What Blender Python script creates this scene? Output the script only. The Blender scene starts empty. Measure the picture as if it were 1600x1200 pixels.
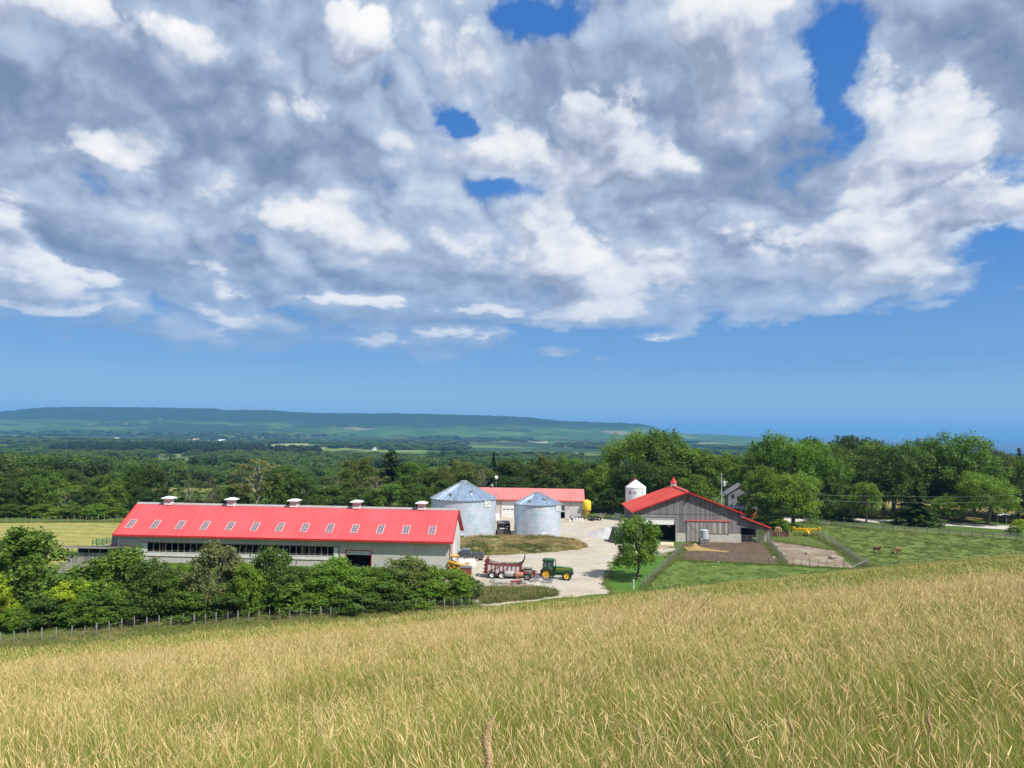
import bpy, math, random
import numpy as np
from mathutils import Matrix, Vector
rnd = random.Random(7)
scene = bpy.context.scene
COL = scene.collection
R = math.radians

# ---------------------------------------------------------------- camera maths (used to survey real positions)
FPX = 1150.0; PIT = R(3.48); ROL = R(0.8); CAMH = 22.5
def basis():
    cp, sp, cr, sr = math.cos(PIT), math.sin(PIT), math.cos(ROL), math.sin(ROL)
    return Vector((0, cp, sp)), Vector((cr, -sp*sr, cp*sr)), Vector((-sr, -sp*cr, cp*cr))
CF, CR, CU = basis()
def ray(px, py): return CF*FPX + CR*(px-800) + CU*(600-py)
def G(px, py, z=0.0):
    d = ray(px, py); t = (z-CAMH)/d.z
    return Vector((d.x*t, d.y*t, z))
def AT(px, py, Y):
    d = ray(px, py); t = Y/d.y
    return Vector((d.x*t, Y, CAMH+d.z*t))

# ---------------------------------------------------------------- tagging
def tag(o, label=None, cat=None, group=None, kind=None):
    if label: o['label'] = label
    if cat: o['category'] = cat
    if group: o['group'] = group
    if kind: o['kind'] = kind
    return o
def thing(name, label, cat, loc=(0, 0, 0), rz=0.0, group=None):
    o = bpy.data.objects.new(name, None); COL.objects.link(o)
    o.location = loc; o.rotation_euler = (0, 0, rz); o.empty_display_size = .3
    return tag(o, label, cat, group)
def kids(o): return [c for c in bpy.data.objects if c.parent == o]
def copy_tree(o, loc=None, rz=None, label=None, parent=None, scale=None):
    ch = list(o.children)
    c = o.copy(); COL.objects.link(c)
    if parent is not None: c.parent = parent
    if loc is not None: c.location = loc
    if rz is not None: c.rotation_euler = (0, 0, rz)
    if label: c['label'] = label
    if scale is not None: c.scale = scale
    for k in ch: copy_tree(k, parent=c)
    return c
ORD = ['leftmost', 'second', 'third', 'fourth', 'fifth', 'sixth', 'seventh', 'eighth', 'ninth', 'tenth', 'eleventh', 'twelfth',
       'thirteenth', 'fourteenth', 'fifteenth', 'sixteenth', 'seventeenth', 'eighteenth', 'nineteenth', 'twentieth']

# ---------------------------------------------------------------- mesh builder
class MB:
    def __init__(s, M=None):
        s.v = []; s.f = []; s.mi = []; s.M = M or Matrix(); s.m = 0
    def _add(s, vs, fs):
        b = len(s.v)
        for p in vs: s.v.append(tuple(s.M @ Vector(p)))
        for f in fs: s.f.append(tuple(i+b for i in f)); s.mi.append(s.m)
        return s
    def box(s, c, d, M=None):
        x, y, z = d[0]/2, d[1]/2, d[2]/2
        vs = [Vector((i*x, j*y, k*z)) for i in (-1, 1) for j in (-1, 1) for k in (-1, 1)]
        if M: vs = [M @ p for p in vs]
        c = Vector(c); vs = [p+c for p in vs]
        return s._add(vs, [(0, 1, 3, 2), (4, 6, 7, 5), (0, 4, 5, 1), (2, 3, 7, 6), (0, 2, 6, 4), (1, 5, 7, 3)])
    def bb(s, a, b):
        return s.box([(a[i]+b[i])/2 for i in range(3)], [abs(a[i]-b[i]) for i in range(3)])
    def bar(s, p, q, w, h=None):
        p, q = Vector(p), Vector(q); h = h or w; d = q-p
        M = d.to_track_quat('X', 'Z').to_matrix()
        return s.box((p+q)/2, (d.length, w, h), M)
    def tube(s, pts, rad, n=8, caps=True):
        pts = [Vector(p) for p in pts]
        if not hasattr(rad, '__len__'): rad = [rad]*len(pts)
        vs = []; fs = []
        for i, p in enumerate(pts):
            d = (pts[min(i+1, len(pts)-1)]-pts[max(i-1, 0)])
            q = d.to_track_quat('Z', 'Y')
            for k in range(n):
                a = 2*math.pi*k/n
                vs.append(p+q @ Vector((math.cos(a)*rad[i], math.sin(a)*rad[i], 0)))
        for i in range(len(pts)-1):
            for k in range(n):
                fs.append((i*n+k, i*n+(k+1) % n, (i+1)*n+(k+1) % n, (i+1)*n+k))
        if caps:
            fs.append(tuple(range(n))[::-1]); fs.append(tuple((len(pts)-1)*n+k for k in range(n)))
        return s._add(vs, fs)
    def lathe(s, prof, n=24, c=(0, 0, 0), axis='z', caps=False):
        vs = []; fs = []
        for r, z in prof:
            for k in range(n):
                a = 2*math.pi*k/n
                p = (math.cos(a)*r, math.sin(a)*r, z)
                if axis == 'y': p = (p[0], z, p[1])
                if axis == 'x': p = (z, p[0], p[1])
                vs.append((p[0]+c[0], p[1]+c[1], p[2]+c[2]))
        for i in range(len(prof)-1):
            for k in range(n):
                fs.append((i*n+k, i*n+(k+1) % n, (i+1)*n+(k+1) % n, (i+1)*n+k))
        if caps:
            fs.append(tuple(range(n))[::-1]); fs.append(tuple((len(prof)-1)*n+k for k in range(n)))
        return s._add(vs, fs)
    def prism(s, poly, a, b, axis='y'):
        # poly in (u,w); extruded along axis from a to b
        def P(u, w, t): return {'y': (u, t, w), 'x': (t, u, w), 'z': (u, w, t)}[axis]
        n = len(poly)
        vs = [P(u, w, a) for u, w in poly]+[P(u, w, b) for u, w in poly]
        fs = [tuple(range(n))[::-1], tuple(range(n, 2*n))]
        fs += [(i, (i+1) % n, n+(i+1) % n, n+i) for i in range(n)]
        return s._add(vs, fs)
    def quad(s, *p): return s._add(p, [tuple(range(len(p)))])
    def build(s, name, mats, parent=None, smooth=False, bevel=0, loc=None):
        me = bpy.data.meshes.new(name); me.from_pydata(s.v, [], s.f)
        mats = mats if isinstance(mats, (list, tuple)) else [mats]
        for m in mats: me.materials.append(m)
        if len(mats) > 1: me.polygons.foreach_set('material_index', s.mi)
        import bmesh
        bm = bmesh.new(); bm.from_mesh(me); bmesh.ops.recalc_face_normals(bm, faces=bm.faces)
        if bevel: bmesh.ops.bevel(bm, geom=bm.edges[:], offset=bevel, segments=2, affect='EDGES', clamp_overlap=True)
        bm.to_mesh(me); bm.free()
        if smooth:
            me.polygons.foreach_set('use_smooth', [True]*len(me.polygons))
            try: me.set_sharp_from_angle(angle=R(40))
            except Exception: pass
        me.update()
        o = bpy.data.objects.new(name, me); COL.objects.link(o)
        if parent: o.parent = parent
        if loc: o.location = loc
        return o
def npmesh(name, V, F, mats, attrs=None, smooth=False):
    me = bpy.data.meshes.new(name)
    V = np.asarray(V, np.float32); F = np.asarray(F, np.int32); k = F.shape[1]
    me.vertices.add(len(V)); me.vertices.foreach_set('co', V.ravel())
    me.loops.add(F.size); me.loops.foreach_set('vertex_index', F.ravel())
    me.polygons.add(len(F)); me.polygons.foreach_set('loop_start', np.arange(0, F.size, k, dtype=np.int32))
    if smooth: me.polygons.foreach_set('use_smooth', np.ones(len(F), bool))
    for m in mats: me.materials.append(m)
    for a, val in (attrs or {}).items():
        at = me.attributes.new(a, 'FLOAT', 'POINT'); at.data.foreach_set('value', np.asarray(val, np.float32))
    me.update(calc_edges=True); me.validate()
    return me
def link(name, me, parent=None):
    o = bpy.data.objects.new(name, me); COL.objects.link(o)
    if parent: o.parent = parent
    return o

# ---------------------------------------------------------------- materials
class NT:
    def __init__(s, tree): s.t = tree; s.n = tree.nodes; s.l = tree.links
    def new(s, typ, **kw):
        n = s.n.new(typ)
        for k, v in kw.items(): setattr(n, k, v)
        return n
    def val(s, sock, v):
        if isinstance(v, bpy.types.NodeSocket): s.l.new(v, sock)
        else: sock.default_value = v
    def math(s, op, a, b=None, c=None, clamp=False):
        n = s.new('ShaderNodeMath', operation=op, use_clamp=clamp)
        for i, x in enumerate((a, b, c)):
            if x is not None: s.val(n.inputs[i], x)
        return n.outputs[0]
    def vm(s, op, a, b=None, c=None):
        n = s.new('ShaderNodeVectorMath', operation=op)
        for i, x in enumerate((a, b, c)):
            if x is not None: s.val(n.inputs[i], x)
        return n.outputs['Value'] if op in ('DOT_PRODUCT', 'LENGTH', 'DISTANCE') else n.outputs[0]
    def noise(s, vec, scale, detail=4, rough=.5, dist=0, dim='3D'):
        n = s.new('ShaderNodeTexNoise', noise_dimensions=dim)
        if vec is not None: s.l.new(vec, n.inputs['Vector'])
        n.inputs['Scale'].default_value = scale; n.inputs['Detail'].default_value = detail
        n.inputs['Roughness'].default_value = rough; n.inputs['Distortion'].default_value = dist
        return n.outputs[0]
    def mix(s, f, a, b, blend='MIX'):
        n = s.new('ShaderNodeMix', data_type='RGBA', blend_type=blend)
        s.val(n.inputs['Factor'], f)
        for k, x in ((6, a), (7, b)):
            s.val(n.inputs[k], x if isinstance(x, bpy.types.NodeSocket) else (tuple(x)+(1,))[:4])
        return n.outputs[2]
    def sstep(s, x, a, b):
        n = s.new('ShaderNodeMapRange', interpolation_type='SMOOTHSTEP')
        s.val(n.inputs[0], x); n.inputs[1].default_value = a; n.inputs[2].default_value = b
        return n.outputs[0]
    def ramp(s, x, stops, interp='LINEAR'):
        n = s.new('ShaderNodeValToRGB'); cr = n.color_ramp; cr.interpolation = interp
        while len(cr.elements) < len(stops): cr.elements.new(.5)
        for e, (p, c) in zip(cr.elements, stops): e.position = p; e.color = tuple(c)+(1,)
        s.val(n.inputs[0], x); return n.outputs[0]
def newmat(name):
    m = bpy.data.materials.new(name); m.use_nodes = True
    nt = NT(m.node_tree); b = m.node_tree.nodes['Principled BSDF']
    return m, nt, b
MATS = {}
def mat(name, col, rough=.6, metal=0.0, var=.18, scale=3.0, bump=0.0, spec=.35, coat=0.0, dirt=None, dirtamt=.35):
    if name in MATS: return MATS[name]
    m, nt, b = newmat(name)
    tc = nt.new('ShaderNodeTexCoord').outputs['Object']
    n = nt.noise(tc, scale, 6, .6)
    c = nt.mix(nt.math('MULTIPLY', nt.sstep(n, .3, .7), 1.0), [x*(1-var) for x in col], [min(1, x*(1+var)) for x in col])
    if dirt is not None:
        n2 = nt.noise(tc, scale*.7+.3, 7, .65)
        c = nt.mix(nt.math('MULTIPLY', nt.sstep(n2, .5, .75), dirtamt), c, dirt)
    nt.l.new(c, b.inputs['Base Color'])
    b.inputs['Roughness'].default_value = rough; b.inputs['Metallic'].default_value = metal
    b.inputs['Specular IOR Level'].default_value = spec
    b.inputs['Coat Weight'].default_value = coat
    if bump:
        bp = nt.new('ShaderNodeBump'); bp.inputs['Strength'].default_value = bump; bp.inputs['Distance'].default_value = .05
        nt.l.new(n, bp.inputs['Height']); nt.l.new(bp.outputs[0], b.inputs['Normal'])
    MATS[name] = m; return m
# ---------------------------------------------------------------- camera
cam = bpy.data.cameras.new('camera'); camo = bpy.data.objects.new('camera', cam); COL.objects.link(camo)
cam.sensor_width = 36; cam.lens = 36*FPX/1600; cam.clip_start = .05; cam.clip_end = 120000
camo.matrix_world = Matrix(((CR.x, CU.x, -CF.x, 0), (CR.y, CU.y, -CF.y, 0), (CR.z, CU.z, -CF.z, CAMH), (0, 0, 0, 1)))
scene.camera = camo
scene.view_settings.view_transform = 'Standard'; scene.view_settings.look = 'None'
scene.view_settings.exposure = 0.30; scene.view_settings.gamma = 1.0
scene.cycles.use_denoising = True
scene.cycles.max_bounces = 6; scene.cycles.diffuse_bounces = 3; scene.cycles.glossy_bounces = 3
scene.cycles.transmission_bounces = 4; scene.cycles.volume_bounces = 0; scene.cycles.transparent_max_bounces = 8
scene.cycles.sample_clamp_indirect = 4.0; scene.cycles.caustics_reflective = False; scene.cycles.caustics_refractive = False
scene.render.use_persistent_data = False

# ---------------------------------------------------------------- sun
SUN = Vector((.62, -.54, 1.05)).normalized()
sl = bpy.data.lights.new('sun', 'SUN'); sl.energy = 5.0; sl.angle = R(.53); sl.color = (1, .955, .88)
so = bpy.data.objects.new('sun', sl); COL.objects.link(so); so.location = (60, -60, 200)
so.rotation_euler = (-SUN).to_track_quat('-Z', 'Y').to_euler()

# ---------------------------------------------------------------- sky with broken cumulus
world = bpy.data.worlds.new('World'); scene.world = world; world.use_nodes = True
W = NT(world.node_tree); bg = world.node_tree.nodes['Background']
bg.inputs['Strength'].default_value = .1
sky = W.new('ShaderNodeTexSky', sky_type='NISHITA'); sky.sun_disc = False
sky.sun_elevation = math.asin(SUN.z); sky.sun_rotation = math.atan2(SUN.x, SUN.y)
sky.air_density = 1.0; sky.dust_density = .4; sky.ozone_density = 2.0
d = W.new('ShaderNodeTexCoord').outputs['Generated']
sx = W.new('ShaderNodeSeparateXYZ'); W.l.new(d, sx.inputs[0]); dx, dy, dz = sx.outputs
az = W.math('ARCTAN2', dx, dy); el = W.math('ARCSINE', dz)
def comb(a, b, c):
    n = W.new('ShaderNodeCombineXYZ')
    for i, x in enumerate((a, b, c)): W.val(n.inputs[i], x)
    return n.outputs[0]
# clouds get smaller and flatter towards the horizon
q = comb(W.math('MULTIPLY', az, 1.30), W.math('MULTIPLY', W.math('LOGARITHM', W.math('ADD', W.math('MAXIMUM', el, -.02), .2), math.e), .95), W.math('MULTIPLY', dy, .3))
# irregular cloud outlines: warp the angular position with noise
wn = W.new('ShaderNodeTexNoise'); W.l.new(q, wn.inputs['Vector']); wn.inputs['Scale'].default_value = 7.0
wn.inputs['Detail'].default_value = 7; wn.inputs['Roughness'].default_value = .62
warp = W.vm('MULTIPLY', W.vm('SUBTRACT', wn.outputs['Color'], (.5, .5, .5)), (.11, .075, 0))
ang = W.vm('ADD', comb(az, el, 0), warp)
def blobs(lst, ang=ang):
    acc = None
    for (px, py, rx, ry, w) in lst:
        r = ray(px, py); a = math.atan2(r.x, r.y); e = math.atan2(r.z, math.hypot(r.x, r.y))
        ix, iy = FPX/rx*1.0, FPX/ry
        v = W.vm('MULTIPLY_ADD', ang, (ix, iy, 0), (-a*ix, -e*iy, 0))
        g = W.math('POWER', .42, W.vm('DOT_PRODUCT', v, v))
        acc = W.math('MULTIPLY', g, w) if acc is None else W.math('MULTIPLY_ADD', g, w, acc)
    return acc
HOLES = [(865, 25, 60, 38, .9), (800, 10, 35, 30, .45), (716, 186, 30, 22, 1.3), (795, 287, 55, 20, .85), (1300, 92, 34, 62, .95), (1325, 205, 24, 34, .8), (1282, 150, 20, 30, .4),
         (1578, 372, 66, 40, 1.0), (1594, 250, 30, 34, .7), (1540, 480, 160, 22, .8), (1600, 430, 60, 30, .6),
         (1270, 525, 330, 26, .95), (850, 520, 70, 14, .6), (240, 505, 40, 26, .55), (1010, 545, 120, 18, .5), (420, 480, 60, 10, .4)]
HOLES += [(200, 560, 420, 16, .8), (700, 575, 420, 14, .9), (1400, 540, 420, 22, .9)]
BRIGHT = [(1590, 310, 60, 40, .4), (1130, 380, 60, 26, .3), (1005, 340, 40, 26, .34), (620, 340, 50, 40, .3), (1120, 100, 60, 50, .25), (950, 160, 50, 40, .34), (1360, 300, 60, 40, .22), (1350, 100, 40, 40, .3), (180, 250, 60, 24, .26), (590, 260, 60, 40, .2), (1400, 390, 70, 40, .3), (140, 18, 190, 34, .42), (545, 55, 75, 42, .60), (890, 222, 170, 62, .48), (1440, 180, 85, 74, .52), (1540, 290, 85, 62, .42), (905, 425, 62, 60, .62), (840, 330, 60, 62, .40),
          (760, 415, 90, 44, .40), (480, 172, 70, 44, .36), (70, 420, 150, 26, .50), (80, 478, 130, 16, .52), (540, 470, 100, 20, .40), (1285, 370, 95, 48, .42), (1050, 445, 70, 44, .40), (1180, 40, 120, 60, .42),
          (740, 40, 110, 50, .36), (760, 525, 70, 10, .5), (600, 518, 80, 12, .42), (350, 488, 90, 32, .34), (310, 402, 34, 16, .4), (380, 325, 110, 34, .26), (470, 345, 60, 28, .3), (100, 235, 150, 40, .22), (260, 120, 110, 50, .25),
          (700, 120, 80, 60, .25), (1480, 430, 160, 30, .36), (1255, 488, 110, 18, .42), (1030, 515, 45, 9, .5), (1386, 521, 22, 14, .5), (10, 325, 50, 34, .42), (545, 400, 80, 30, .3), (680, 200, 60, 60, .2), (1030, 270, 110, 40, .22), (920, 480, 60, 20, .4), (800, 490, 140, 14, .35)]
DARK = [(150, 195, 260, 46, .34), (60, 95, 170, 44, .30), (430, 240, 95, 56, .24), (880, 130, 90, 70, .34), (1060, 150, 90, 62, .30), (80, 370, 220, 24, .30), (640, 435, 230, 16, .26), (1570, 60, 90, 90, .22), (360, 80, 120, 60, .18), (1130, 260, 150, 50, .14),
        (350, 450, 160, 14, .2), (80, 515, 200, 16, .15), (1000, 330, 100, 50, .14), (1100, 395, 130, 24, .12), (1590, 190, 60, 60, .16), (1180, 430, 120, 20, .16), (470, 130, 80, 50, .14)]
holes = blobs(HOLES); bright = blobs(BRIGHT); dark = blobs(DARK)
bright2 = blobs(BRIGHT, W.vm('ADD', ang, (.012, .030, 0)))
qw = W.vm('ADD', q, W.vm('MULTIPLY', W.vm('SUBTRACT', wn.outputs['Color'], (.5, .5, .5)), (.06, .05, 0)))
def puff(off):
    qq = W.vm('ADD', qw, off) if off else qw
    v = W.new('ShaderNodeTexVoronoi', feature='F1', voronoi_dimensions='2D'); W.l.new(qq, v.inputs['Vector'])
    v.inputs['Scale'].default_value = 9.0; v.inputs['Detail'].default_value = 4; v.inputs['Roughness'].default_value = .55
    v.inputs['Lacunarity'].default_value = 2.2; v.normalize = True
    return W.math('SUBTRACT', 1.0, W.math('MULTIPLY', v.outputs['Distance'], 1.5))
pf = puff(None)
nn = W.noise(q, 7.5, 9, .56, .0, '2D')
nb = W.noise(q, 2.4, 3, .5, .0, '2D')
pc = W.math('SUBTRACT', pf, .55); nc = W.math('SUBTRACT', nn, .5); bc = W.math('SUBTRACT', nb, .5)
def billow(off):
    n = W.noise(W.vm('ADD', qw, off) if off else qw, 4.4, 4, .5, .0, '2D')
    return W.math('ABSOLUTE', W.math('MULTIPLY_ADD', n, 2.0, -1.0))
bl = billow(None); relief = W.math('SUBTRACT', bl, billow((.012, .030, 0)))
blc = W.math('SUBTRACT', bl, .22)
tex = W.math('ADD', W.math('MULTIPLY_ADD', pc, .22, W.math('MULTIPLY', blc, .8)), W.math('MULTIPLY', nc, .95))
# layer one: the soft grey-blue sheet
cov = W.math('MULTIPLY_ADD', tex, 1.9, .55)
cov = W.math('MULTIPLY_ADD', dark, .9, W.math('MULTIPLY_ADD', bright, .8, cov))
cov = W.math('MULTIPLY_ADD', holes, -1.25, cov)
band = W.sstep(W.math('MULTIPLY_ADD', tex, .09, el), .070, .138)
sheet = W.math('MULTIPLY', W.sstep(cov, -.30, .38), band)
sb = W.math('MULTIPLY_ADD', tex, .85, .47)
sb = W.math('MULTIPLY_ADD', bc, .5, sb); sb = W.math('MULTIPLY_ADD', relief, .55, sb)
sb = W.math('MULTIPLY_ADD', dark, -.68, sb); sb = W.math('MULTIPLY_ADD', bright, .45, sb)
scol = W.ramp(sb, [(0.0, (.19, .265, .41)), (.25, (.28, .36, .51)), (.5, (.43, .525, .69)), (.75, (.62, .70, .82)), (1.0, (.87, .89, .92))])
# layer two: sunlit heaps with crisp tops
hb = W.math('MULTIPLY_ADD', tex, .85, bright)
hb = W.math('MULTIPLY_ADD', holes, -.5, hb)
hmask = W.math('MULTIPLY', W.sstep(hb, .21, .38), W.sstep(el, .095, .125))
hl = W.math('MULTIPLY_ADD', relief, 1.05, W.math('MULTIPLY_ADD', hb, .36, .22))
hl = W.math('MULTIPLY_ADD', W.math('SUBTRACT', bright, bright2), 1.5, hl)
hl = W.math('MULTIPLY_ADD', nc, 1.15, hl)
hl = W.math('MULTIPLY_ADD', dark, -.6, hl)
hcol = W.ramp(hl, [(0.0, (.30, .365, .49)), (.3, (.50, .56, .69)), (.55, (.74, .78, .85)), (.82, (.90, .905, .92)), (1.0, (.97, .965, .955))])
# far clouds near the horizon sink into the blue air
air = W.math('MULTIPLY', W.sstep(el, .24, .10), .62)
scol = W.mix(air, scol, (.20, .37, .64)); hcol = W.mix(W.math('MULTIPLY', air, .6), hcol, (.30, .46, .70))
grad = W.ramp(W.math('MULTIPLY', el, 1.6), [(0.0, (.37, .56, .79)), (.07, (.285, .475, .745)), (.15, (.18, .385, .70)), (.35, (.085, .27, .66)), (.8, (.045, .19, .58))])
skyb = W.mix(.8, W.vm('MULTIPLY', sky.outputs[0], (.055, .075, .11)), grad)
streak = blobs([(1330, 578, 330, 7, .55), (1480, 550, 220, 8, .6), (1150, 562, 160, 5, .35), (300, 560, 300, 8, .25)])
skyb = W.mix(W.math('MULTIPLY', streak, .5), skyb, (.17, .33, .62))
full = W.mix(hmask, W.mix(sheet, skyb, scol), hcol)
W.l.new(W.vm('MULTIPLY', full, (8.3, 8.3, 8.3)), bg.inputs['Color'])
world.cycles.sampling_method = 'MANUAL'; world.cycles.sample_map_resolution = 512
# ---------------------------------------------------------------- value noise for placement and relief
_rs = np.random.RandomState(11); _T = _rs.rand(256, 256)
def vnoise(x, y):
    x = np.asarray(x, float); y = np.asarray(y, float)
    xi = np.floor(x).astype(int); yi = np.floor(y).astype(int); fx = x-xi; fy = y-yi
    fx = fx*fx*(3-2*fx); fy = fy*fy*(3-2*fy)
    a = _T[xi % 256, yi % 256]; b = _T[(xi+1) % 256, yi % 256]; c = _T[xi % 256, (yi+1) % 256]; e = _T[(xi+1) % 256, (yi+1) % 256]
    return (a*(1-fx)+b*fx)*(1-fy)+(c*(1-fx)+e*fx)*fy
def fbm(x, y, o=4):
    s = 0; a = .5; n = 0
    for i in range(o): s = s+a*vnoise(x+17.3*i, y-9.1*i); n += a; a *= .5; x = np.asarray(x)*2.03; y = np.asarray(y)*2.03
    return s/n
# skyline of the escarpment, surveyed as (direction x/y, crest height)
SKY = [(0, 643), (60, 637), (110, 635.5), (220, 636.5), (340, 638), (352, 641), (410, 640.5), (490, 645), (640, 646), (760, 649), (830, 652), (860, 656.5), (940, 660), (1000, 662), (1018, 666), (1034, 673), (1070, 678.5), (1130, 681), (1210, 688), (1260, 699)]
_pt = [AT(px, py, 7500.0) for px, py in SKY]
SKT = np.array([-1.6, -.9]+[p.x/7500 for p in _pt]+[.5, 1.5]); SKZ = np.array([60., 90.]+[p.z for p in _pt]+[-150, -150.])
VY = np.array([-400, 225, 300, 420, 600, 850, 1300, 2000, 3000, 4300, 20000.]); VZ = np.array([0, 0, -4, -13, -20, -27, -38, -46, -55, -61, -61.])
def zplane(x, y): return 20.9-.22*np.asarray(y)+.1*np.asarray(x)
def zg(x, y):
    x = np.asarray(x, float); y = np.asarray(y, float)
    p = zplane(x, y)-.5*np.exp(-((x+2)/24)**2-((y-88)/22)**2)+(fbm(x*.05+3, y*.05, 3)-.5)*.9*np.clip((y-9)/20, 0, 1)
    k = .25
    near = np.where(p/k > 30, p, k*np.log1p(np.exp(np.clip(p/k, -60, 30))))
    near = np.minimum(near, 60)
    yy = y-np.clip((x-60)*.9, 0, 110)*np.clip((330-y)/80, 0, 1)
    val = np.interp(np.maximum(yy, 0), VY, VZ)
    val = val+(fbm(x*.0021, y*.0021, 3)-.5)*24*np.clip((y-500)/1500, 0, 1)+(fbm(x*.012, y*.012, 2)-.5)*5*np.clip((y-280)/300, 0, 1)
    t = x/np.maximum(y, 1)
    top = np.interp(t, SKT, SKZ)
    rise = np.interp(y, [4300, 5200, 6200, 6800, 7250, 7500, 20000], [0, .10, .33, .55, .96, 1, 1])
    gul = (fbm(t*40, y*.0011+5, 4)-.5)*46*np.interp(y, [4300, 6000, 7000, 7300, 7500], [0, 1.3, 1.1, .25, .04])
    base = val
    hill = base+(top-base)*rise+gul+(fbm(x*.011, y*.011, 3)-.5)*14*np.interp(y, [5000, 7000, 7480, 7600], [0, 1, .25, .1])
    hill = hill+(fbm(x*.021, y*.004, 3)-.5)*16*np.interp(y, [7000, 7350, 7600], [0, 1, 1])
    z = np.where(y > 4300, hill, val)
    lake = np.clip((t-.37)/.06, 0, 1)*np.clip((y-900)/2500, 0, 1)
    z = z*(1-lake)+(-150)*lake
    return near+z
def zg1(x, y): return float(zg(np.array([x]), np.array([y]))[0])

# ---------------------------------------------------------------- ground materials
def wpos(nt):
    return nt.new('ShaderNodeNewGeometry').outputs['Position']
def ground_mat():
    m, nt, b = newmat('ground_cover')
    P = wpos(nt); s = nt.new('ShaderNodeSeparateXYZ'); nt.l.new(P, s.inputs[0]); x, y, z = s.outputs
    plane = nt.math('ADD', nt.math('MULTIPLY_ADD', y, -.22, 20.9), nt.math('MULTIPLY', x, .1))
    n1 = nt.noise(P, .35, 8, .65); n2 = nt.noise(P, .045, 5, .55); n3 = nt.noise(P, 3.0, 6, .7)
    mea = nt.mix(nt.sstep(n1, .3, .7), (.075, .095, .020), (.14, .14, .040))
    lawn = nt.mix(nt.sstep(n1, .3, .7), (.055, .105, .018), (.095, .145, .030))
    lawn = nt.mix(nt.math('MULTIPLY', nt.sstep(n2, .45, .7), .5), lawn, (.15, .15, .045))
    lawn = nt.mix(nt.math('MULTIPLY', nt.sstep(n3, .5, .8), .4), lawn, (.03, .06, .012))
    # valley floor: a patchwork of hay, crop and wood
    v = nt.new('ShaderNodeTexVoronoi', feature='F1'); nt.l.new(nt.vm('MULTIPLY', P, (.0042, .0024, 0)), v.inputs['Vector']); v.inputs['Scale'].default_value = 1.0
    vs = nt.new('ShaderNodeSeparateColor'); nt.l.new(v.outputs['Color'], vs.inputs[0])
    farm = nt.ramp(vs.outputs[0], [(0, (.09, .16, .035)), (.3, (.15, .21, .05)), (.5, (.21, .24, .075)), (.7, (.12, .19, .04)), (.88, (.31, .29, .13)), (.97, (.42, .37, .21))], 'CONSTANT')
    wn = nt.noise(nt.vm('MULTIPLY', P, (.0016, .0026, 0)), 1.0, 5, .6)
    wd = nt.noise(P, .02, 6, .7)
    wood = nt.mix(nt.sstep(wd, .35, .65), (.022, .046, .014), (.045, .075, .024))
    farm = nt.mix(nt.sstep(nt.math('ADD', wn, nt.math('MULTIPLY', nt.sstep(y, 2200, 3000), .10)), .52, .58), farm, wood)
    wt = nt.noise(P, .011, 8, .72)
    wdk = nt.mix(nt.sstep(wt, .38, .62), (.010, .030, .010), (.030, .062, .018))
    fld = nt.ramp(vs.outputs[1], [(0, (.042, .10, .020)), (.4, (.065, .135, .028)), (.65, (.09, .165, .036)), (.85, (.05, .11, .022)), (.97, (.20, .18, .10))], 'CONSTANT')
    pat = nt.noise(nt.vm('MULTIPLY', P, (.00055, .0012, .006)), 1.0, 6, .62)
    wood2 = nt.mix(nt.sstep(pat, .455, .50), wdk, fld)
    wood2 = nt.mix(nt.math('MULTIPLY', nt.sstep(wt, .50, .60), .55), wood2, wdk)
    far = nt.mix(nt.sstep(y, 4600, 5600), farm, wood2)
    edge = nt.sstep(nt.math('MULTIPLY_ADD', nt.math('SUBTRACT', pat, .5), 150.0, z), 25, 75)
    far = nt.mix(edge, far, nt.mix(nt.sstep(wt, .36, .62), (.008, .026, .010), (.022, .048, .016)))
    c = nt.mix(nt.sstep(y, 240, 420), lawn, far)
    def patch(cx, cy, hx, hy, col, c):
        e = nt.noise(P, .03, 3, .5)
        u = nt.math('DIVIDE', nt.math('ABSOLUTE', nt.math('SUBTRACT', x, cx)), hx); v_ = nt.math('DIVIDE', nt.math('ABSOLUTE', nt.math('SUBTRACT', y, cy)), hy)
        k = nt.sstep(nt.math('ADD', nt.math('MAXIMUM', u, v_), nt.math('MULTIPLY', nt.math('SUBTRACT', e, .5), .3)), 1.02, .96)
        return nt.mix(k, c, nt.mix(nt.sstep(n1, .3, .7), [q*.8 for q in col], [q*1.15 for q in col]))
    c = patch(-150, 335, 85, 58, (.20, .215, .065), c)
    c = patch(-45, 330, 45, 45, (.22, .22, .07), c)
    c = patch(-610, 1300, 175, 260, (.13, .155, .06), c)
    c = patch(-300, 560, 120, 40, (.11, .18, .05), c)
    c = patch(-1480, 3500, 230, 330, (.42, .35, .20), c)
    c = nt.mix(nt.sstep(plane, .1, 1.0), c, mea)
    nt.l.new(c, b.inputs['Base Color']); b.inputs['Roughness'].default_value = .95; b.inputs['Specular IOR Level'].default_value = .1
    return m
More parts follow.
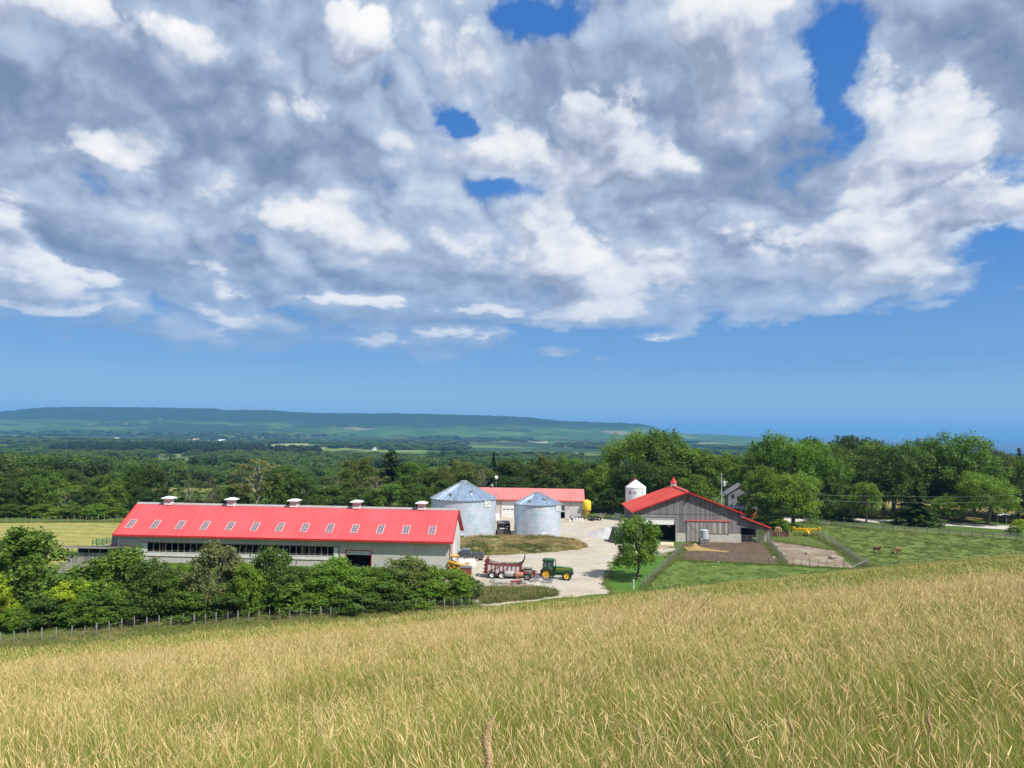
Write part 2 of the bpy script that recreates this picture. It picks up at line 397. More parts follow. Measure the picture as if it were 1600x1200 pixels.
def sheet_mat(name, stops, scale=.5, detail=8, rough=.65, spots=None, stripes=None, bump=.25):
    m, nt, b = newmat(name); P = wpos(nt)
    n = nt.noise(P, scale, detail, rough)
    c = nt.ramp(n, stops)
    if stripes:
        ang, per, col, amt = stripes
        s = nt.new('ShaderNodeSeparateXYZ'); nt.l.new(P, s.inputs[0])
        u = nt.math('ADD', nt.math('MULTIPLY', s.outputs[0], math.cos(ang)), nt.math('MULTIPLY', s.outputs[1], math.sin(ang)))
        u = nt.math('MULTIPLY_ADD', nt.math('SUBTRACT', nt.noise(P, .12, 4, .6), .5), per*2.2, u)
        w = nt.math('SINE', nt.math('MULTIPLY', u, 2*math.pi/per))
        br = nt.sstep(nt.noise(P, 1.1, 5, .65), .38, .6)
        c = nt.mix(nt.math('MULTIPLY', nt.math('MULTIPLY', nt.sstep(w, .1, .9), br), amt), c, col)
    for (sc, lo, hi, col, amt) in (spots or []):
        c = nt.mix(nt.math('MULTIPLY', nt.sstep(nt.noise(P, sc, 6, .6), lo, hi), amt), c, col)
    nt.l.new(c, b.inputs['Base Color']); b.inputs['Roughness'].default_value = .95; b.inputs['Specular IOR Level'].default_value = .12
    if bump:
        bp = nt.new('ShaderNodeBump'); bp.inputs['Strength'].default_value = bump; bp.inputs['Distance'].default_value = .12
        nt.l.new(nt.noise(P, 2.5, 6, .7), bp.inputs['Height']); nt.l.new(bp.outputs[0], b.inputs['Normal'])
    return m
# ---------------------------------------------------------------- the ground: one sheet out to the escarpment
def build_ground():
    rr = [0]+[1.5*1.0265**k for k in range(1, 345)]
    rr = np.array([r for r in rr if r < 10400]); ang = np.radians(np.linspace(-66, 66, 420))
    # a fan whose tip lies behind the viewpoint
    A, RR = np.meshgrid(ang, rr+1.0)
    X = np.sin(A)*RR; Y = np.cos(A)*RR-16*np.exp(-RR/60)-4
    Z = zg(X, Y)
    V = np.stack([X, Y, Z], -1).reshape(-1, 3); n, m = X.shape
    i, j = np.meshgrid(np.arange(n-1), np.arange(m-1), indexing='ij')
    a = (i*m+j).ravel(); F = np.stack([a, a+1, a+m+1, a+m], 1)
    o = link('ground', npmesh('ground', V, F, [ground_mat()], smooth=True)); tag(o, 'sloping hay field, farmyard and valley ground rolling out to the escarpment', 'ground', kind='structure')
    return o
build_ground()
def jitter_poly(pts, step=1.0, amp=.5, close=True):
    out = []; n = len(pts)
    for i in range(n):
        p, q_ = Vector(pts[i]).to_2d(), Vector(pts[(i+1) % n]).to_2d(); L = (q_-p).length; k = max(1, int(L/step))
        nn_ = Vector((-(q_-p).y, (q_-p).x)).normalized()
        for t in range(k):
            w = p.lerp(q_, t/k); a = (fbm(w.x*.35+7, w.y*.35, 3)-.5)*2*amp*(1 if 0 < t else .4)
            out.append(w+nn_*float(a))
    return out
from mathutils.geometry import tessellate_polygon
def sheet(name, px, dz, m, label, amp=.5, step=1.0, kind='structure', world=False, cat=None):
    pts = [Vector((p[0], p[1], 0)) if world else G(*p) for p in px]
    out = jitter_poly(pts, step, amp)
    tri = tessellate_polygon([[Vector((p.x, p.y, 0)) for p in out]])
    me = bpy.data.meshes.new(name)
    me.from_pydata([(p.x, p.y, dz) for p in out], [], [tuple(t) for t in tri]); me.materials.append(m)
    o = link(name, me)
    if me.polygons and sum(p.normal.z for p in me.polygons) < 0: me.flip_normals()
    return tag(o, label, cat or name.replace('_', ' '), kind=kind)
gravel = sheet_mat('gravel', [(.3, (.33, .285, .22)), (.5, (.43, .38, .30)), (.7, (.50, .445, .36))], .18, 9, .68, spots=[(.5, .55, .72, (.30, .255, .19), .5), (2.2, .62, .72, (.25, .22, .17), .45), (.07, .5, .66, (.43, .42, .40), .7), (.9, .60, .70, (.22, .185, .14), .5)], bump=.6)
GRAV = [(760, 952), (700, 948), (640, 925), (700, 893), (712, 893), (708, 866), (640, 850), (730, 820), (768, 808), (916, 810), (975, 810), (988, 815), (991, 846), (1052, 852), (1058, 860), (1040, 868), (1000, 868), (972, 872), (958, 880), (950, 898), (946, 915), (958, 932), (880, 942)]
sheet('gravel_yard', GRAV, .035, gravel, 'pale limestone gravel farmyard and lane between the barns', .55)
lawn_m = sheet_mat('lawn_grass', [(.3, (.050, .115, .016)), (.5, (.072, .155, .022)), (.7, (.10, .185, .034))], .8, 8, .7, spots=[(3, .5, .75, (.035, .075, .012), .5)])
sheet('lawn', [(948, 945), (944, 915), (952, 893), (962, 878), (1000, 868), (1040, 867), (1058, 861), (1062, 868), (1030, 895), (1004, 922), (990, 940)], .02, lawn_m, 'mown bright green lawn beside the grey barn and lane', .3)
past_m = sheet_mat('pasture_grass_cover', [(.28, (.055, .105, .020)), (.45, (.095, .16, .032)), (.6, (.135, .19, .045)), (.75, (.20, .22, .08))], .55, 9, .72, spots=[(1.6, .52, .68, (.035, .062, .016), .65)], stripes=(R(25), 1.7, (.15, .175, .06), .55))
sheet('paddock', [(1004, 932), (1032, 896), (1064, 872), (1150, 878), (1222, 882), (1300, 887), (1330, 905), (1150, 930)], .02, past_m, 'green paddock with paler mown streaks in front of the pens', .3)
past2_m = sheet_mat('pasture_turf', [(.26, (.055, .095, .020)), (.42, (.105, .15, .034)), (.58, (.155, .195, .05)), (.75, (.24, .245, .095))], .35, 9, .74, spots=[(1.2, .50, .66, (.035, .060, .016), .7), (3.0, .55, .75, (.20, .21, .09), .5)])
sheet('cattle_pasture', [(1292, 822), (1330, 821), (1450, 828), (1620, 842), (1700, 850), (1700, 880), (1380, 905), (1345, 888), (1300, 856), (1285, 838)], .02, past2_m, 'tufted green cattle pasture sloping to the board fence', .4)
dirt_m = sheet_mat('pen_dirt', [(.3, (.070, .050, .033)), (.5, (.115, .083, .056)), (.7, (.17, .125, .085))], .7, 9, .7, spots=[(2.5, .55, .7, (.06, .038, .026), .6), (.3, .55, .7, (.20, .14, .09), .4)], bump=.7)
sheet('pen_dirt', [(1062, 875), (1068, 850), (1100, 847.5), (1160, 846), (1203, 848), (1222, 882), (1150, 879)], .03, dirt_m, 'dark brown trampled dirt of the pen before the grey barn', .9, .6)
dirt2_m = sheet_mat('sandy_dirt', [(.3, (.15, .112, .078)), (.5, (.225, .172, .122)), (.7, (.33, .265, .195))], .6, 9, .7, spots=[(2.0, .55, .7, (.115, .082, .056), .6), (.22, .48, .62, (.34, .29, .22), .7)], bump=.7)
sheet('sandy_pen', [(1207, 846), (1240, 849), (1305, 860), (1322, 876), (1338, 889), (1290, 887), (1228, 881)], .03, dirt2_m, 'reddish sandy bare ground of the empty pen', .9, .6)
drive_m = sheet_mat('driveway_gravel', [(.3, (.44, .415, .37)), (.5, (.54, .51, .46)), (.7, (.60, .575, .53))], .4, 7, .6)
sheet('driveway', [(1225, 818), (1262, 813), (1400, 817.5), (1500, 822.5), (1590, 829), (1680, 836), (1680, 829.5), (1590, 822), (1500, 817.5), (1400, 813), (1262, 806.5), (1225, 806)], .03, drive_m, 'pale gravel driveway behind the board fence', .2)
hay_m = sheet_mat('hay_stubble', [(.3, (.20, .20, .055)), (.5, (.29, .275, .082)), (.7, (.36, .33, .115))], .3, 8, .68, stripes=(R(84), 5.0, (.16, .15, .055), .8))
sheet('hay_field', [(-330, 838), (-60, 818.5), (60, 817), (195, 817), (200, 838), (185, 862), (140, 885), (-60, 890), (-330, 910)], .03, hay_m, 'freshly mown yellow-green hay field left of the long barn', .4)
dry_m = sheet_mat('dry_grass', [(.3, (.19, .16, .055)), (.5, (.27, .225, .08)), (.7, (.33, .27, .11))], .3, 8, .7)
sheet('dry_field', [(72, 207), (150, 192), (210, 196), (250, 260), (160, 300), (95, 272)], .03, dry_m, 'dry straw-coloured field seen under the roadside trees', .8, world=True, step=2.5)
# ---------------------------------------------------------------- lake
def build_lake():
    m, nt, b = newmat('lake_water'); b.inputs['Base Color'].default_value = (.02, .07, .15, 1); b.inputs['Roughness'].default_value = .35
    P = wpos(nt); bp = nt.new('ShaderNodeBump'); bp.inputs['Strength'].default_value = .3; bp.inputs['Distance'].default_value = 1
    nt.l.new(nt.noise(P, .02, 6, .6), bp.inputs['Height']); nt.l.new(bp.outputs[0], b.inputs['Normal'])
    o = MB().quad((-42000, 7800, -105), (45000, 3000, -105), (45000, 44000, -105), (-42000, 44000, -105)).build('lake', m)
    tag(o, 'wide blue lake reaching the horizon beyond the trees', 'lake', kind='structure')
build_lake()
# ---------------------------------------------------------------- air
def build_haze():
    m = bpy.data.materials.new('haze_air'); m.use_nodes = True; nt = m.node_tree
    for n in list(nt.nodes):
        if n.type != 'OUTPUT_MATERIAL': nt.nodes.remove(n)
    v = nt.nodes.new('ShaderNodeVolumePrincipled'); v.inputs['Color'].default_value = (.21, .55, 1.0, 1)
    v.inputs['Density'].default_value = HAZE; v.inputs['Anisotropy'].default_value = 0.0
    nt.links.new(v.outputs[0], nt.nodes['Material Output'].inputs['Volume'])
    o = MB().bb((-46000, -120, -152), (46000, 46000, 330)).build('haze', m); tag(o, 'thin blue summer haze over the valley', 'haze', kind='stuff')
HAZE = 7.6e-5
build_haze()
# ---------------------------------------------------------------- foliage and bark materials
def foliage_mat(name, col=None, forest=False):
    m, nt, b = newmat(name)
    at = nt.new('ShaderNodeAttribute', attribute_name='tone').outputs['Fac']
    if col is None:
        base = nt.new('ShaderNodeObjectInfo').outputs['Color']
    else:
        r_ = nt.new('ShaderNodeObjectInfo').outputs['Random']
        base = nt.ramp(r_, col)
    P = wpos(nt)
    c = nt.mix(at, nt.vm('MULTIPLY', base, (.72, .78, .70)), nt.vm('MULTIPLY', base, (1.75, 1.60, 1.35)))
    c = nt.mix(nt.math('MULTIPLY', nt.sstep(nt.noise(P, .45, 3, .5), .45, .7), .30), c, nt.vm('MULTIPLY', base, (1.5, 1.25, .8)))
    b.inputs['Roughness'].default_value = .55; b.inputs['Specular IOR Level'].default_value = .28
    nt.l.new(c, b.inputs['Base Color'])
    tr = nt.new('ShaderNodeBsdfTranslucent'); nt.l.new(nt.vm('MULTIPLY', c, (1.5, 1.6, .7)), tr.inputs[0])
    mx = nt.new('ShaderNodeMixShader'); mx.inputs[0].default_value = .36
    nt.l.new(b.outputs[0], mx.inputs[1]); nt.l.new(tr.outputs[0], mx.inputs[2])
    nt.l.new(mx.outputs[0], m.node_tree.nodes['Material Output'].inputs['Surface'])
    return m
LEAF = foliage_mat('leaves')
BARK = mat('bark', (.13, .105, .085), .9, var=.35, scale=2.5, bump=.6)
BARKG = mat('pale_bark', (.24, .215, .185), .9, var=.3, scale=2.5, bump=.5)
def unit(a): return a/np.maximum(np.linalg.norm(a, axis=-1, keepdims=True), 1e-9)
def leaf_quads(P, N, size, rs, elong=1.0, fold=.25):
    n = len(P); t = unit(np.cross(N, rs.randn(n, 3))); bt = np.cross(N, t)
    s = size*(.6+.8*rs.rand(n))[:, None]
    a = P-t*s*.5*elong; c = P+t*s*.5*elong
    b_ = P+bt*s*.36-N*s*fold*rs.rand(n)[:, None]; d_ = P-bt*s*.36-N*s*fold*rs.rand(n)[:, None]
    V = np.stack([a, b_, c, d_], 1).reshape(-1, 3); F = np.arange(4*n).reshape(n, 4)
    return V, F
def sphere_dirs(n, rs, up=.0):
    d = rs.randn(n, 3); d[:, 2] += up; return unit(d)
def make_tree(kind, seed, nleaf=9000):
    """returns (crown mesh, trunk mesh); real proportions for a plant one unit tall"""
    rs = np.random.RandomState(seed); tb = MB(); cl = []   # clusters (x,y,z,r)
    if kind in ('broad', 'oval', 'airy', 'small'):
        h0 = {'broad': .17, 'oval': .12, 'airy': .12, 'small': .14}[kind]
        rx = {'broad': .40, 'oval': .30, 'airy': .27, 'small': .40}[kind]
        zc = (1+h0)/2-.01; rz = (1-h0)/2
        tr = {'broad': .028, 'oval': .02, 'airy': .016, 'small': .022}[kind]
        lean = rs.randn(2)*.02
        tb.tube([(0, 0, -.01), (0, 0, .02), (lean[0]*.5, lean[1]*.5, h0*.7), (lean[0], lean[1], h0*1.3), (lean[0]*2, lean[1]*2, .6), (lean[0]*2, lean[1]*2, .88)], [tr*1.5, tr*1.15, tr, tr*.85, tr*.45, tr*.12], 8)
        nl = {'broad': 20, 'oval': 17, 'airy': 22, 'small': 15}[kind]
        for i in range(nl):
            f = (i+.5)/nl; zz = 1-2*f*.93; az_ = i*2.399+rs.rand()*.7
            k = .54+.44*rs.rand(); rr_ = math.sqrt(max(0, 1-zz*zz))
            if kind == 'broad' and zz < -.2: rr_ = max(rr_, .75)
            c = np.array([math.cos(az_)*rr_*rx*k, math.sin(az_)*rr_*rx*k, zc+zz*rz*(.70+.14*rs.rand())])
            R0 = (.095+.11*rs.rand())*(rx/.38)*(1.0 if kind != 'airy' else .62)
            z0 = max(h0*.85, min(c[2]-.10, h0+.45*(c[2]-h0)))
            s0 = np.array([lean[0], lean[1], z0]); mid = (s0+c)/2+np.array([0, 0, .035])
            tb.tube([s0, mid, c], [tr*.5, tr*.30, tr*.08], 6, caps=False)
            ns = int(9+5*rs.rand())
            for q_ in range(ns):
                dd = sphere_dirs(1, rs, .35)[0]*R0*(.45+.6*rs.rand())
                p = c+dd*np.array([1.1, 1.1, .8])
                cl.append((*p, R0*(.34+.26*rs.rand())))
                if kind == 'airy' or q_ % 4 == 0: tb.tube([c, p], [tr*.10, tr*.03], 4, caps=False)
        if kind in ('broad', 'oval', 'small'):      # loose sprays standing out of the outline
            for i in range(46):
                zz = rs.rand()*1.9-.85; a_ = rs.rand()*6.283; rr_ = math.sqrt(max(0, 1-zz*zz))*(.92+.24*rs.rand())
                cl.append((math.cos(a_)*rr_*rx, math.sin(a_)*rr_*rx, zc+zz*rz*(.92+.14*rs.rand()), R0*.0+.020+.022*rs.rand()))
        size = {'broad': .021, 'oval': .021, 'airy': .019, 'small': .030}[kind]
    elif kind == 'bush':
        for i in range(9):
            a_ = i*.7+rs.rand(); k = .08+.25*rs.rand(); z1 = .5+.4*rs.rand()
            tb.tube([(0.03*math.cos(a_), .03*math.sin(a_), -.02), (math.cos(a_)*k*.5, math.sin(a_)*k*.5, z1*.55), (math.cos(a_)*k, math.sin(a_)*k, z1)], [.012, .008, .003], 5, caps=False)
        for i in range(44):
            zz = rs.rand()**.8; a_ = rs.rand()*6.283; rr_ = (.42*math.sqrt(max(.05, 1-((zz-.28)/.74)**2)))*(.35+.65*math.sqrt(rs.rand()))
            c = np.array([math.cos(a_)*rr_, math.sin(a_)*rr_, .05+.86*zz]); R0 = .085+.06*rs.rand()
            for q_ in range(9):
                dd = sphere_dirs(1, rs, .3)[0]*R0*(.5+.7*rs.rand()); cl.append((*(c+dd), R0*(.36+.3*rs.rand())))
        for i in range(9):   # loose shoots standing above the outline
            a_ = rs.rand()*6.283; rr_ = .3*rs.rand(); z0 = .82+.08*rs.rand()
            for q_ in range(4): cl.append((math.cos(a_)*rr_, math.sin(a_)*rr_, z0+.05*q_, .028))
        size = .029
    if kind == 'spruce' or kind == 'pine':
        tb.tube([(0, 0, -.01), (0, 0, .5), (0, 0, .99)], [.022, .012, .002], 7)
        Vs = []; Fs = []; tn = []; off = 0; P = []; N = []
        nw = 30
        for w in range(nw):
            f = w/(nw-1); z = .10+.88*f
            L = (.235*(1-f)**.85+.012)*(1+.25*(rs.rand()-.5))
            if kind == 'pine': L = .20*math.sin(min(1, (1-f)*1.5+.12)*1.57)*(1 if z > .35 else 0)*(.6+.7*rs.rand())
            nb_ = int(7+7*(1-f))
            for b_ in range(nb_):
                a_ = rs.rand()*6.283; l = L*(.75+.4*rs.rand()); droop = .30+.25*(1-f)
                ns = max(5, int(l*150))
                t = (np.arange(ns)+.3)/ns
                p = np.stack([np.cos(a_)*l*t, np.sin(a_)*l*t, z-droop*l*t**1.3+l*.12*t**3], 1)
                lat = (rs.rand(ns)-.5)*.30*l*(1-t*.6); p += np.stack([-np.sin(a_)*lat, np.cos(a_)*lat, (rs.rand(ns)-.5)*.012], 1)
                P.append(p); N.append(unit(np.array([[0, 0, 1.]])+rs.randn(ns, 3)*.45))
                if kind == 'pine' or b_ % 3 == 0: tb.tube([(0, 0, z), tuple(p[-1])], [.004, .001], 4, caps=False)
        P = np.concatenate(P); N = np.concatenate(N)
        V, F = leaf_quads(P, N, .028, rs, 1.5); tone = np.repeat(rs.rand(len(P)), 4)
    else:
        cl = np.array(cl); w = cl[:, 3]**2; w /= w.sum()
        idx = rs.choice(len(cl), nleaf, p=w); C = cl[idx, :3]; Rr = cl[idx, 3:4]
        dd = sphere_dirs(nleaf, rs, .25); rad = (rs.rand(nleaf, 1)**.5)*1.1
        P = C+dd*Rr*rad; N = unit(dd*.8+rs.randn(nleaf, 3)*.55+np.array([0, 0, .35]))
        P[:, 2] = np.maximum(P[:, 2], .01+.02*rs.rand(nleaf))
        V, F = leaf_quads(P, N, size, rs, 1.15)
        ct = rs.rand(len(cl)); tone = np.repeat(np.clip(.55*ct[idx]+.45*rs.rand(nleaf), 0, 1), 4)
    cm = npmesh('crown', V, F, [LEAF], {'tone': tone})
    to = tb.build('trunk', BARKG if kind in ('airy',) else BARK, smooth=True); tm = to.data; bpy.data.objects.remove(to)
    wid = np.percentile(np.abs(V[:, 0]), 97)*2
    return cm, tm, wid
KINDS = {}
for kind, seeds, nleaf in (('broad', (1, 2, 3), 17000), ('oval', (4, 5, 6), 12000), ('airy', (7, 8, 9), 3600), ('small', (10, 11), 9000), ('bush', (12, 13, 14, 15), 13000), ('spruce', (16, 17), 0), ('pine', (18,), 0)):
    KINDS[kind] = [make_tree(kind, s, nleaf) for s in seeds]
TONE = {'mid': (.088, .160, .027), 'dark': (.060, .112, .024), 'bright': (.135, .225, .028), 'yellow': (.25, .31, .026), 'olive': (.100, .135, .036), 'deep': (.040, .076, .021), 'spruce': (.030, .058, .028), 'leafy': (.105, .192, .026), 'grey': (.130, .150, .065)}
_tc = [0]; HG = 'bushes and trees in the hedge along the field fence'
def plant(name, px, D, ytop, wpx, kind, tone, label, cat='tree', group=None, seed=None, zbase=None):
    x = AT(px, 700, D).x; z = zg1(x, D) if zbase is None else zbase
    h = AT(px, ytop, D).z-z; w = wpx/FPX*D
    _tc[0] += 1; ks = KINDS[kind]; cm, tm, wid = ks[(seed if seed is not None else _tc[0]) % len(ks)]
    t = thing(name, label, cat, (x, D, z-.05), rnd.uniform(0, 6.283), group)
    s = w/wid; t.scale = (s, s, h)
    r_ = rnd.uniform(.82, 1.18); tc = [q*(1.15 if group == HG else 1.0) for q in TONE[tone]]; hue = rnd.uniform(.92, 1.10)
    c = link('crown', cm, t); c.color = (tc[0]*r_*hue, tc[1]*r_, tc[2]*r_, 1)
    link('trunk', tm, t)
    return t
HG = 'bushes and trees in the hedge along the field fence'
hedge = [('hedge_tree', 58, 85, 829, 150, 'bush', 'mid', 'tallest leafy tree at the left end of the hedge, rising over the mown field'),
 ('hedge_tree', -14, 83, 850, 100, 'bush', 'dark', 'dark leafy tree cut by the left picture edge'),
 ('hedge_bush', -4, 79, 905, 78, 'bush', 'yellow', 'bright yellow-green bush at the far left behind the fence posts'),
 ('hedge_bush', 48, 78.5, 950, 60, 'bush', 'bright', 'small bright bush below the tallest hedge tree'),
 ('hedge_bush', 128, 82, 910, 82, 'bush', 'yellow', 'yellow-green bush between the tallest hedge tree and the rounded dark bush'),
 ('hedge_bush', 192, 86, 862, 130, 'bush', 'mid', 'wide rounded bush in front of the long barn left door'),
 ('hedge_bush', 252, 84, 882, 100, 'bush', 'dark', 'dark rounded bush below the left end of the barn window strip'),
 ('hedge_bush', 292, 88, 884, 70, 'bush', 'bright', 'light green bush with yellow leaves below the barn window strip'),
 ('hedge_bush', 345, 86, 851, 95, 'bush', 'grey', 'tall grey-green bush reaching up in front of the window strip'),
 ('hedge_bush', 396, 85, 885, 60, 'bush', 'bright', 'narrow bright green bush left of the dark hedge bush'),
 ('hedge_bush', 432, 88, 863, 96, 'bush', 'dark', 'dark green bush in front of the middle of the window strip'),
 ('hedge_bush', 484, 89, 893, 70, 'bush', 'mid', 'low mid-green bush under the right part of the window strip'),
 ('hedge_bush', 525, 91, 874, 110, 'bush', 'leafy', 'broad green bush just left of the open barn door'),
 ('hedge_bush', 590, 91, 890, 84, 'bush', 'mid', 'green bush in front of the open barn door'),
 ('hedge_bush', 638, 93, 874, 92, 'bush', 'olive', 'olive bush with loose tall shoots right of the open barn door'),
 ('hedge_bush', 692, 95, 888, 90, 'bush', 'leafy', 'bright leafy bush below the right corner of the long barn'),
 ('hedge_bush', 733, 97, 903, 52, 'bush', 'dark', 'last dark bush at the right end of the hedge'),
 ('hedge_bush', 85, 79.5, 935, 80, 'bush', 'dark', 'low dark bush under the tallest hedge tree'),
 ('hedge_bush', 165, 81, 925, 90, 'bush', 'mid', 'low bush at the foot of the wide rounded bush'),
 ('hedge_bush', 222, 82, 932, 80, 'bush', 'dark', 'low dark bush below and left of the dark rounded bush'),
 ('hedge_bush', 300, 83.5, 920, 90, 'bush', 'mid', 'low bush in front of the light green bush with yellow leaves'),
 ('hedge_bush', 365, 84.5, 915, 80, 'bush', 'dark', 'low dark bush below the tall grey-green bush'),
 ('hedge_bush', 455, 86.5, 915, 90, 'bush', 'mid', 'low bush in front of the dark green hedge bush'),
 ('hedge_bush', 500, 87.5, 925, 60, 'bush', 'leafy', 'small fresh green bush at the foot of the hedge middle'),
 ('hedge_bush', 560, 88.5, 918, 90, 'bush', 'dark', 'low dark bush between the two bushes at the open door'),
 ('hedge_bush', 620, 90, 922, 80, 'bush', 'dark', 'low dark bush below the olive bush with tall shoots'),
 ('hedge_bush', 668, 91.5, 918, 76, 'bush', 'leafy', 'low leafy bush below the barn corner bush'),
 ('hedge_bush', 712, 93.5, 922, 60, 'bush', 'mid', 'low bush near the right end of the hedge')]
for h in hedge: plant(h[0], h[1], h[2]+(3.0 if h[3] < 905 else 3.0), h[3]-1, *h[4:], cat='bush' if 'bush' in h[0] else 'tree', group=HG)
# ---- single trees round the yard
plant('yard_tree', 996, 113.0, 808, 73, 'small', 'leafy', 'small round-crowned tree standing on the lawn in front of the grey barn', seed=1)
plant('maple', 1352, 188, 752, 50, 'oval', 'bright', 'small bright green maple by the driveway fence')
plant('round_tree', 1238, 178, 740, 84, 'broad', 'leafy', 'lower round tree right behind the yellow hay tedder')
plant('spruce', 1431, 185.5, 750, 60, 'spruce', 'dark', 'dark spruce with layered branches beside the driveway', seed=0)
BG = 'big trees behind the grey barn'
for a in [(988, 214, 680, 84, 'broad', 'leafy', 'tallest big tree behind the white feed silo'), (1026, 211, 673, 92, 'broad', 'mid', 'tall round-topped tree behind the grey barn ridge'),
          (1064, 209, 689, 76, 'oval', 'leafy', 'tree behind the right slope of the grey barn roof'), (1008, 203, 722, 92, 'broad', 'dark', 'dark lower tree between the white silo and the barn cupola'),
          (1102, 206, 703, 74, 'oval', 'mid', 'tree directly behind the utility pole'), (1140, 216, 706, 66, 'oval', 'leafy', 'tree behind the roof of the grey house'),
          (1168, 216, 708, 60, 'oval', 'mid', 'tree between the grey house and the small far spruce'), (1085, 199, 742, 60, 'oval', 'mid', 'low tree just left of the utility pole')]:
    plant('big_tree', *a, group=BG)
plant('spruce', 1037, 236, 671, 22, 'spruce', 'deep', 'left of two dark spruce tips above the big trees', group='dark spruces over the treetops')
plant('spruce', 1053, 238, 669, 30, 'spruce', 'deep', 'right of two dark spruce tips above the big trees', group='dark spruces over the treetops')
plant('spruce', 1176, 232, 688, 26, 'spruce', 'deep', 'lone small dark spruce in the gap right of the big trees')
RG = 'large trees along the driveway'
for a in [(1196, 200, 690, 78, 'broad', 'leafy', 'light green tree beside the grey house'), (1236, 198, 683, 92, 'broad', 'leafy', 'large light green tree above the lower round tree'),
          (1284, 201, 690, 84, 'broad', 'mid', 'large tree between the round tree and the bright maple'), (1322, 210, 700, 70, 'oval', 'olive', 'olive tree left of the bright maple top'),
          (1362, 212, 690, 70, 'oval', 'mid', 'tree rising behind the bright maple'), (1394, 197, 694, 96, 'broad', 'dark', 'dark thick-trunked tree left of the layered spruce'),
          (1428, 206, 684, 66, 'oval', 'mid', 'upright tree rising behind the layered spruce'), (1462, 203, 692, 70, 'broad', 'dark', 'dark tree right of the layered spruce'),
          (1502, 199, 679, 104, 'broad', 'mid', 'highest and widest tree on the driveway'), (1548, 205, 702, 76, 'broad', 'olive', 'grey-olive tree right of the widest driveway tree'),
          (1540, 187, 742, 74, 'broad', 'leafy', 'lighter lower tree leaning over the driveway lamp'), (1588, 208, 714, 72, 'oval', 'olive', 'olive tree near the right picture edge'),
          (1604, 192, 752, 70, 'broad', 'deep', 'dark low tree behind the lamp at the right edge'), (1640, 198, 705, 90, 'broad', 'mid', 'tree cut by the right picture edge'),
          (1478, 190, 772, 44, 'oval', 'leafy', 'small leafy tree under the widest driveway tree'), (1258, 214, 688, 60, 'oval', 'mid', 'tree top peeping between the two largest left driveway trees')]:
    plant('driveway_tree', *a, group=RG)
SG = 'dark trees on the skyline behind the driveway trees'
for px, yt, w, k, lab in ((1266, 681, 40, 'oval', 'dark tree crown on the skyline left of the long dark crown group'), (1310, 682, 60, 'oval', 'left crown of the long dark group on the skyline'), (1336, 679, 64, 'oval', 'middle and highest crown of the long dark group on the skyline'), (1360, 684, 50, 'oval', 'right crown of the long dark group on the skyline'), (1592, 699, 34, 'spruce', 'dark spruce tip on the skyline at the right edge')):
    plant('skyline_tree', px, 250+px*.01, yt, w, k, 'deep', lab, group=SG)
plant('shrub', 1222, 172, 812, 36, 'bush', 'bright', 'fresh green shrub left of the yellow hay tedder', cat='shrub')
plant('shrub', 1200, 176, 806, 50, 'bush', 'deep', 'dark shrub between the lean-to roof and the hay bale', cat='shrub')
plant('shrub', 1591, 179, 812, 24, 'bush', 'yellow', 'pale yellow-green shrub beside the driveway at the right edge', cat='shrub')
plant('shrub', 1583, 169, 822, 18, 'bush', 'leafy', 'small green shrub in a planter box by the board fence', cat='shrub')
plant('shrub', 1300, 194, 800, 60, 'bush', 'dark', 'dark low shrub under the driveway trees left of the maple', cat='shrub')
plant('yard_tree', 1190, 183, 726, 52, 'oval', 'leafy', 'leafy tree screening the right half of the grey house', seed=2)
plant('understory_tree', 1286, 196, 745, 70, 'bush', 'dark', 'dark bushy tree filling the gap left of the bright maple', group='bushy trees under the driveway trees')
plant('understory_tree', 1318, 204, 745, 60, 'bush', 'mid', 'bushy tree behind the bright maple foot', group='bushy trees under the driveway trees')
plant('understory_tree', 1378, 214, 735, 70, 'oval', 'dark', 'dark tree filling the gap right of the bright maple', group='bushy trees under the driveway trees')
plant('understory_tree', 1600, 204, 745, 60, 'bush', 'dark', 'dark bushy tree at the right edge behind the lamp shelter', group='bushy trees under the driveway trees')
plant('understory_tree', 1520, 212, 735, 90, 'oval', 'dark', 'dark tree behind the widest driveway tree', group='bushy trees under the driveway trees')
plant('understory_tree', 1460, 214, 730, 80, 'oval', 'mid', 'tree filling the gap behind the layered spruce', group='bushy trees under the driveway trees')
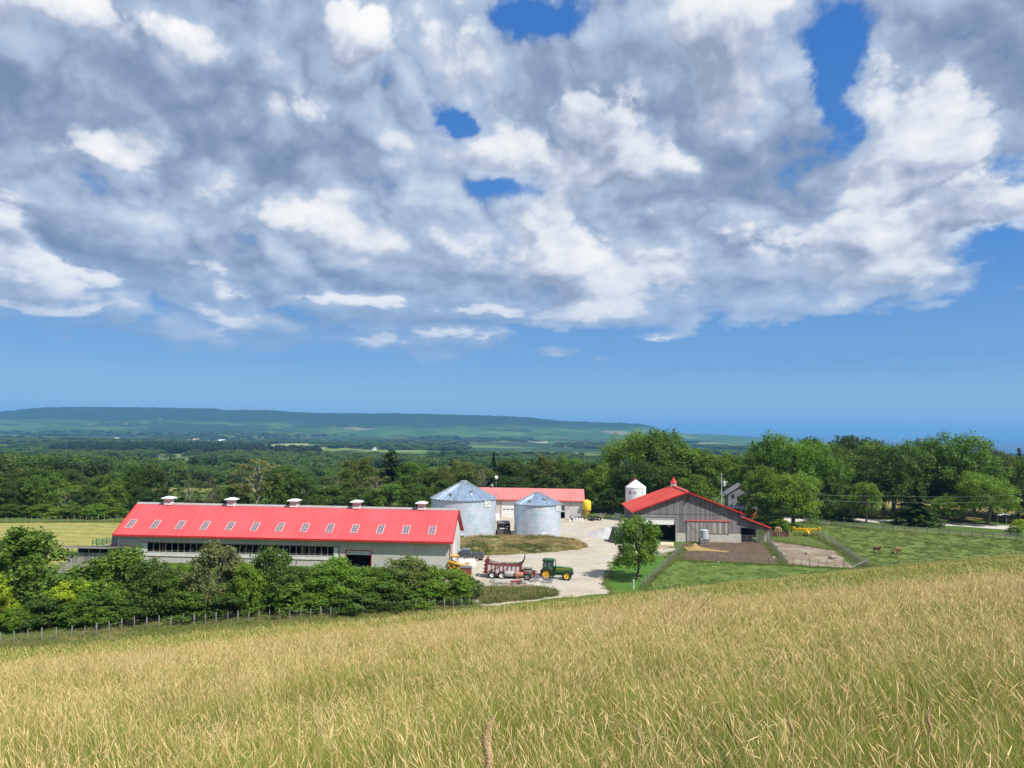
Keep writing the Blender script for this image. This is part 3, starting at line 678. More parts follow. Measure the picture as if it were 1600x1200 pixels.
# ---- rows behind the farmyard
def row(name, lst, group, lab, dd):
    for i, a in enumerate(lst): plant(name, *a[:6], a[6] if len(a) > 6 else lab(i), group=group)
BR = 'trees in the row behind the silos and red-roofed shed'
row('row_tree', [(562, 222, 711, 56, 'oval', 'olive', 'tall olive tree with a forked trunk in the row behind the long barn'), (612, 228, 702, 46, 'pine', 'deep', 'tall dark flat-topped pine above the row behind the long barn'),
 (524, 216, 738, 60, 'airy', 'olive', 'thin airy tree left of the tall olive tree'), (590, 214, 738, 52, 'airy', 'grey', 'grey thin-leaved tree beside the flat-topped pine'),
 (645, 226, 720, 58, 'oval', 'mid', 'round tree right of the flat-topped pine'), (684, 218, 728, 54, 'oval', 'olive', 'olive tree above the left side of the big grain bin'),
 (722, 224, 716, 60, 'oval', 'olive', 'olive tree behind the peak of the big grain bin'), (752, 220, 722, 50, 'airy', 'olive', 'airy tree between the big bin peak and the lamp pole'),
 (772, 236, 705, 24, 'spruce', 'spruce', 'narrow spruce above the lamp pole'), (800, 224, 714, 54, 'oval', 'dark', 'dark tree behind the small grain bin peak'),
 (832, 232, 716, 34, 'spruce', 'spruce', 'spruce above the red-roofed shed'), (858, 222, 712, 60, 'oval', 'olive', 'olive tree above the middle of the shed roof'),
 (890, 226, 710, 56, 'oval', 'mid', 'tree above the right part of the shed roof'), (918, 215, 722, 56, 'oval', 'dark', 'dark tree above the yellow tank'),
 (938, 206, 728, 50, 'oval', 'leafy', 'lighter tree right of the yellow tank'), (958, 200, 762, 46, 'oval', 'deep', 'low very dark tree left of the white feed silo'), (960, 222, 722, 50, 'oval', 'mid', 'tree behind the low very dark tree'),
 (700, 212, 752, 56, 'bush', 'dark', 'dark bushy tree behind the left shoulder of the big grain bin'), (655, 208, 758, 54, 'bush', 'dark', 'dark bushy tree above the last roof vent of the long barn'),
 (610, 207, 756, 54, 'bush', 'mid', 'bushy tree between the last two roof vents'), (566, 206, 762, 50, 'bush', 'dark', 'dark bushy tree just right of the fourth roof vent'),
 (520, 205, 760, 54, 'bush', 'mid', 'bushy tree left of the fourth roof vent'), (478, 204, 752, 56, 'bush', 'dark', 'dark bushy tree right of the third roof vent'),
 (805, 212, 745, 60, 'bush', 'deep', 'very dark bushy tree behind the shed roof middle'), (860, 210, 744, 60, 'bush', 'deep', 'very dark bushy tree behind the shed roof right half'), (905, 207, 752, 50, 'bush', 'dark', 'dark bushy tree behind the shed roof right end')], BR, None, 0)
LR = 'trees in the row beyond the hay field and long barn'
row('row_tree', [(444, 204, 728, 58, 'oval', 'dark', 'dark tree right of the bare-branched tree'), (404, 196, 708, 72, 'airy', 'grey', 'tall grey tree with bare spreading branches behind the second vent'),
 (375, 198, 752, 44, 'bush', 'dark', 'dark bushy tree left of the bare-branched tree'), (350, 204, 762, 40, 'bush', 'mid', 'low bushy tree above the second roof vent'), (428, 198, 742, 44, 'bush', 'mid', 'bushy tree under the right side of the bare-branched tree'),
 (335, 190, 742, 36, 'airy', 'grey', 'thin half-bare tree in front of the small clearing'), (298, 192, 744, 40, 'airy', 'olive', 'thin airy tree between the first vent and the clearing'), (322, 196, 781, 70, 'bush', 'olive', 'low scrub in front of the small clearing'), (285, 192, 781, 56, 'bush', 'dark', 'low dark scrub behind the first roof vent'),
 (214, 186, 728, 36, 'oval', 'dark', 'left tree of the tall dark pair behind the barn left end'), (238, 188, 724, 40, 'oval', 'deep', 'right tree of the tall dark pair behind the barn left end'), (258, 191, 728, 34, 'airy', 'dark', 'airy tree leaning on the tall dark pair'), (228, 184, 765, 56, 'bush', 'deep', 'dark bush at the foot of the tall dark pair')], LR, None, 0)
FR = 'trees along the far side of the hay field'
for i, px in enumerate(range(-30, 200, 20)):
    k = ['oval', 'bush', 'airy', 'oval', 'bush'][i % 5]; tn = ['mid', 'leafy', 'olive', 'dark', 'bright', 'mid'][i % 6]
    plant('field_edge_tree', px+rnd.uniform(-5, 5), 182+rnd.uniform(0, 9), 752+rnd.uniform(-10, 16), 46, k, tn, '%s from the left in the taller row of %s along the hay field' % (['first', 'second', 'third', 'fourth', 'fifth', 'sixth', 'seventh', 'eighth', 'ninth', 'tenth', 'eleventh', 'twelfth'][i], 'trees'), group=FR)
for i, px in enumerate(range(-24, 206, 23)):
    plant('field_edge_bush', px+rnd.uniform(-4, 4), 175+rnd.uniform(0, 4), 789+rnd.uniform(-6, 8), 38, 'bush', ['leafy', 'bright', 'mid', 'dark'][i % 4], '%s from the left in the low row of bushes edging the hay field' % ['first', 'second', 'third', 'fourth', 'fifth', 'sixth', 'seventh', 'eighth', 'ninth', 'tenth'][i], cat='bush', group='bushes edging the hay field')
for i, px in enumerate(range(-30, 190, 24)):
    plant('wood_edge_tree', px+rnd.uniform(-6, 6), 206+rnd.uniform(0, 16), 738+rnd.uniform(-10, 8), 52, 'oval', ['dark', 'mid', 'deep', 'olive'][i % 4], '%s from the left in the dark back row above the hay field trees' % ['first', 'second', 'third', 'fourth', 'fifth', 'sixth', 'seventh', 'eighth', 'ninth', 'tenth'][i], group='trees in the dark back row above the hay field')
# ---------------------------------------------------------------- scattered stuff (woods, grass) on points
def scatter(name, P, rot, scl, idx, sources, label, kind='stuff', cat=None):
    me = bpy.data.meshes.new(name); P = np.asarray(P, np.float32)
    me.vertices.add(len(P)); me.vertices.foreach_set('co', P.ravel())
    a = me.attributes.new('turn', 'FLOAT_VECTOR', 'POINT'); a.data.foreach_set('vector', np.asarray(rot, np.float32).ravel())
    a = me.attributes.new('size', 'FLOAT_VECTOR', 'POINT'); a.data.foreach_set('vector', np.asarray(scl, np.float32).ravel())
    a = me.attributes.new('pick', 'INT', 'POINT'); a.data.foreach_set('value', np.asarray(idx, np.int32))
    o = link(name, me); tag(o, label, cat or name.replace('_', ' '), kind=kind)
    src = bpy.data.collections.new(name+'_kinds')
    for s in sources: src.objects.link(s)
    g = bpy.data.node_groups.new(name+'_scatter', 'GeometryNodeTree')
    g.interface.new_socket('Geometry', in_out='INPUT', socket_type='NodeSocketGeometry'); g.interface.new_socket('Geometry', in_out='OUTPUT', socket_type='NodeSocketGeometry')
    gi = g.nodes.new('NodeGroupInput'); go = g.nodes.new('NodeGroupOutput')
    ci = g.nodes.new('GeometryNodeCollectionInfo'); ci.inputs['Collection'].default_value = src
    ci.inputs['Separate Children'].default_value = True; ci.inputs['Reset Children'].default_value = True
    ip = g.nodes.new('GeometryNodeInstanceOnPoints'); ip.inputs['Pick Instance'].default_value = True
    def na(nm, ty):
        n = g.nodes.new('GeometryNodeInputNamedAttribute'); n.data_type = ty; n.inputs['Name'].default_value = nm
        return n.outputs['Attribute']
    L = g.links.new
    L(gi.outputs[0], ip.inputs['Points']); L(ci.outputs[0], ip.inputs['Instance'])
    L(na('pick', 'INT'), ip.inputs['Instance Index'])
    er = g.nodes.new('FunctionNodeEulerToRotation'); L(na('turn', 'FLOAT_VECTOR'), er.inputs[0]); L(er.outputs[0], ip.inputs['Rotation'])
    L(na('size', 'FLOAT_VECTOR'), ip.inputs['Scale']); L(ip.outputs[0], go.inputs[0])
    o.modifiers.new('scatter', 'NODES').node_group = g
    return o
WOODM = foliage_mat('woodland_leaves', [(0, (.045, .092, .020)), (.35, (.075, .138, .026)), (.7, (.058, .110, .028)), (1, (.105, .160, .036))])
WOODD = foliage_mat('dark_woodland_leaves', [(0, (.018, .040, .014)), (1, (.030, .058, .018))])
def clump(seed, n, m, wide=1.0, lf=.105):
    rs = np.random.RandomState(seed); C = []
    for i in range(11):
        a_ = rs.rand()*6.283; r_ = .30*math.sqrt(rs.rand())*wide; C.append((math.cos(a_)*r_, math.sin(a_)*r_, .35+.42*rs.rand()*(1-r_), .14+.10*rs.rand()))
    C = np.array(C); i = rs.randint(0, len(C), n); dd = sphere_dirs(n, rs, .4)
    P = C[i, :3]+dd*C[i, 3:4]*(.7+.4*rs.rand(n, 1))*np.array([1, 1, 1.1]); P[:, 2] = np.maximum(P[:, 2], .02)
    k = rs.rand(n) < .12; P[k, 2] *= rs.rand(k.sum())
    N = unit(dd*.9+rs.randn(n, 3)*.5+np.array([0, 0, .3])); V, F = leaf_quads(P, N, lf, rs, 1.1)
    return bpy.data.objects.new('wood_clump', npmesh('wood_clump', V, F, [m], {'tone': np.repeat(rs.rand(n), 4)}))
SRC = [clump(31, 520, WOODM), clump(32, 460, WOODM), clump(33, 500, WOODM), clump(34, 420, WOODD), clump(35, 380, WOODD)]
SRCN = [clump(36, 2000, WOODM, 1, .050), clump(37, 1800, WOODM, 1, .050), clump(38, 2000, WOODM, 1, .048), clump(39, 1700, WOODD, 1, .050)]
CLEAR = []   # clearings as world polygons
def inpoly(x, y, poly):
    r_ = np.zeros(len(x), bool); n = len(poly)
    for i in range(n):
        x1, y1 = poly[i]; x2, y2 = poly[(i+1) % n]
        c = ((y1 > y) != (y2 > y)) & (x < (x2-x1)*(y-y1)/((y2-y1) or 1e-9)+x1); r_ ^= c
    return r_
def gpoly(px, z): return [tuple(G(a, b_, z).xy) for a, b_ in px]
F1 = gpoly([(168, 788), (168, 754), (385, 753), (400, 770), (390, 788)], -9)
F1b = gpoly([(500, 778), (560, 762), (680, 765), (690, 778)], -6)
F2 = gpoly([(172, 727), (200, 717), (300, 712), (372, 711), (330, 722), (300, 728)], -37)
F3 = gpoly([(272, 690), (300, 685.5), (395, 689), (380, 692.5), (300, 690)], -58)
F4 = gpoly([(420, 745), (560, 744), (560, 738), (430, 739)], -22)
F5 = gpoly([(670, 723), (700, 719), (700, 724)], -40)
def woods(name, n, y0, y1, tmin, tmax, hgt, wid, label, pool, dens=None, seed=1, clear=(), src=None):
    rs = np.random.RandomState(seed); u = rs.rand(n); y = y0*(y1/y0)**u; t = tmin+(tmax-tmin)*rs.rand(n); x = t*y
    keep = np.ones(n, bool)
    for c in clear: keep &= ~inpoly(x, y, c)
    if dens: keep &= dens(x, y)
    x, y = x[keep], y[keep]; k = len(x); z = zg(x, y)-.3
    h = hgt*(.7+.6*rs.rand(k))*np.interp(y, [300, 4500], [1, 1.15]); w = wid*(.8+.5*rs.rand(k))*np.interp(y, [300, 900, 4500], [1, 1.6, 3.4])
    return scatter(name, np.stack([x, y, z], 1), np.stack([0*x, 0*x, rs.rand(k)*6.28], 1), np.stack([w, w, h], 1), rs.choice(pool, k), [s.copy() for s in (src or SRC)], label)
ALLC = (F1, F1b, F2, F3, F4, F5)
woods('left_wood', 1500, 225, 640, -1.1, -.44, 12, 15, 'dense wood on the rising ground at the left beyond the hay field', [0, 1, 2, 3], seed=2, clear=(F1,), src=SRCN,
      dens=lambda x, y: (x/y < -.56) | (y > 398))
woods('near_wood', 1300, 255, 640, -.56, .22, 9.5, 13, 'belt of woodland dipping into the valley behind the farm', [0, 1, 2, 3], seed=3, clear=(F1, F1b, F4), src=SRCN,
      dens=lambda x, y: ((y > 455) | ((x/y > -.22) & (y > 275)) | ((x/y < -.40) & (y > 400))) & ~((np.abs(x+300) < 120) & (np.abs(y-560) < 40)))
woods('valley_wood', 9000, 640, 1500, -1.0, .42, 12, 15, 'patchwork of woods and hedgerows on the near valley floor', [0, 1, 2, 0, 1, 3], seed=4, clear=ALLC,
      dens=lambda x, y: (vnoise(x*.006+2, y*.0034) > .45) & ~((x/y > -.56) & (x/y < -.35) & (y > 700) & (y < 1060)) & ~((np.abs(x+300) < 120) & (np.abs(y-560) < 40)))
woods('dark_plantation', 1300, 1420, 2000, -.62, -.26, 19, 13, 'dark plantation strip across the left valley', [3, 4], seed=5, clear=(F2, F3),
      dens=lambda x, y: (y > 1540+ (x/y+.62)*200) & (y < 1950-(x/y+.62)*250))
woods('far_wood', 12000, 1500, 5200, -1.0, .45, 12, 16, 'hazy far woods on the valley floor below the escarpment', [0, 1, 2, 3], seed=6, clear=ALLC,
      dens=lambda x, y: (vnoise(x*.0026+9, y*.0015) > .50))
# ---------------------------------------------------------------- building materials
def metal_roof(name, col, per, axis=0, rough=.36, rust=None):
    """painted ribbed sheet: ribs every `per` metres along an object axis, weathered in patches"""
    m, nt, b = newmat(name); tc = nt.new('ShaderNodeTexCoord').outputs['Object']
    s = nt.new('ShaderNodeSeparateXYZ'); nt.l.new(tc, s.inputs[0]); u = s.outputs[axis]
    n = nt.noise(tc, .25, 6, .6); n2 = nt.noise(nt.vm('MULTIPLY', tc, (1.6, .12, .12) if axis == 0 else (.12, 1.6, .12)), 1.0, 5, .6)
    c = nt.mix(nt.sstep(n, .3, .7), [x*.90 for x in col], [min(1, x*1.10+.006) for x in col])
    c = nt.mix(nt.math('MULTIPLY', nt.sstep(n2, .42, .7), .42), c, [min(1, x*.74+.05) for x in col])
    cell = nt.new('ShaderNodeTexWhiteNoise', noise_dimensions='1D'); nt.l.new(nt.math('FLOOR', nt.math('DIVIDE', u, .92)), cell.inputs['W'])
    c = nt.mix(nt.math('MULTIPLY', cell.outputs['Value'], .10), c, [x*.7 for x in col])
    nt.l.new(c, b.inputs['Base Color']); b.inputs['Roughness'].default_value = rough; b.inputs['Specular IOR Level'].default_value = .4
    w = nt.math('POWER', nt.math('ABSOLUTE', nt.math('SINE', nt.math('MULTIPLY', u, math.pi/per))), 14.0)
    bp = nt.new('ShaderNodeBump'); bp.inputs['Strength'].default_value = .6; bp.inputs['Distance'].default_value = .03
    nt.l.new(w, bp.inputs['Height']); nt.l.new(bp.outputs[0], b.inputs['Normal'])
    return m
def plank_mat(name, cols, width, axis=0, rough=.9, stain=.4):
    m, nt, b = newmat(name); tc = nt.new('ShaderNodeTexCoord').outputs['Object']
    s = nt.new('ShaderNodeSeparateXYZ'); nt.l.new(tc, s.inputs[0]); u = nt.math('DIVIDE', s.outputs[axis], width)
    cell = nt.new('ShaderNodeTexWhiteNoise', noise_dimensions='1D'); nt.l.new(nt.math('FLOOR', u), cell.inputs['W'])
    st = [1, 1, 1]; st = (8, 8, .6) if axis != 2 else (.6, .6, 8)
    g = nt.noise(nt.vm('MULTIPLY', tc, st), 1.0, 6, .65)
    c = nt.ramp(nt.math('MULTIPLY_ADD', nt.math('SUBTRACT', g, .5), .8, cell.outputs['Value']), [(0, cols[0]), (.5, cols[1]), (1, cols[2])])
    fr = nt.math('FRACT', u); gap = nt.math('MAXIMUM', nt.sstep(fr, .07, .01), nt.sstep(fr, .93, .99))
    c = nt.mix(nt.math('MULTIPLY', gap, .75), c, (.02, .018, .016))
    c = nt.mix(nt.math('MULTIPLY', nt.sstep(nt.noise(tc, .35, 6, .65), .5, .7), stain), c, [x*.5 for x in cols[0]])
    nt.l.new(c, b.inputs['Base Color']); b.inputs['Roughness'].default_value = rough; b.inputs['Specular IOR Level'].default_value = .15
    bp = nt.new('ShaderNodeBump'); bp.inputs['Strength'].default_value = .5; bp.inputs['Distance'].default_value = .02; bp.invert = True
    nt.l.new(gap, bp.inputs['Height']); nt.l.new(bp.outputs[0], b.inputs['Normal'])
    return m
RED = metal_roof('red_ribbed_roof', (.62, .085, .090), .30); REDY = metal_roof('red_ribbed_roof_cross', (.62, .075, .050), .30, 1); REDF = metal_roof('faded_red_roof', (.58, .20, .18), .30)
REDT = mat('red_trim', (.50, .025, .028), .45, var=.08)
PINK = mat('faded_red_trim', (.55, .12, .11), .5, var=.1)
SIDING = metal_roof('grey_steel_siding', (.54, .52, .485), .23, 0, .5); SIDINGY = metal_roof('grey_steel_siding_sunlit', (.62, .61, .58), .23, 1, .5)  # paler end copy: the sun on the gable is put into its colour
SIDW = metal_roof('white_steel_siding', (.60, .58, .55), .23, 0, .5)
WHITE = mat('white_paint', (.78, .78, .76), .5, var=.06, scale=1.5, dirt=(.45, .42, .37), dirtamt=.3)
WHITED = mat('weathered_white', (.66, .66, .64), .6, var=.1, scale=2, dirt=(.33, .31, .28), dirtamt=.5)
DARK = mat('interior_shade', (.022, .020, .019), .9, var=.3)  # near-black: the shade inside buildings is put into this colour
BROWNP = mat('brown_wood', (.17, .10, .06), .8, var=.25)
CONC = mat('concrete', (.50, .48, .43), .9, var=.14, scale=1.5, bump=.3, dirt=(.26, .22, .17), dirtamt=.45)
GLASS = mat('dark_glass', (.045, .055, .07), .12, spec=.6, var=.3)
GREYRIDGE = mat('ridge_vent_grey', (.34, .31, .30), .7)
PLANK = plank_mat('weathered_grey_boards', [(.15, .143, .146), (.205, .197, .20), (.29, .28, .28)], .24, 0)
PLANKY = plank_mat('weathered_grey_boards_shaded', [(.085, .082, .086), (.15, .145, .15), (.25, .24, .24)], .24, 1)  # darker side copy: the shade of that wall is put into its colour
PLANKL = plank_mat('lighter_grey_boards', [(.20, .185, .17), (.30, .285, .265), (.42, .40, .37)], .22, 0, stain=.25)
POSTM = mat('weathered_post', (.24, .225, .205), .9, var=.3, scale=5)
RAILM = mat('weathered_rail', (.27, .25, .225), .9, var=.3, scale=3)
WIRE = mat('fence_wire', (.30, .30, .30), .5, metal=.6)
GALV = mat('galvanised_steel', (.52, .54, .56), .38, metal=.75, var=.12, scale=1.2)
STEEL = mat('bare_steel', (.38, .39, .40), .45, metal=.6, var=.2)
RUBBER = mat('tyre_rubber', (.022, .021, .020), .85, var=.3, dirt=(.12, .10, .08), dirtamt=.5)
BLACK = mat('black_paint', (.018, .018, .02), .45, var=.2)

# ---------------------------------------------------------------- long red-roofed barn
def long_barn():
    A = G(701, 892.6); B = Vector((-9.4, 117.6)); Cc = Vector((-64.0, 120.7)); dirv = (B-Cc).normalized(); L = (B-Cc).length; rz = math.atan2(dirv.y, dirv.x)
    oh = 1.0; fr = Vector((-dirv.y, dirv.x))        # away from the viewer
    org = Cc+fr*oh
    t = thing('long_barn', 'long grey steel barn with a bright red roof, skylights and five white vents', 'barn', (org.x, org.y, 0), rz)
    Wd = 11.8; zw = 4.55; half = Wd/2; zr = 8.9; Z0 = -.3
    def lx(px, z=2.2):   # photograph column -> distance along the front wall
        r = ray(px, 600); # solve in plan
        n = fr; s = (org.dot(n))/(r.x*n.x+r.y*n.y); p = Vector((r.x*s, r.y*s)); return (p-org).dot(dirv)
    d1a, d1b = lx(186), lx(222.5); wa, wb = lx(241), lx(529); d2a, d2b = lx(548), lx(586.5)
    th = .2; m = MB()
    def fw(x0, x1, z0, z1): m.bb((x0, 0, z0), (x1, th, z1))
    fw(0, d1a, Z0, zw); fw(d1b, wa, Z0, zw); fw(wb, d2a, Z0, zw); fw(d2b, L, Z0, zw)
    fw(d1a, d1b, 2.5, zw); fw(wa, wb, Z0, 1.68); fw(wa, wb, 3.12, zw); fw(d2a, d2b, 2.62, zw)
    m.build('wall', SIDING, t); MB().bb((0, Wd-th, Z0), (L, Wd, zw)).build('wall', SIDING, t)
    for x0, x1 in ((0.0, th), (L-th, L)):
        MB().prism([(th, Z0), (Wd-th, Z0), (Wd-th, zw), (half, zr-.35), (th, zw)], x0, x1, 'x').build('gable_wall', SIDINGY, t)
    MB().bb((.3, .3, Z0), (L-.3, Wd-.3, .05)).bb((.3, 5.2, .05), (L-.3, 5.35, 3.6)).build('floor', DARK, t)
    f = MB(); f.bb((d2b+.1, -.06, -.2), (L+.05, -.002, .32)); f.build('foundation', CONC, t)
    # roof
    ro = MB(); sl = math.hypot(half+oh, zr-zw+.15); ze = zw-.05; ex = .45
    for s in (0, 1):
        y0, y1 = (-oh, half) if s == 0 else (Wd+oh, half)
        ro.quad((-ex, y0, ze), (L+ex, y0, ze), (L+ex, y1, zr), (-ex, y1, zr)); ro.quad((-ex, y0, ze-.1), (L+ex, y0, ze-.1), (L+ex, y1, zr-.1), (-ex, y1, zr-.1))
        ro.quad((-ex, y0, ze-.1), (-ex, y1, zr-.1), (-ex, y1, zr), (-ex, y0, ze)); ro.quad((L+ex, y0, ze-.1), (L+ex, y1, zr-.1), (L+ex, y1, zr), (L+ex, y0, ze))
        k = -ex+.3
        while k < L+ex-.1:      # standing ribs
            ro.bar((k, y0, ze+.02), (k, y1, zr+.02), .045, .05); k += .92
    rf = ro.build('roof', RED, t)
    fa = MB(); fa.bb((-ex-.01, -oh-.04, ze-.26), (L+ex+.01, -oh-.003, ze+.03)); fa.build('fascia', REDT, t)
    for xx in (-ex-.02, L+ex-.03):
        rk = MB()
        for y0 in (-oh, Wd+oh): rk.bar((xx+.025, y0, ze-.03), (xx+.025, half, zr-.03), .06, .26)
        rk.build('rake_trim', REDT, t)
    MB().prism([(half-.35, zr-.16), (half, zr+.16), (half+.35, zr-.16)], -ex-.03, L+ex+.03, 'x').build('ridge_cap', GREYRIDGE, t)
    sd = Vector((0, half+oh, zr-ze)).normalized(); sn = Vector((0, -sd.z, sd.y)); S0 = Vector((0, -oh, ze))
    for px in (205, 244, 283.3, 322, 361, 400, 438.5, 477, 515.6, 554, 593, 632, 671.5):
        xc = -ex+(px-189)/(706-189)*(L+2*ex); a = S0+sd*1.55+sn*.05+Vector((xc, 0, 0)); Mx = Matrix((Vector((1, 0, 0)), sd, sn)).transposed()
        w_, h_ = 1.12, 2.15; q = MB(); c0 = a+sd*h_/2
        for sx_ in (-1, 1): q.box(c0+Vector((sx_*(w_/2-.05), 0, 0)), (.1, h_, .09), Mx)
        for sy in (-1, 1): q.box(c0+sd*sy*(h_/2-.05), (w_-.2, .1, .09), Mx)
        q.box(c0, (.05, h_-.2, .07), Mx)
        for k in range(1, 5): q.box(c0+sd*(-h_/2+h_*k/5), (w_-.2, .06, .06), Mx)
        sk = q.build('skylight', mat('skylight_frame', (.62, .42, .42), .5), t)
        MB().box(c0-sn*.005, (w_-.12, h_-.12, .05), Mx).build('pane', mat('skylight_pane', (.10, .105, .125), .25, spec=.5, var=.3), sk)
    for px in (250.5, 351, 450.5, 549, 650):
        xc = -ex+(px-200)/(708-200)*(L+2*ex)
        v = MB(); v.box((xc, half, zr+.30), (1.15, 1.15, .95)); v.box((xc, half, zr+.80), (1.3, 1.3, .07))
        vo = v.build('roof_vent', WHITE, t)
        MB().box((xc, half, zr+.42), (1.17, 1.17, .36)).build('louvre', mat('vent_louvre', (.62, .50, .52), .6), vo)
        c = MB(); c._add([(xc+i*.95, half+j*.95, zr+.86) for i, j in ((-1, -1), (1, -1), (1, 1), (-1, 1))]+[(xc+i*.95, half+j*.95, zr+.98) for i, j in ((-1, -1), (1, -1), (1, 1), (-1, 1))]+[(xc+i*.3, half+j*.3, zr+1.22) for i, j in ((-1, -1), (1, -1), (1, 1), (-1, 1))],
            [(3, 2, 1, 0), (0, 1, 5, 4), (1, 2, 6, 5), (2, 3, 7, 6), (3, 0, 4, 7), (4, 5, 9, 8), (5, 6, 10, 9), (6, 7, 11, 10), (7, 4, 8, 11), (8, 9, 10, 11)]); c.build('vent_cap', WHITE, vo)
    # long curtain window
    w = MB(); w.bb((wa-.9, -.05, 1.05), (wb+.85, -.003, 1.68)); w.bb((wa-.9, -.05, 1.68), (wa, -.003, 3.15)); w.bb((wb, -.05, 1.68), (wb+.5, -.003, 3.15)); w.bb((wa-.9, -.09, 1.62), (wb+.5, -.051, 1.70))
    ww = w.build('curtain_window', WHITED, t)
    tr_ = MB(); tr_.bb((wa-.9, -.075, 3.15), (wb+.9, -.003, 3.24)); tr_.bb((wa-.9, -.08, .98), (wb+.9, -.003, 1.05)); tr_.bb((wb+.86, -.075, 1.05), (wb+.95, -.003, 3.15)); tr_.build('window_trim', mat('dark_red_trim', (.16, .05, .045), .6), ww)
    mu = MB(); n = 30
    for i in range(1, n): x = wa+(wb-wa)*i/n; mu.bb((x-.05, .04, 1.68), (x+.05, .14, 3.12))
    mu.bb((wa, .145, 1.9), (wb, .19, 1.97)); mu.build('mullion', mat('mullion_grey', (.36, .31, .27), .7, var=.3, scale=1), ww)
    for i in range(16):   # curtain and brown stall boards glimpsed through the opening
        x = wa+(wb-wa)*(i+rnd.random())/16; MB().bb((x, 1.2, .2), (x+rnd.uniform(.3, .9), 1.3, rnd.uniform(2.2, 3.0))).build('stall_board', BROWNP, t)
    for a, b, zt, zb, nm in ((d1a, d1b, 2.5, 1.55, 'overhead_door'), (d2a, d2b, 2.62, 1.98, 'overhead_door')):
        d = MB()
        k = zt
        while k > zb+.02: d.bb((a+.06, .05, max(zb, k-.31)), (b-.06, .11, k-.02)); k -= .33
        do = d.build(nm, mat('pale_door_panel', (.58, .59, .62), .5, var=.06), t)
        fr_ = MB(); fr_.bb((a-.12, -.05, Z0), (a, -.003, zt+.12)); fr_.bb((b, -.05, Z0), (b+.12, -.003, zt+.12)); fr_.bb((a, -.05, zt), (b, -.003, zt+.12)); fr_.build('door_frame', REDT, do)
    # corner boards, downspout, gable door track
    tm = MB(); tm.bb((L-.14, -.06, Z0), (L+.06, -.004, zw-.3)); tm.bb((L+.004, -.06, Z0), (L+.07, .16, zw-.3)); tm.bb((-.06, -.06, Z0), (.12, -.004, zw-.3)); tm.build('corner_board', WHITE, t)
    MB().bb((L+.01, .6, Z0), (L+.1, 1.0, 4.2)).build('door_trim', REDT, t)
    MB().bb((L+.012, 1.05, .05), (L+.09, 4.6, 3.6)).build('sliding_door', WHITED, t)
    MB().tube([(L-.4, -.55, zw-.32), (L+.02, -.18, zw-.75), (L+.02, -.18, .5), (L-.1, -.4, .1), (L-.5, -.75, 0)], .06, 8).build('downspout', WHITE, t, smooth=True)
    return t
long_barn()

# ---------------------------------------------------------------- grain bins
def galv_mat(name):
    m, nt, b = newmat(name); tc = nt.new('ShaderNodeTexCoord').outputs['Object']; s = nt.new('ShaderNodeSeparateXYZ'); nt.l.new(tc, s.inputs[0])
    ang = nt.math('ARCTAN2', s.outputs[1], s.outputs[0]); z = s.outputs[2]
    zz = nt.math('DIVIDE', z, .84); row_ = nt.math('FLOOR', zz)
    pan = nt.math('FLOOR', nt.math('MULTIPLY_ADD', ang, 3.2, nt.math('MULTIPLY', row_, .5)))
    cell = nt.new('ShaderNodeTexWhiteNoise', noise_dimensions='2D'); c2 = nt.new('ShaderNodeCombineXYZ'); nt.l.new(pan, c2.inputs[0]); nt.l.new(row_, c2.inputs[1]); nt.l.new(c2.outputs[0], cell.inputs['Vector'])
    n = nt.noise(tc, 5.0, 6, .7); n2 = nt.noise(nt.vm('MULTIPLY', tc, (1, 1, .8)), .55, 4, .6)
    c = nt.ramp(n2, [(.3, (.42, .64, .76)), (.46, (.62, .77, .88)), (.56, (.76, .76, .90)), (.7, (.48, .74, .82))])
    c = nt.mix(nt.math('MULTIPLY', cell.outputs['Value'], .35), c, (.42, .50, .55))
    c = nt.mix(nt.math('MULTIPLY', nt.sstep(n, .35, .7), .25), c, (.74, .74, .74))
    fr = nt.math('FRACT', zz); c = nt.mix(nt.math('MULTIPLY', nt.sstep(fr, .05, .01), .5), c, (.25, .28, .30))
    nt.l.new(c, b.inputs['Base Color']); b.inputs['Metallic'].default_value = .35; b.inputs['Roughness'].default_value = .38
    w = nt.math('SINE', nt.math('MULTIPLY', z, 2*math.pi/.105)); bp = nt.new('ShaderNodeBump'); bp.inputs['Strength'].default_value = .35; bp.inputs['Distance'].default_value = .02
    nt.l.new(w, bp.inputs['Height']); nt.l.new(bp.outputs[0], b.inputs['Normal'])
    return m
GB = galv_mat('corrugated_galvanised')
BINROOF = mat('bin_roof_steel', (.42, .55, .70), .34, metal=.7, var=.22, scale=.9)
SIGNW = mat('sign_white', (.80, .82, .80), .5, var=.04); SIGNG = mat('sign_green', (.10, .30, .16), .5); SIGNG2 = mat('sign_grey_green', (.33, .42, .38), .5)
def text_mesh(name, txt, size, m, parent, M, ext=.006):
    cu = bpy.data.curves.new('lettering', 'FONT'); cu.body = txt; cu.size = size; cu.extrude = ext; cu.align_x = 'CENTER'; cu.align_y = 'CENTER'
    o = bpy.data.objects.new('lettering', cu); COL.objects.link(o); bpy.context.view_layer.update()
    me = bpy.data.meshes.new_from_object(o.evaluated_get(bpy.context.evaluated_depsgraph_get())); bpy.data.objects.remove(o)
    me.name = name; me.materials.clear(); me.materials.append(m); me.transform(M)
    return link(name, me, parent)
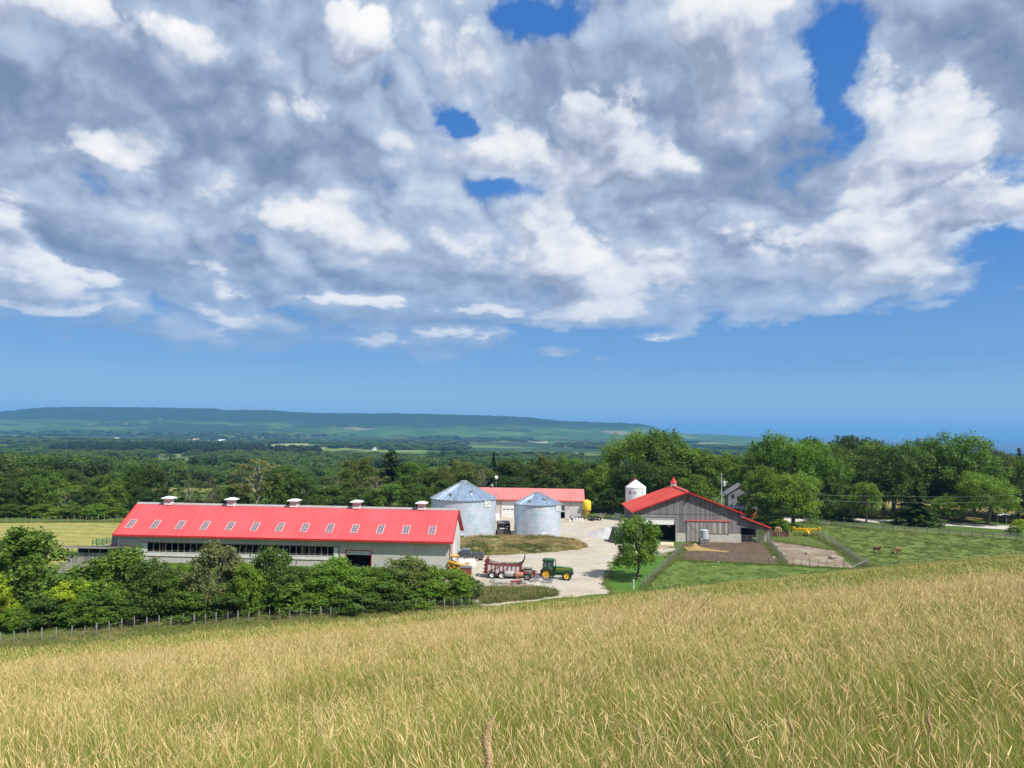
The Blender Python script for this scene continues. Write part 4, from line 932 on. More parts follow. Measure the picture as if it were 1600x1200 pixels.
def grain_bin(name, cx, cy, r, ze, za, sgn_px, sgn_w, sgn_h, label, nrib):
    t = thing(name, label, 'grain bin', (cx, cy, 0)); n = 96
    prof = []; z = -.2
    while z < ze: prof += [(r, z), (r+.012, z+.42), (r, z+.83)]; z += .84
    prof = [(a, min(b, ze)) for a, b in prof]+[(r, ze)]
    MB().lathe(prof, n).build('wall', GB, t, smooth=True)
    ri = .75; ro = MB(); ro.lathe([(r+.16, ze-.05), (ri, za-.25)], nrib*2)
    rf = ro.build('roof', BINROOF, t)
    rb = MB()
    for k in range(nrib*1):
        a = 2*math.pi*k/nrib; ca, sa = math.cos(a), math.sin(a); rb.bar((ca*(r+.2), sa*(r+.2), ze-.01), (ca*ri, sa*ri, za-.19), .09, .11)
    rb.build('rib', mat('bright_rib', (.58, .62, .66), .35, metal=.7), rf)
    MB().lathe([(r+.20, ze-.12), (r+.20, ze+.02), (r+.08, ze+.04)], n).build('eave_ring', GALV, t)
    MB().lathe([(ri+.08, za-.30), (ri+.08, za-.02), (.4, za+.12), (.0, za+.14)], 24).build('roof_cap', GALV, t)
    for a, f in ((-2.05, .72), (-1.1, .55)):       # roof hatches
        ca, sa = math.cos(a), math.sin(a); rr_ = ri+(r-ri)*f; z = za-.25+(ze-za+.2)*f+.2
        MB().box((ca*rr_, sa*rr_, z), (.55, .6, .42), Matrix.Rotation(a, 3, 'Z')).build('roof_hatch', STEEL, t)
    lad = MB(); a = -1.75; ca, sa = math.cos(a), math.sin(a)
    for s in (-.2, .2): lad.bar((ca*(r+.3)-sa*s, sa*(r+.3)+ca*s, ze+.02), (ca*(ri+.3)-sa*s, sa*(ri+.3)+ca*s, za-.02), .04)
    for k in range(9): f = (k+.5)/9; rr_ = r+.3+(ri-r)*f; z = ze+.02+(za-.04-ze)*f; lad.bar((ca*rr_+sa*.2, sa*rr_-ca*.2, z), (ca*rr_-sa*.2, sa*rr_+ca*.2, z), .03)
    lad.build('roof_ladder', GALV, t)
    # name board, curved round the wall
    u = AT(sgn_px, 700, cy).x-cx; a0 = -math.acos(max(-1, min(1, u/r))); hw = sgn_w/2/r; b_ = MB(); k = 8
    for i in range(k):
        A0 = a0-hw+2*hw*i/k; A1 = a0-hw+2*hw*(i+1)/k
        P = [(math.cos(A)*(r+.13), math.sin(A)*(r+.13)) for A in (A0, A1)]; b_.quad((*P[0], ze-.12-sgn_h), (*P[1], ze-.12-sgn_h), (*P[1], ze-.12), (*P[0], ze-.12))
    sb = b_.build('sign_board', SIGNW, t)
    nrm = Vector((math.cos(a0), math.sin(a0), 0)); tx = Vector((-math.sin(a0), math.cos(a0), 0)); zc = ze-.12-sgn_h/2
    M = Matrix((tx, Vector((0, 0, 1)), nrm)).transposed().to_4x4(); M.translation = nrm*(r+.16)+Vector((0, 0, zc))
    text_mesh('lettering', 'GSI', sgn_h*.52, SIGNG2, sb, M)
    el = MB(M); pts = [(math.cos(q)*sgn_w*.42, math.sin(q)*sgn_h*.36, .0) for q in np.linspace(.5, 6.6, 40)]; el.tube(pts, .028, 5); el.build('green_swoosh', SIGNG, sb)
    return t
GCB = Vector((-9.6, 148+6.6)); 
grain_bin('grain_bin', -9.75, 154.6, 6.7, 8.0, 11.5, 764, 1.75, 1.30, 'larger galvanised grain bin with a conical roof beside the long barn', 36)
grain_bin('grain_bin', 5.75, 155.8, 4.85, 7.0, 9.25, 872, 1.85, 1.15, 'smaller galvanised grain bin in the middle of the yard', 28)

# ---------------------------------------------------------------- red-roofed shed at the back
def back_shed():
    A = Vector((-5.2, 188.8)); B = Vector((18.4, 187.5)); dv = (B-A).normalized(); A = A-dv*3.0; L = (B-A).length
    t = thing('equipment_shed', 'low white shed with a faded red roof behind the grain bins', 'shed', (A.x, A.y, 0), math.atan2(dv.y, dv.x))
    zw, zr, Wd = 4.6, 7.1, 10.5; h = Wd/2
    m = MB()
    def gx(px): r = ray(px, 600); n = Vector((-dv.y, dv.x)); s = A.dot(n)/(r.x*n.x+r.y*n.y); return (Vector((r.x*s, r.y*s))-A).dot(dv)
    o1 = (gx(786), gx(806.5)); o2 = (gx(877), gx(884.5))
    for x0, x1 in ((0, o1[0]), (o1[1], o2[0]), (o2[1], L)): m.bb((x0, 0, -.2), (x1, .2, zw))
    m.bb((o1[0], 0, 4.0), (o1[1], .2, zw)); m.bb((o2[0], 0, 3.9), (o2[1], .2, zw)); m.build('wall', SIDW, t); m = MB(); m.bb((0, Wd-.2, -.2), (L, Wd, zw)); m.build('wall', SIDW, t)
    for x0 in (0, L-.2): MB().prism([(.2, -.2), (Wd-.2, -.2), (Wd-.2, zw), (h, zr-.2), (.2, zw)], x0, x0+.2, 'x').build('gable_wall', SIDW, t)
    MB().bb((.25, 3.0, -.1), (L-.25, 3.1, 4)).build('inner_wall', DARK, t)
    r_ = MB(); oh = .5
    for y0 in (-oh, Wd+oh):
        r_.quad((-.4, y0, zw-.05), (L+.4, y0, zw-.05), (L+.4, h, zr), (-.4, h, zr)); r_.quad((-.4, y0, zw-.13), (L+.4, y0, zw-.13), (L+.4, h, zr-.08), (-.4, h, zr-.08))
        k = -.2
        while k < L+.4: r_.bar((k, y0, zw-.03), (k, h, zr+.02), .045, .05); k += .92
    r_.build('roof', REDF, t)
    f = MB(); f.bb((-.4, -oh-.05, zw-.34), (L+.4, -oh-.004, zw-.02)); f.build('fascia', mat('faded_fascia', (.40, .09, .085), .5), t)
    d = MB()
    for k in range(5): d.bb((o1[0]+.04, .05, .0+k*.8), (o1[1]-.04, .11, .78+k*.8))
    do = d.build('garage_door', WHITE, t); gw = MB(); w_ = o1[1]-o1[0]
    for k in range(3): gw.bb((o1[0]+w_*(.12+.3*k), .045, 1.95), (o1[0]+w_*(.12+.3*k)+.75, .049, 2.2))
    gw.build('door_window', GLASS, do)
    c = MB(); c.bb((o1[0]-.12, -.05, 0), (o1[0], -.003, 4.1)); c.bb((o1[1], -.05, 0), (o1[1]+.12, -.003, 4.1)); c.build('door_frame', PINK, do)
    d = MB(); d.bb((o2[0]+.04, .06, 1.7), (o2[1]-.04, .12, 3.9)); d.build('side_door', WHITED, t)
    for x0, z0 in ((gx(772), 2.0), (gx(882), 2.1)): MB().bb((x0-.35, -.05, z0), (x0+.35, -.003, z0+1.1)).build('window', GLASS, t)
    for px in (771, 893): x0 = gx(px); MB().tube([(x0, -.05, 3.6), (x0+.1, -.5, 3.9), (x0+.2, -.7, 3.7)], .06, 6).build('wall_lamp', BLACK, t)
    v = MB(); x0 = gx(767)+.3; v.lathe([(.28, zr-.05), (.28, zr+.5), (.5, zr+.52), (.1, zr+.85)], 12, (x0, h, 0)); v.build('roof_vent', GALV, t, smooth=True)
back_shed()
def globe_pole():
    p = AT(774.5, 800, 186.0); t = thing('yard_lamp', 'tall thin pole with a white globe lamp above the shed roof', 'lamp', (p.x, 186.0, 0))
    MB().tube([(0, 0, 0), (0, 0, 9.9)], [.07, .05], 8).build('pole', STEEL, t, smooth=True)
    ar = MB()
    for k in range(3): ar.bar((-.5+k*.1, 0, 5.1+k*.55), (.75, 0, 5.2+k*.55), .04)
    ar.build('bracket', GALV, t)
    MB().lathe([(.02, -.48), (.22, -.42), (.40, -.24), (.46, 0), (.40, .24), (.22, .42), (.02, .48)], 20, (0, 0, 10.2)).build('globe', WHITE, t, smooth=True)
globe_pole()
# ---------------------------------------------------------------- grey board barn
def grey_barn():
    A = Vector((25.35, 152.0)); B = Vector((47.0, 151.4)); dv = (B-A).normalized(); W_ = (B-A).length; rz = math.atan2(dv.y, dv.x)
    t = thing('grey_barn', 'weathered grey board barn with a red roof, cupola and open lean-to', 'barn', (A.x, A.y, 0), rz)
    D = 16.2; zw = 6.1; zr = 10.15; h = W_/2
    def gx(px): r = ray(px, 600); n = Vector((-dv.y, dv.x)); s = A.dot(n)/(r.x*n.x+r.y*n.y); return (Vector((r.x*s, r.y*s))-A).dot(dv)
    o0, o1 = gx(1005), gx(1055.5); zt = 4.95; s0, s1, s2 = gx(1072.5), gx(1106), gx(1140)
    m = MB(); th = .2; zm = 5.55
    m.bb((0, 0, 0), (o0, th, zm)); m.bb((o0, 0, zt), (o1, th, zm)); m.bb((o1, 0, 1.75), (W_, th, zm))
    m.prism([(0, zm+.02), (W_, zm+.02), (W_, zw), (h, zr-.12), (0, zw)], 0, th-.02, 'y')
    m.build('wall', PLANK, t); MB().bb((0, D-th, 0), (W_, D, zw)).build('wall', PLANK, t)
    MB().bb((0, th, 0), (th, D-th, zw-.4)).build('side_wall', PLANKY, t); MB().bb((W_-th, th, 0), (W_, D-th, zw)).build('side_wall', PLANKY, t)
    MB().bb((-.03, .1, zw-.72), (.02, D-.1, zw-.12)).build('eave_board', mat('pale_eave_board', (.42, .39, .35), .8), t)
    MB().bb((-.02, -.03, zm-.05), (W_+.02, -.003, zm+.06)).build('belt_board', mat('dark_board', (.10, .097, .10), .9), t)
    f = MB(); f.bb((s1+.02, -.05, -.2), (W_+.03, th, 1.74)); f.bb((o1, -.05, -.2), (s0-.02, th, 1.74)); f.build('foundation', CONC, t)
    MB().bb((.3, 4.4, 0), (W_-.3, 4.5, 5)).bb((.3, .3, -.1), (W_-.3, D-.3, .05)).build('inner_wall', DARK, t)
    # roof with rake overhang towards the yard
    oh = .75; oe = .55; ro = MB(); y0, y1 = -oh, D+oh
    sl = (zr-zw)/h
    for s in (-1, 1):
        xe = h+s*(h+oe); ze = zr-(h+oe)*sl
        ro.quad((xe, y0, ze), (xe, y1, ze), (h, y1, zr), (h, y0, zr)); ro.quad((xe, y0, ze-.14), (xe, y1, ze-.14), (h, y1, zr-.14), (h, y0, zr-.14))
        ro.quad((xe, y0, ze-.14), (xe, y1, ze-.14), (xe, y1, ze), (xe, y0, ze))
        k = y0+.4
        while k < y1: ro.bar((xe, k, ze+.02), (h, k, zr+.02), .045, .05); k += .92
    ro.build('roof', REDY, t)
    rk = MB()
    for s in (-1, 1):
        xe = h+s*(h+oe+.02); ze = zr-(h+oe)*sl; rk.bar((xe, y0-.03, ze-.04), (h, y0-.03, zr-.04), .06, .28)
    rk.build('rake_trim', REDT, t)
    rc = MB()
    for k in range(7): rc.bb((h-.36, y0+1.0+k*2.3, zr-.02), (h+.36, y0+2.6+k*2.3, zr+.22))
    rc.build('ridge_vent', PINK, t)
    yc = D-1.5; cu = MB(); cu.box((h, yc, zr+.35), (1.05, 1.05, 1.0)); co = cu.build('cupola', WHITED, t)
    MB().lathe([(.86, zr+.82), (.80, zr+.92), (.42, zr+1.35), (.14, zr+1.8), (.03, zr+2.15)], 8, (h, yc, 0), caps=True).build('spire', REDT, co)
    # overhead door, half open
    d = MB()
    for k in range(3): d.bb((o0+.05, .06, 3.45+k*.5), (o1-.05, .12, 3.92+k*.5))
    do = d.build('overhead_door', mat('grey_door', (.36, .36, .35), .6), t)
    MB().bb((o0+.3, .02, 3.38), (o1-.35, .055, 4.25)).build('door_panel', WHITE, do)
    fr = MB(); fr.bb((o0-.2, -.06, 0), (o0, -.004, zt+.2)); fr.bb((o1, -.06, 0), (o1+.18, -.004, zt+.2)); fr.bb((o0, -.06, zt), (o1, -.004, zt+.2)); fr.build('door_frame', mat('grey_jamb', (.30, .29, .29), .8), do)
    # sliding doors under the red track
    tr_ = MB(); tr_.bb((s0-.1, -.3, 4.22), (s2, -.05, 4.44)); tr_.build('door_track', PINK, t)
    for a, b, m_, brace in ((s0, s1-.03, PLANKL, True), (s1+.03, s2-.25, plank_mat('pale_slatted_boards', [(.17, .155, .14), (.36, .335, .30), (.48, .45, .41)], .30, 0, stain=.1), False)):
        z0 = .1 if brace else 1.78; so_ = MB().bb((a, -.16, z0), (b, -.06, 4.2)).build('sliding_door', m_, t)
        e = MB(); e.bb((a, -.2, z0), (a+.12, -.165, 4.2)); e.bb((b-.12, -.2, z0), (b, -.165, 4.2))
        if brace: e.bar((a+.1, -.19, 4.05), ((a+b)/2, -.19, 2.0), .035, .13); e.bar((b-.1, -.19, 4.05), ((a+b)/2, -.19, 2.0), .035, .13)
        e.build('brace', RAILM, so_)
    # hoist in the gable
    MB().bar((h-.1, -.6, 8.95), (h+.25, -.1, 9.2), .14).bar((h-.3, -.25, 8.0), (h+.1, -.25, 8.75), .2).build('hay_hoist', BLACK, t)
    # lean-to
    x0, x1 = W_+.02, W_+6.0; z0_, z1_ = 5.35, 3.15; y0 = -.7; y1 = D*.55
    l = MB(); l.quad((x0, y0, z0_), (x1, y0, z1_), (x1, y1, z1_), (x0, y1, z0_)); l.quad((x0, y0, z0_-.14), (x1, y0, z1_-.14), (x1, y1, z1_-.14), (x0, y1, z0_-.14)); l.quad((x1, y0, z1_-.14), (x1, y1, z1_-.14), (x1, y1, z1_), (x1, y0, z1_))
    lo = l.build('lean_to_roof', REDY, t); MB().bar((x0, y0-.03, z0_-.03), (x1+.03, y0-.03, z1_-.03), .06, .3).build('rake_trim', mat('bright_red_trim', (.56, .05, .05), .45), lo)
    MB().prism([(x0, z0_-.5), (x1-.1, z1_-.3), (x1-.1, z1_-.75), (x0+.3, z0_-2.25), (x0, z0_-2.25)], -.05, .08, 'y').build('lean_to_gable', PLANK, t)
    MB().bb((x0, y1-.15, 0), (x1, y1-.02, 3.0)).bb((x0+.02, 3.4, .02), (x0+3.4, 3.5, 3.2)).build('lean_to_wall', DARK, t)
    for k in range(4): MB().bb((x1-.35, .1+k*2.7, 0), (x1-.18, .27+k*2.7, 3.1)).build('post', RAILM, t)
    g = MB()
    for k in range(5): g.bar((x0+.2, .35, .25+.3*k), (x1-2.2, .35, .25+.3*k), .04)
    for k in range(4): g.bar((x0+.2+k*1.1, .35, .2), (x0+.2+k*1.1, .35, 1.5), .04)
    g.build('gate', STEEL, t)
    for k in range(9): x = x1-2.3+k*.26; MB().bar((x, .8+k*.05, 0), (x+.05, .7+k*.05, 2.5-k*.03), .10).build('slat', mat('pale_slat', (.46, .42, .35), .85, var=.3), t)
    return t, rz, A
GBT, GBRZ, GBA = grey_barn()
# ---------------------------------------------------------------- white feed silo
def white_silo():
    p = AT(993, 800, 184.5); t = thing('feed_silo', 'white feed silo with a pointed roof behind the grey barn', 'silo', (p.x, 184.5, 0)); r = 2.55
    MB().lathe([(r, 1.2), (r, 8.5)], 40).build('tank', WHITE, t, smooth=True)
    MB().lathe([(r+.08, 8.48), (.35, 10.1), (.3, 10.25), (0, 10.25)], 40).build('roof', WHITE, t)
    MB().lathe([(r, 1.2), (.4, .4)], 40).build('hopper', WHITE, t)
    for k in range(4): a = k*math.pi/2+.5; MB().tube([(math.cos(a)*r, math.sin(a)*r, -.1), (math.cos(a)*r, math.sin(a)*r, 1.4)], .09, 8).build('leg', GALV, t)
    MB().tube([(-r-.12, -.3, 1.0), (-r-.12, -.3, 8.4), (-.35, -.3, 10.5), (.0, -.2, 10.65)], .10, 8).build('fill_pipe', mat('dark_red_pipe', (.16, .03, .035), .5), t, smooth=True)
    MB().lathe([(.16, 10.2), (.16, 10.7), (.0, 10.8)], 10).build('cap', REDT, t)
    ld = MB(); a = -1.05
    for s in (-.18, .18): ld.bar((math.cos(a)*(r+.1)-math.sin(a)*s, math.sin(a)*(r+.1)+math.cos(a)*s, 2), (math.cos(a)*(r+.1)-math.sin(a)*s, math.sin(a)*(r+.1)+math.cos(a)*s, 8.4), .03)
    for k in range(14): ld.bar((math.cos(a)*(r+.1)+math.sin(a)*.18, math.sin(a)*(r+.1)-math.cos(a)*.18, 2.2+.45*k), (math.cos(a)*(r+.1)-math.sin(a)*.18, math.sin(a)*(r+.1)+math.cos(a)*.18, 2.2+.45*k), .025)
    ld.build('ladder', mat('pale_ladder', (.55, .52, .55), .5, metal=.3), t)
    a0 = -1.95; nrm = Vector((math.cos(a0), math.sin(a0), 0)); tx = Vector((-math.sin(a0), math.cos(a0), 0)); M = Matrix((tx, Vector((0, 0, 1)), nrm)).transposed().to_4x4(); M.translation = nrm*(r+.02)+Vector((0, 0, 7.3))
    mk = MB(M); mk.quad((-1.15, -.42, 0), (-.62, -.42, 0), (-.62, .26, 0), (-1.0, .32, 0)); mk.build('logo_mark', mat('logo_red', (.40, .02, .10), .5), t)
    text_mesh('lettering', 'VAL', .62, mat('logo_purple', (.10, .05, .16), .5), t, M @ Matrix.Translation((.28, -.05, .0)), .01)
white_silo()
# ---------------------------------------------------------------- house among the trees
def house():
    p = AT(1158, 815, 190); t = thing('farmhouse', 'grey farmhouse with orange wood porch half hidden by trees', 'house', (p.x, 190, 0), R(-8))
    SH = plank_mat('grey_shingle', [(.20, .205, .215), (.26, .265, .275), (.32, .325, .335)], .28, 2, stain=.15); OR = plank_mat('orange_wood', [(.22, .09, .03), (.32, .13, .04), (.40, .18, .06)], .2, 2, stain=.2)
    MB().bb((-3.2, 0, 3.0), (3.6, 6, 6.6)).prism([(-3.2, 6.61), (3.6, 6.61), (.2, 8.9)], .02, 5.98, 'y').build('upper_wall', SH, t)
    MB().bb((-3.4, -.6, -.2), (3.8, 6, 2.98)).build('porch_wall', OR, t)
    r_ = MB(); r_.bar((-3.7, 3, 6.4), (.2, 3, 9.05), 6.8, .14); r_.bar((4.1, 3, 6.4), (.2, 3, 9.05), 6.8, .14); r_.build('roof', mat('grey_roof', (.22, .225, .235), .8), t)
    MB().prism([(-1.2, 3.0), (-.65, 3.55), (0, 3.5), (-.2, 3.0)], -3.4, 3.8, 'x').build('porch_roof', mat('pale_shingles', (.34, .34, .34), .85), t)
    MB().bb((-.9, -.06, 4.6), (1.6, .02, 6.0)).build('balcony_shade', DARK, t)  # flat dark panel, the shade of a recess put into its colour
    MB().bb((-1.0, -.5, 4.45), (1.7, -.05, 4.6)).build('balcony_sill', RAILM, t)
    for x0, z0, w_, h_ in ((-2.4, 5.5, .8, .9), (2.3, 5.6, .5, .6)):
        w = MB().bb((x0, -.05, z0), (x0+w_, -.004, z0+h_)).build('window', GLASS, t)
    w = MB(); w.bb((-.2, -.72, .5), (1.1, -.61, 2.9)); wo = w.build('porch_window', WHITE, t); MB().bb((0, -.76, 1.3), (.9, -.725, 2.6)).build('pane', GLASS, wo)
    MB().bar((-3.9, -.4, 3.5), (-1.0, -1.6, 1.4), .3, .14).build('eave', mat('cream_eave', (.55, .50, .42), .7), t)
    MB().bb((2.2, 1.6, 7.4), (3.0, 2.4, 8.8)).build('chimney', mat('brick', (.25, .10, .06), .9), t)
house()
def utility_pole():
    p = AT(1127.5, 800, 186); t = thing('utility_pole', 'grey utility pole with a transformer can behind the barn roof', 'utility pole', (p.x, 186, 0))
    MB().tube([(0, 0, -.2), (0, 0, 12.1)], [.17, .11], 10).build('pole', mat('pole_wood', (.42, .41, .40), .85), t, smooth=True)
    MB().lathe([(.0, 8.8), (.36, 8.85), (.36, 10.0), (.2, 10.15), (0, 10.15)], 16, (.62, -.1, 0)).build('transformer', mat('transformer_grey', (.60, .66, .70), .4, metal=.2), t, smooth=True)
    MB().box((-.1, -.2, 7.0), (.55, .4, .8)).bar((0, -.1, 6.8), (1.0, -.1, 6.7), .12).build('meter_box', STEEL, t)
    MB().bar((0, 0, 9.6), (.5, -.1, 9.6), .1).build('bracket', STEEL, t)
utility_pole()
GRN = mat('tractor_green', (.020, .13, .030), .35, var=.12, coat=.4, dirt=(.10, .11, .05), dirtamt=.25); YEL = mat('rim_yellow', (.72, .47, .02), .4, var=.08, dirt=(.45, .33, .10), dirtamt=.4)
MAROON = mat('maroon_paint', (.23, .022, .028), .5, var=.15, dirt=(.14, .09, .06), dirtamt=.5); CABGLASS = mat('tinted_glass', (.10, .16, .16), .08, spec=.7, var=.2)
def wheel(parent, c, r, w, rim_m, rim=.58, name='wheel', lug=0):
    """wheel turning about the local y axis, with a rim sub-part"""
    x, y, z = c; hw = w/2
    t_ = MB(); t_.lathe([(r*rim, -hw*.8), (r*.86, -hw), (r*.97, -hw*.8), (r, -hw*.4), (r, hw*.4), (r*.97, hw*.8), (r*.86, hw), (r*rim, hw*.8)], 32, c, 'y')
    if lug:
        for k in range(lug):
            a = 2*math.pi*k/lug
            for s in (-1, 1):
                p = (x+math.cos(a+.08*s)*r*1.0, y+s*hw*.45, z+math.sin(a+.08*s)*r*1.0); t_.box(p, (.06, hw*.9, .07), Matrix.Rotation(-a, 3, 'Y'))
    o = t_.build(name, RUBBER, parent, smooth=True)
    MB().lathe([(r*rim, -hw*.78), (r*rim*.9, -hw*.35), (r*rim*.35, -hw*.30), (r*rim*.30, -hw*.55), (.0, -hw*.55)], 28, c, 'y').lathe([(r*rim, hw*.78), (r*rim*.9, hw*.35), (r*rim*.3, hw*.3), (0, hw*.4)], 28, c, 'y').build('rim', rim_m, o, smooth=True)
    return o
def tractor():
    pr = G(853, 905.5); t = thing('tractor', 'green farm tractor with yellow wheels hitched to the spreader', 'tractor', (pr.x+.2, pr.y+.75, 0), R(-9))
    # local: x forward, rear axle at x=0
    wb = 3.05
    for s in (-1, 1):
        wheel(t, (0, s*.92, .86), .86, .52, YEL, .62, 'rear_wheel', 20); wheel(t, (wb, s*.88, .68), .68, .42, YEL, .60, 'front_wheel', 16)
    b = MB(); b.bb((-.5, -.38, .6), (1.3, .38, 1.25)); b.bb((1.3, -.30, .62), (wb+.55, .30, 1.05)); b.bb((wb-.25, -.62, .55), (wb+.25, .62, .8)); b.build('chassis', mat('chassis_green', (.012, .07, .02), .6, var=.2), t, bevel=.03)
    h = MB(); h.prism([(1.05, 1.05), (wb+.75, 1.0), (wb+.85, 1.2), (wb+.80, 1.62), (wb+.45, 1.76), (1.05, 1.92)], -.42, .42, 'y'); ho = h.build('hood', GRN, t, bevel=.05)
    MB().bb((1.3, -.43, 1.56), (wb+.5, -.424, 1.63)).bb((1.3, .424, 1.56), (wb+.5, .43, 1.63)).build('stripe', YEL, ho)
    MB().bb((wb+.78, -.36, 1.05), (wb+.875, .36, 1.58)).build('grille', BLACK, ho)
    for s in (-1, 1): MB().bb((wb+.80, s*.22-.1, 1.45), (wb+.89, s*.22+.1, 1.58)).build('headlight', SIGNW, ho)
    MB().bb((wb+.3, -.35, .8), (wb+.95, .35, 1.0)).build('front_weight', BLACK, t)
    # cab
    cg = MB(); cg.prism([(-.55, 1.5), (1.05, 1.35), (1.02, 1.8), (.88, 2.72), (-.50, 2.72), (-.62, 2.1)], -.66, .66, 'y'); cg.build('cab_glass', CABGLASS, t)
    fr = MB()
    for s in (-.68, .68):
        for a, c in (((-.57, 1.5), (-.50, 2.74)), ((1.05, 1.3), (.88, 2.74)), ((.15, 1.4), (.12, 2.74)), ((-.57, 1.5), (1.05, 1.35))): fr.bar((a[0], s, a[1]), (c[0], s, c[1]), .09, .09)
    fr.bb((-.6, -.7, 1.0), (1.1, .7, 1.42)); fr.build('cab_frame', BLACK, t)
    rf = MB(); rf.prism([(-.75, 2.74), (1.08, 2.74), (1.0, 2.92), (-.6, 2.95)], -.80, .80, 'y'); rf.build('cab_roof', mat('roof_green', (.02, .10, .035), .45), t, bevel=.04)
    MB().bb((.95, -.95, 2.55), (1.1, -.72, 2.78)).bb((.95, .72, 2.55), (1.1, .95, 2.78)).build('mirror', BLACK, t)
    for s in (-1, 1):
        f = MB(); pts = [(math.cos(a)*.98, s*.62, .86+math.sin(a)*.98) for a in np.linspace(.35, 2.7, 9)]
        for p, q in zip(pts[:-1], pts[1:]): f.bar(p, q, .62, .05)
        f.build('fender', GRN, t)
    MB().tube([(1.35, -.5, 1.3), (1.35, -.5, 2.75), (1.28, -.5, 2.9)], .06, 8).build('exhaust', BLACK, t, smooth=True)
    st = MB()
    for k in range(3): st.bb((.75, -.95, .45+.3*k), (1.1, -.68, .5+.3*k))
    st.bar((.75, -.95, .4), (.75, -.85, 1.2), .05); st.build('step', BLACK, t)
    MB().bb((.55, -.85, .55), (1.25, -.45, 1.0)).build('fuel_tank', mat('tank_green', (.012, .06, .02), .5), t, bevel=.05)
    MB().bar((-.4, 0, .5), (-1.2, 0, .5), .14).bar((-.5, -.4, .7), (-1.1, -.4, .5), .08).bar((-.5, .4, .7), (-1.1, .4, .5), .08).bb((-1.0, -.35, .5), (-.55, .35, 1.25)).build('hitch', BLACK, t)
    MB().bb((.0, -.3, 1.45), (.45, .3, 1.6)).bb((-.1, -.28, 1.6), (.06, .28, 2.2)).build('seat', BLACK, t)
tractor()
def spreader():
    pr = G(777, 903.5); t = thing('manure_spreader', 'maroon and white manure spreader caked with dung behind the tractor', 'manure spreader', (pr.x, pr.y+.8, 0), R(-4))
    for x in (-.72, .72):
        for s in (-1, 1): wheel(t, (x, s*1.12, .54), .54, .42, mat('rim_white', (.70, .70, .68), .4), .56, 'wheel', 14)
    x0, x1 = -1.5, 3.55
    bx = MB()
    for s in (-1, 1): bx.prism([(x0, .85), (x1, .80), (x1, 2.05), (x0+1.6, 2.1), (x0, 2.2)], s*1.02-.03, s*1.02+.03, 'y')
    bx.bb((x1-.06, -.99, .8), (x1, .99, 2.05)); bx.build('box', mat('spreader_white', (.56, .52, .50), .7, var=.15, dirt=(.20, .13, .09), dirtamt=.75), t)
    MB().bb((x0, -.98, .74), (x1, .98, .80)).build('floor', MAROON, t)
    fr = MB()
    for s in (-1, 1):
        y = s*1.08
        for k in range(9): x = x0+.05+k*(x1-x0-.1)/8; fr.bar((x, y, .7), (x, y, 2.1), .06 if k % 2 else .13, .10)
        fr.bar((x0, y, 2.28), (x0+1.8, y, 2.02), .1, .14); fr.bar((x0+1.8, y, 2.05), (x1, y, 2.05), .1, .12); fr.bar((x0, y, .74), (x1+.05, y, .70), .10, .14)
        fr.bar((.9, y, .8), (1.7, y, 1.9), .07, .1); fr.bar((-1.2, y, 1.1), (.4, y, 1.75), .06, .1)
    fr.bb((x1, -1.05, .6), (x1+.16, 1.05, 2.2)); fr.build('frame', MAROON, t)
    dg = mat('dung', (.075, .050, .032), .95, var=.4, scale=6, bump=.8)
    ld = MB(); n = 14
    for i in range(n):
        for j in range(5):
            x = x0+.2+(x1-x0-.4)*i/(n-1); y = -.56+.28*j; ld.box((x, y, 1.42+rnd.uniform(-.1, .1)), (.5, .45, 1.1+.15*math.sin(i*1.3)+rnd.uniform(-.08, .08)), Matrix.Rotation(rnd.random()*3, 3, 'Z'))
    ld.build('load', dg, t)
    be = MB()
    for s in (-.55, .55):
        be.tube([(x0-.25, s, .7), (x0-.02, s, 2.75)], .16, 10)
        for k in range(11):
            f = k/10; a = k*1.1; c = Vector((x0-.25+.23*f, s, .75+1.95*f)); be.bar(c-Vector((math.cos(a), math.sin(a), 0))*.42, c+Vector((math.cos(a), math.sin(a), 0))*.42, .07, .14)
    be.build('beater', mat('dung_caked_steel', (.085, .055, .04), .85, var=.4, scale=5), t)
    bf = MB()
    for s in (-1, 1): bf.bar((x0-.15, s*1.02, .6), (x0+.0, s*1.02, 2.85), .12, .2)
    bf.bar((x0-.0, -1.05, 2.85), (x0-.0, 1.05, 2.85), .2, .3); bf.build('beater_frame', MAROON, t)
    sp = MB(); pts = [(x1-.5, 2.1), (x1+.1, 2.3), (x1+.42, 2.75), (x1+.5, 3.4), (x1+.62, 3.4), (x1+.56, 2.65), (x1+.2, 2.1)]; sp.prism(pts, -1.0, 1.0, 'y'); sp.build('splash_guard', mat('dark_rubber_guard', (.05, .045, .05), .8), t)
    tg = MB(); tg.bar((x1, -.8, .85), (x1+2.2, -.12, .95), .16, .2); tg.bar((x1, .8, .85), (x1+2.2, .12, .95), .16, .2); tg.bar((x1+.1, 0, .75), (x1+2.9, 0, .6), .2, .2); tg.bar((x1+2.1, 0, .25), (x1+2.1, 0, 1.2), .16); tg.build('drawbar', MAROON, t)
    MB().tube([(x1+.1, -.2, 1.2), (x1+1.2, -.2, 1.35), (x1+2.5, -.1, 1.0)], .09, 6).build('hose', BLACK, t)
spreader()
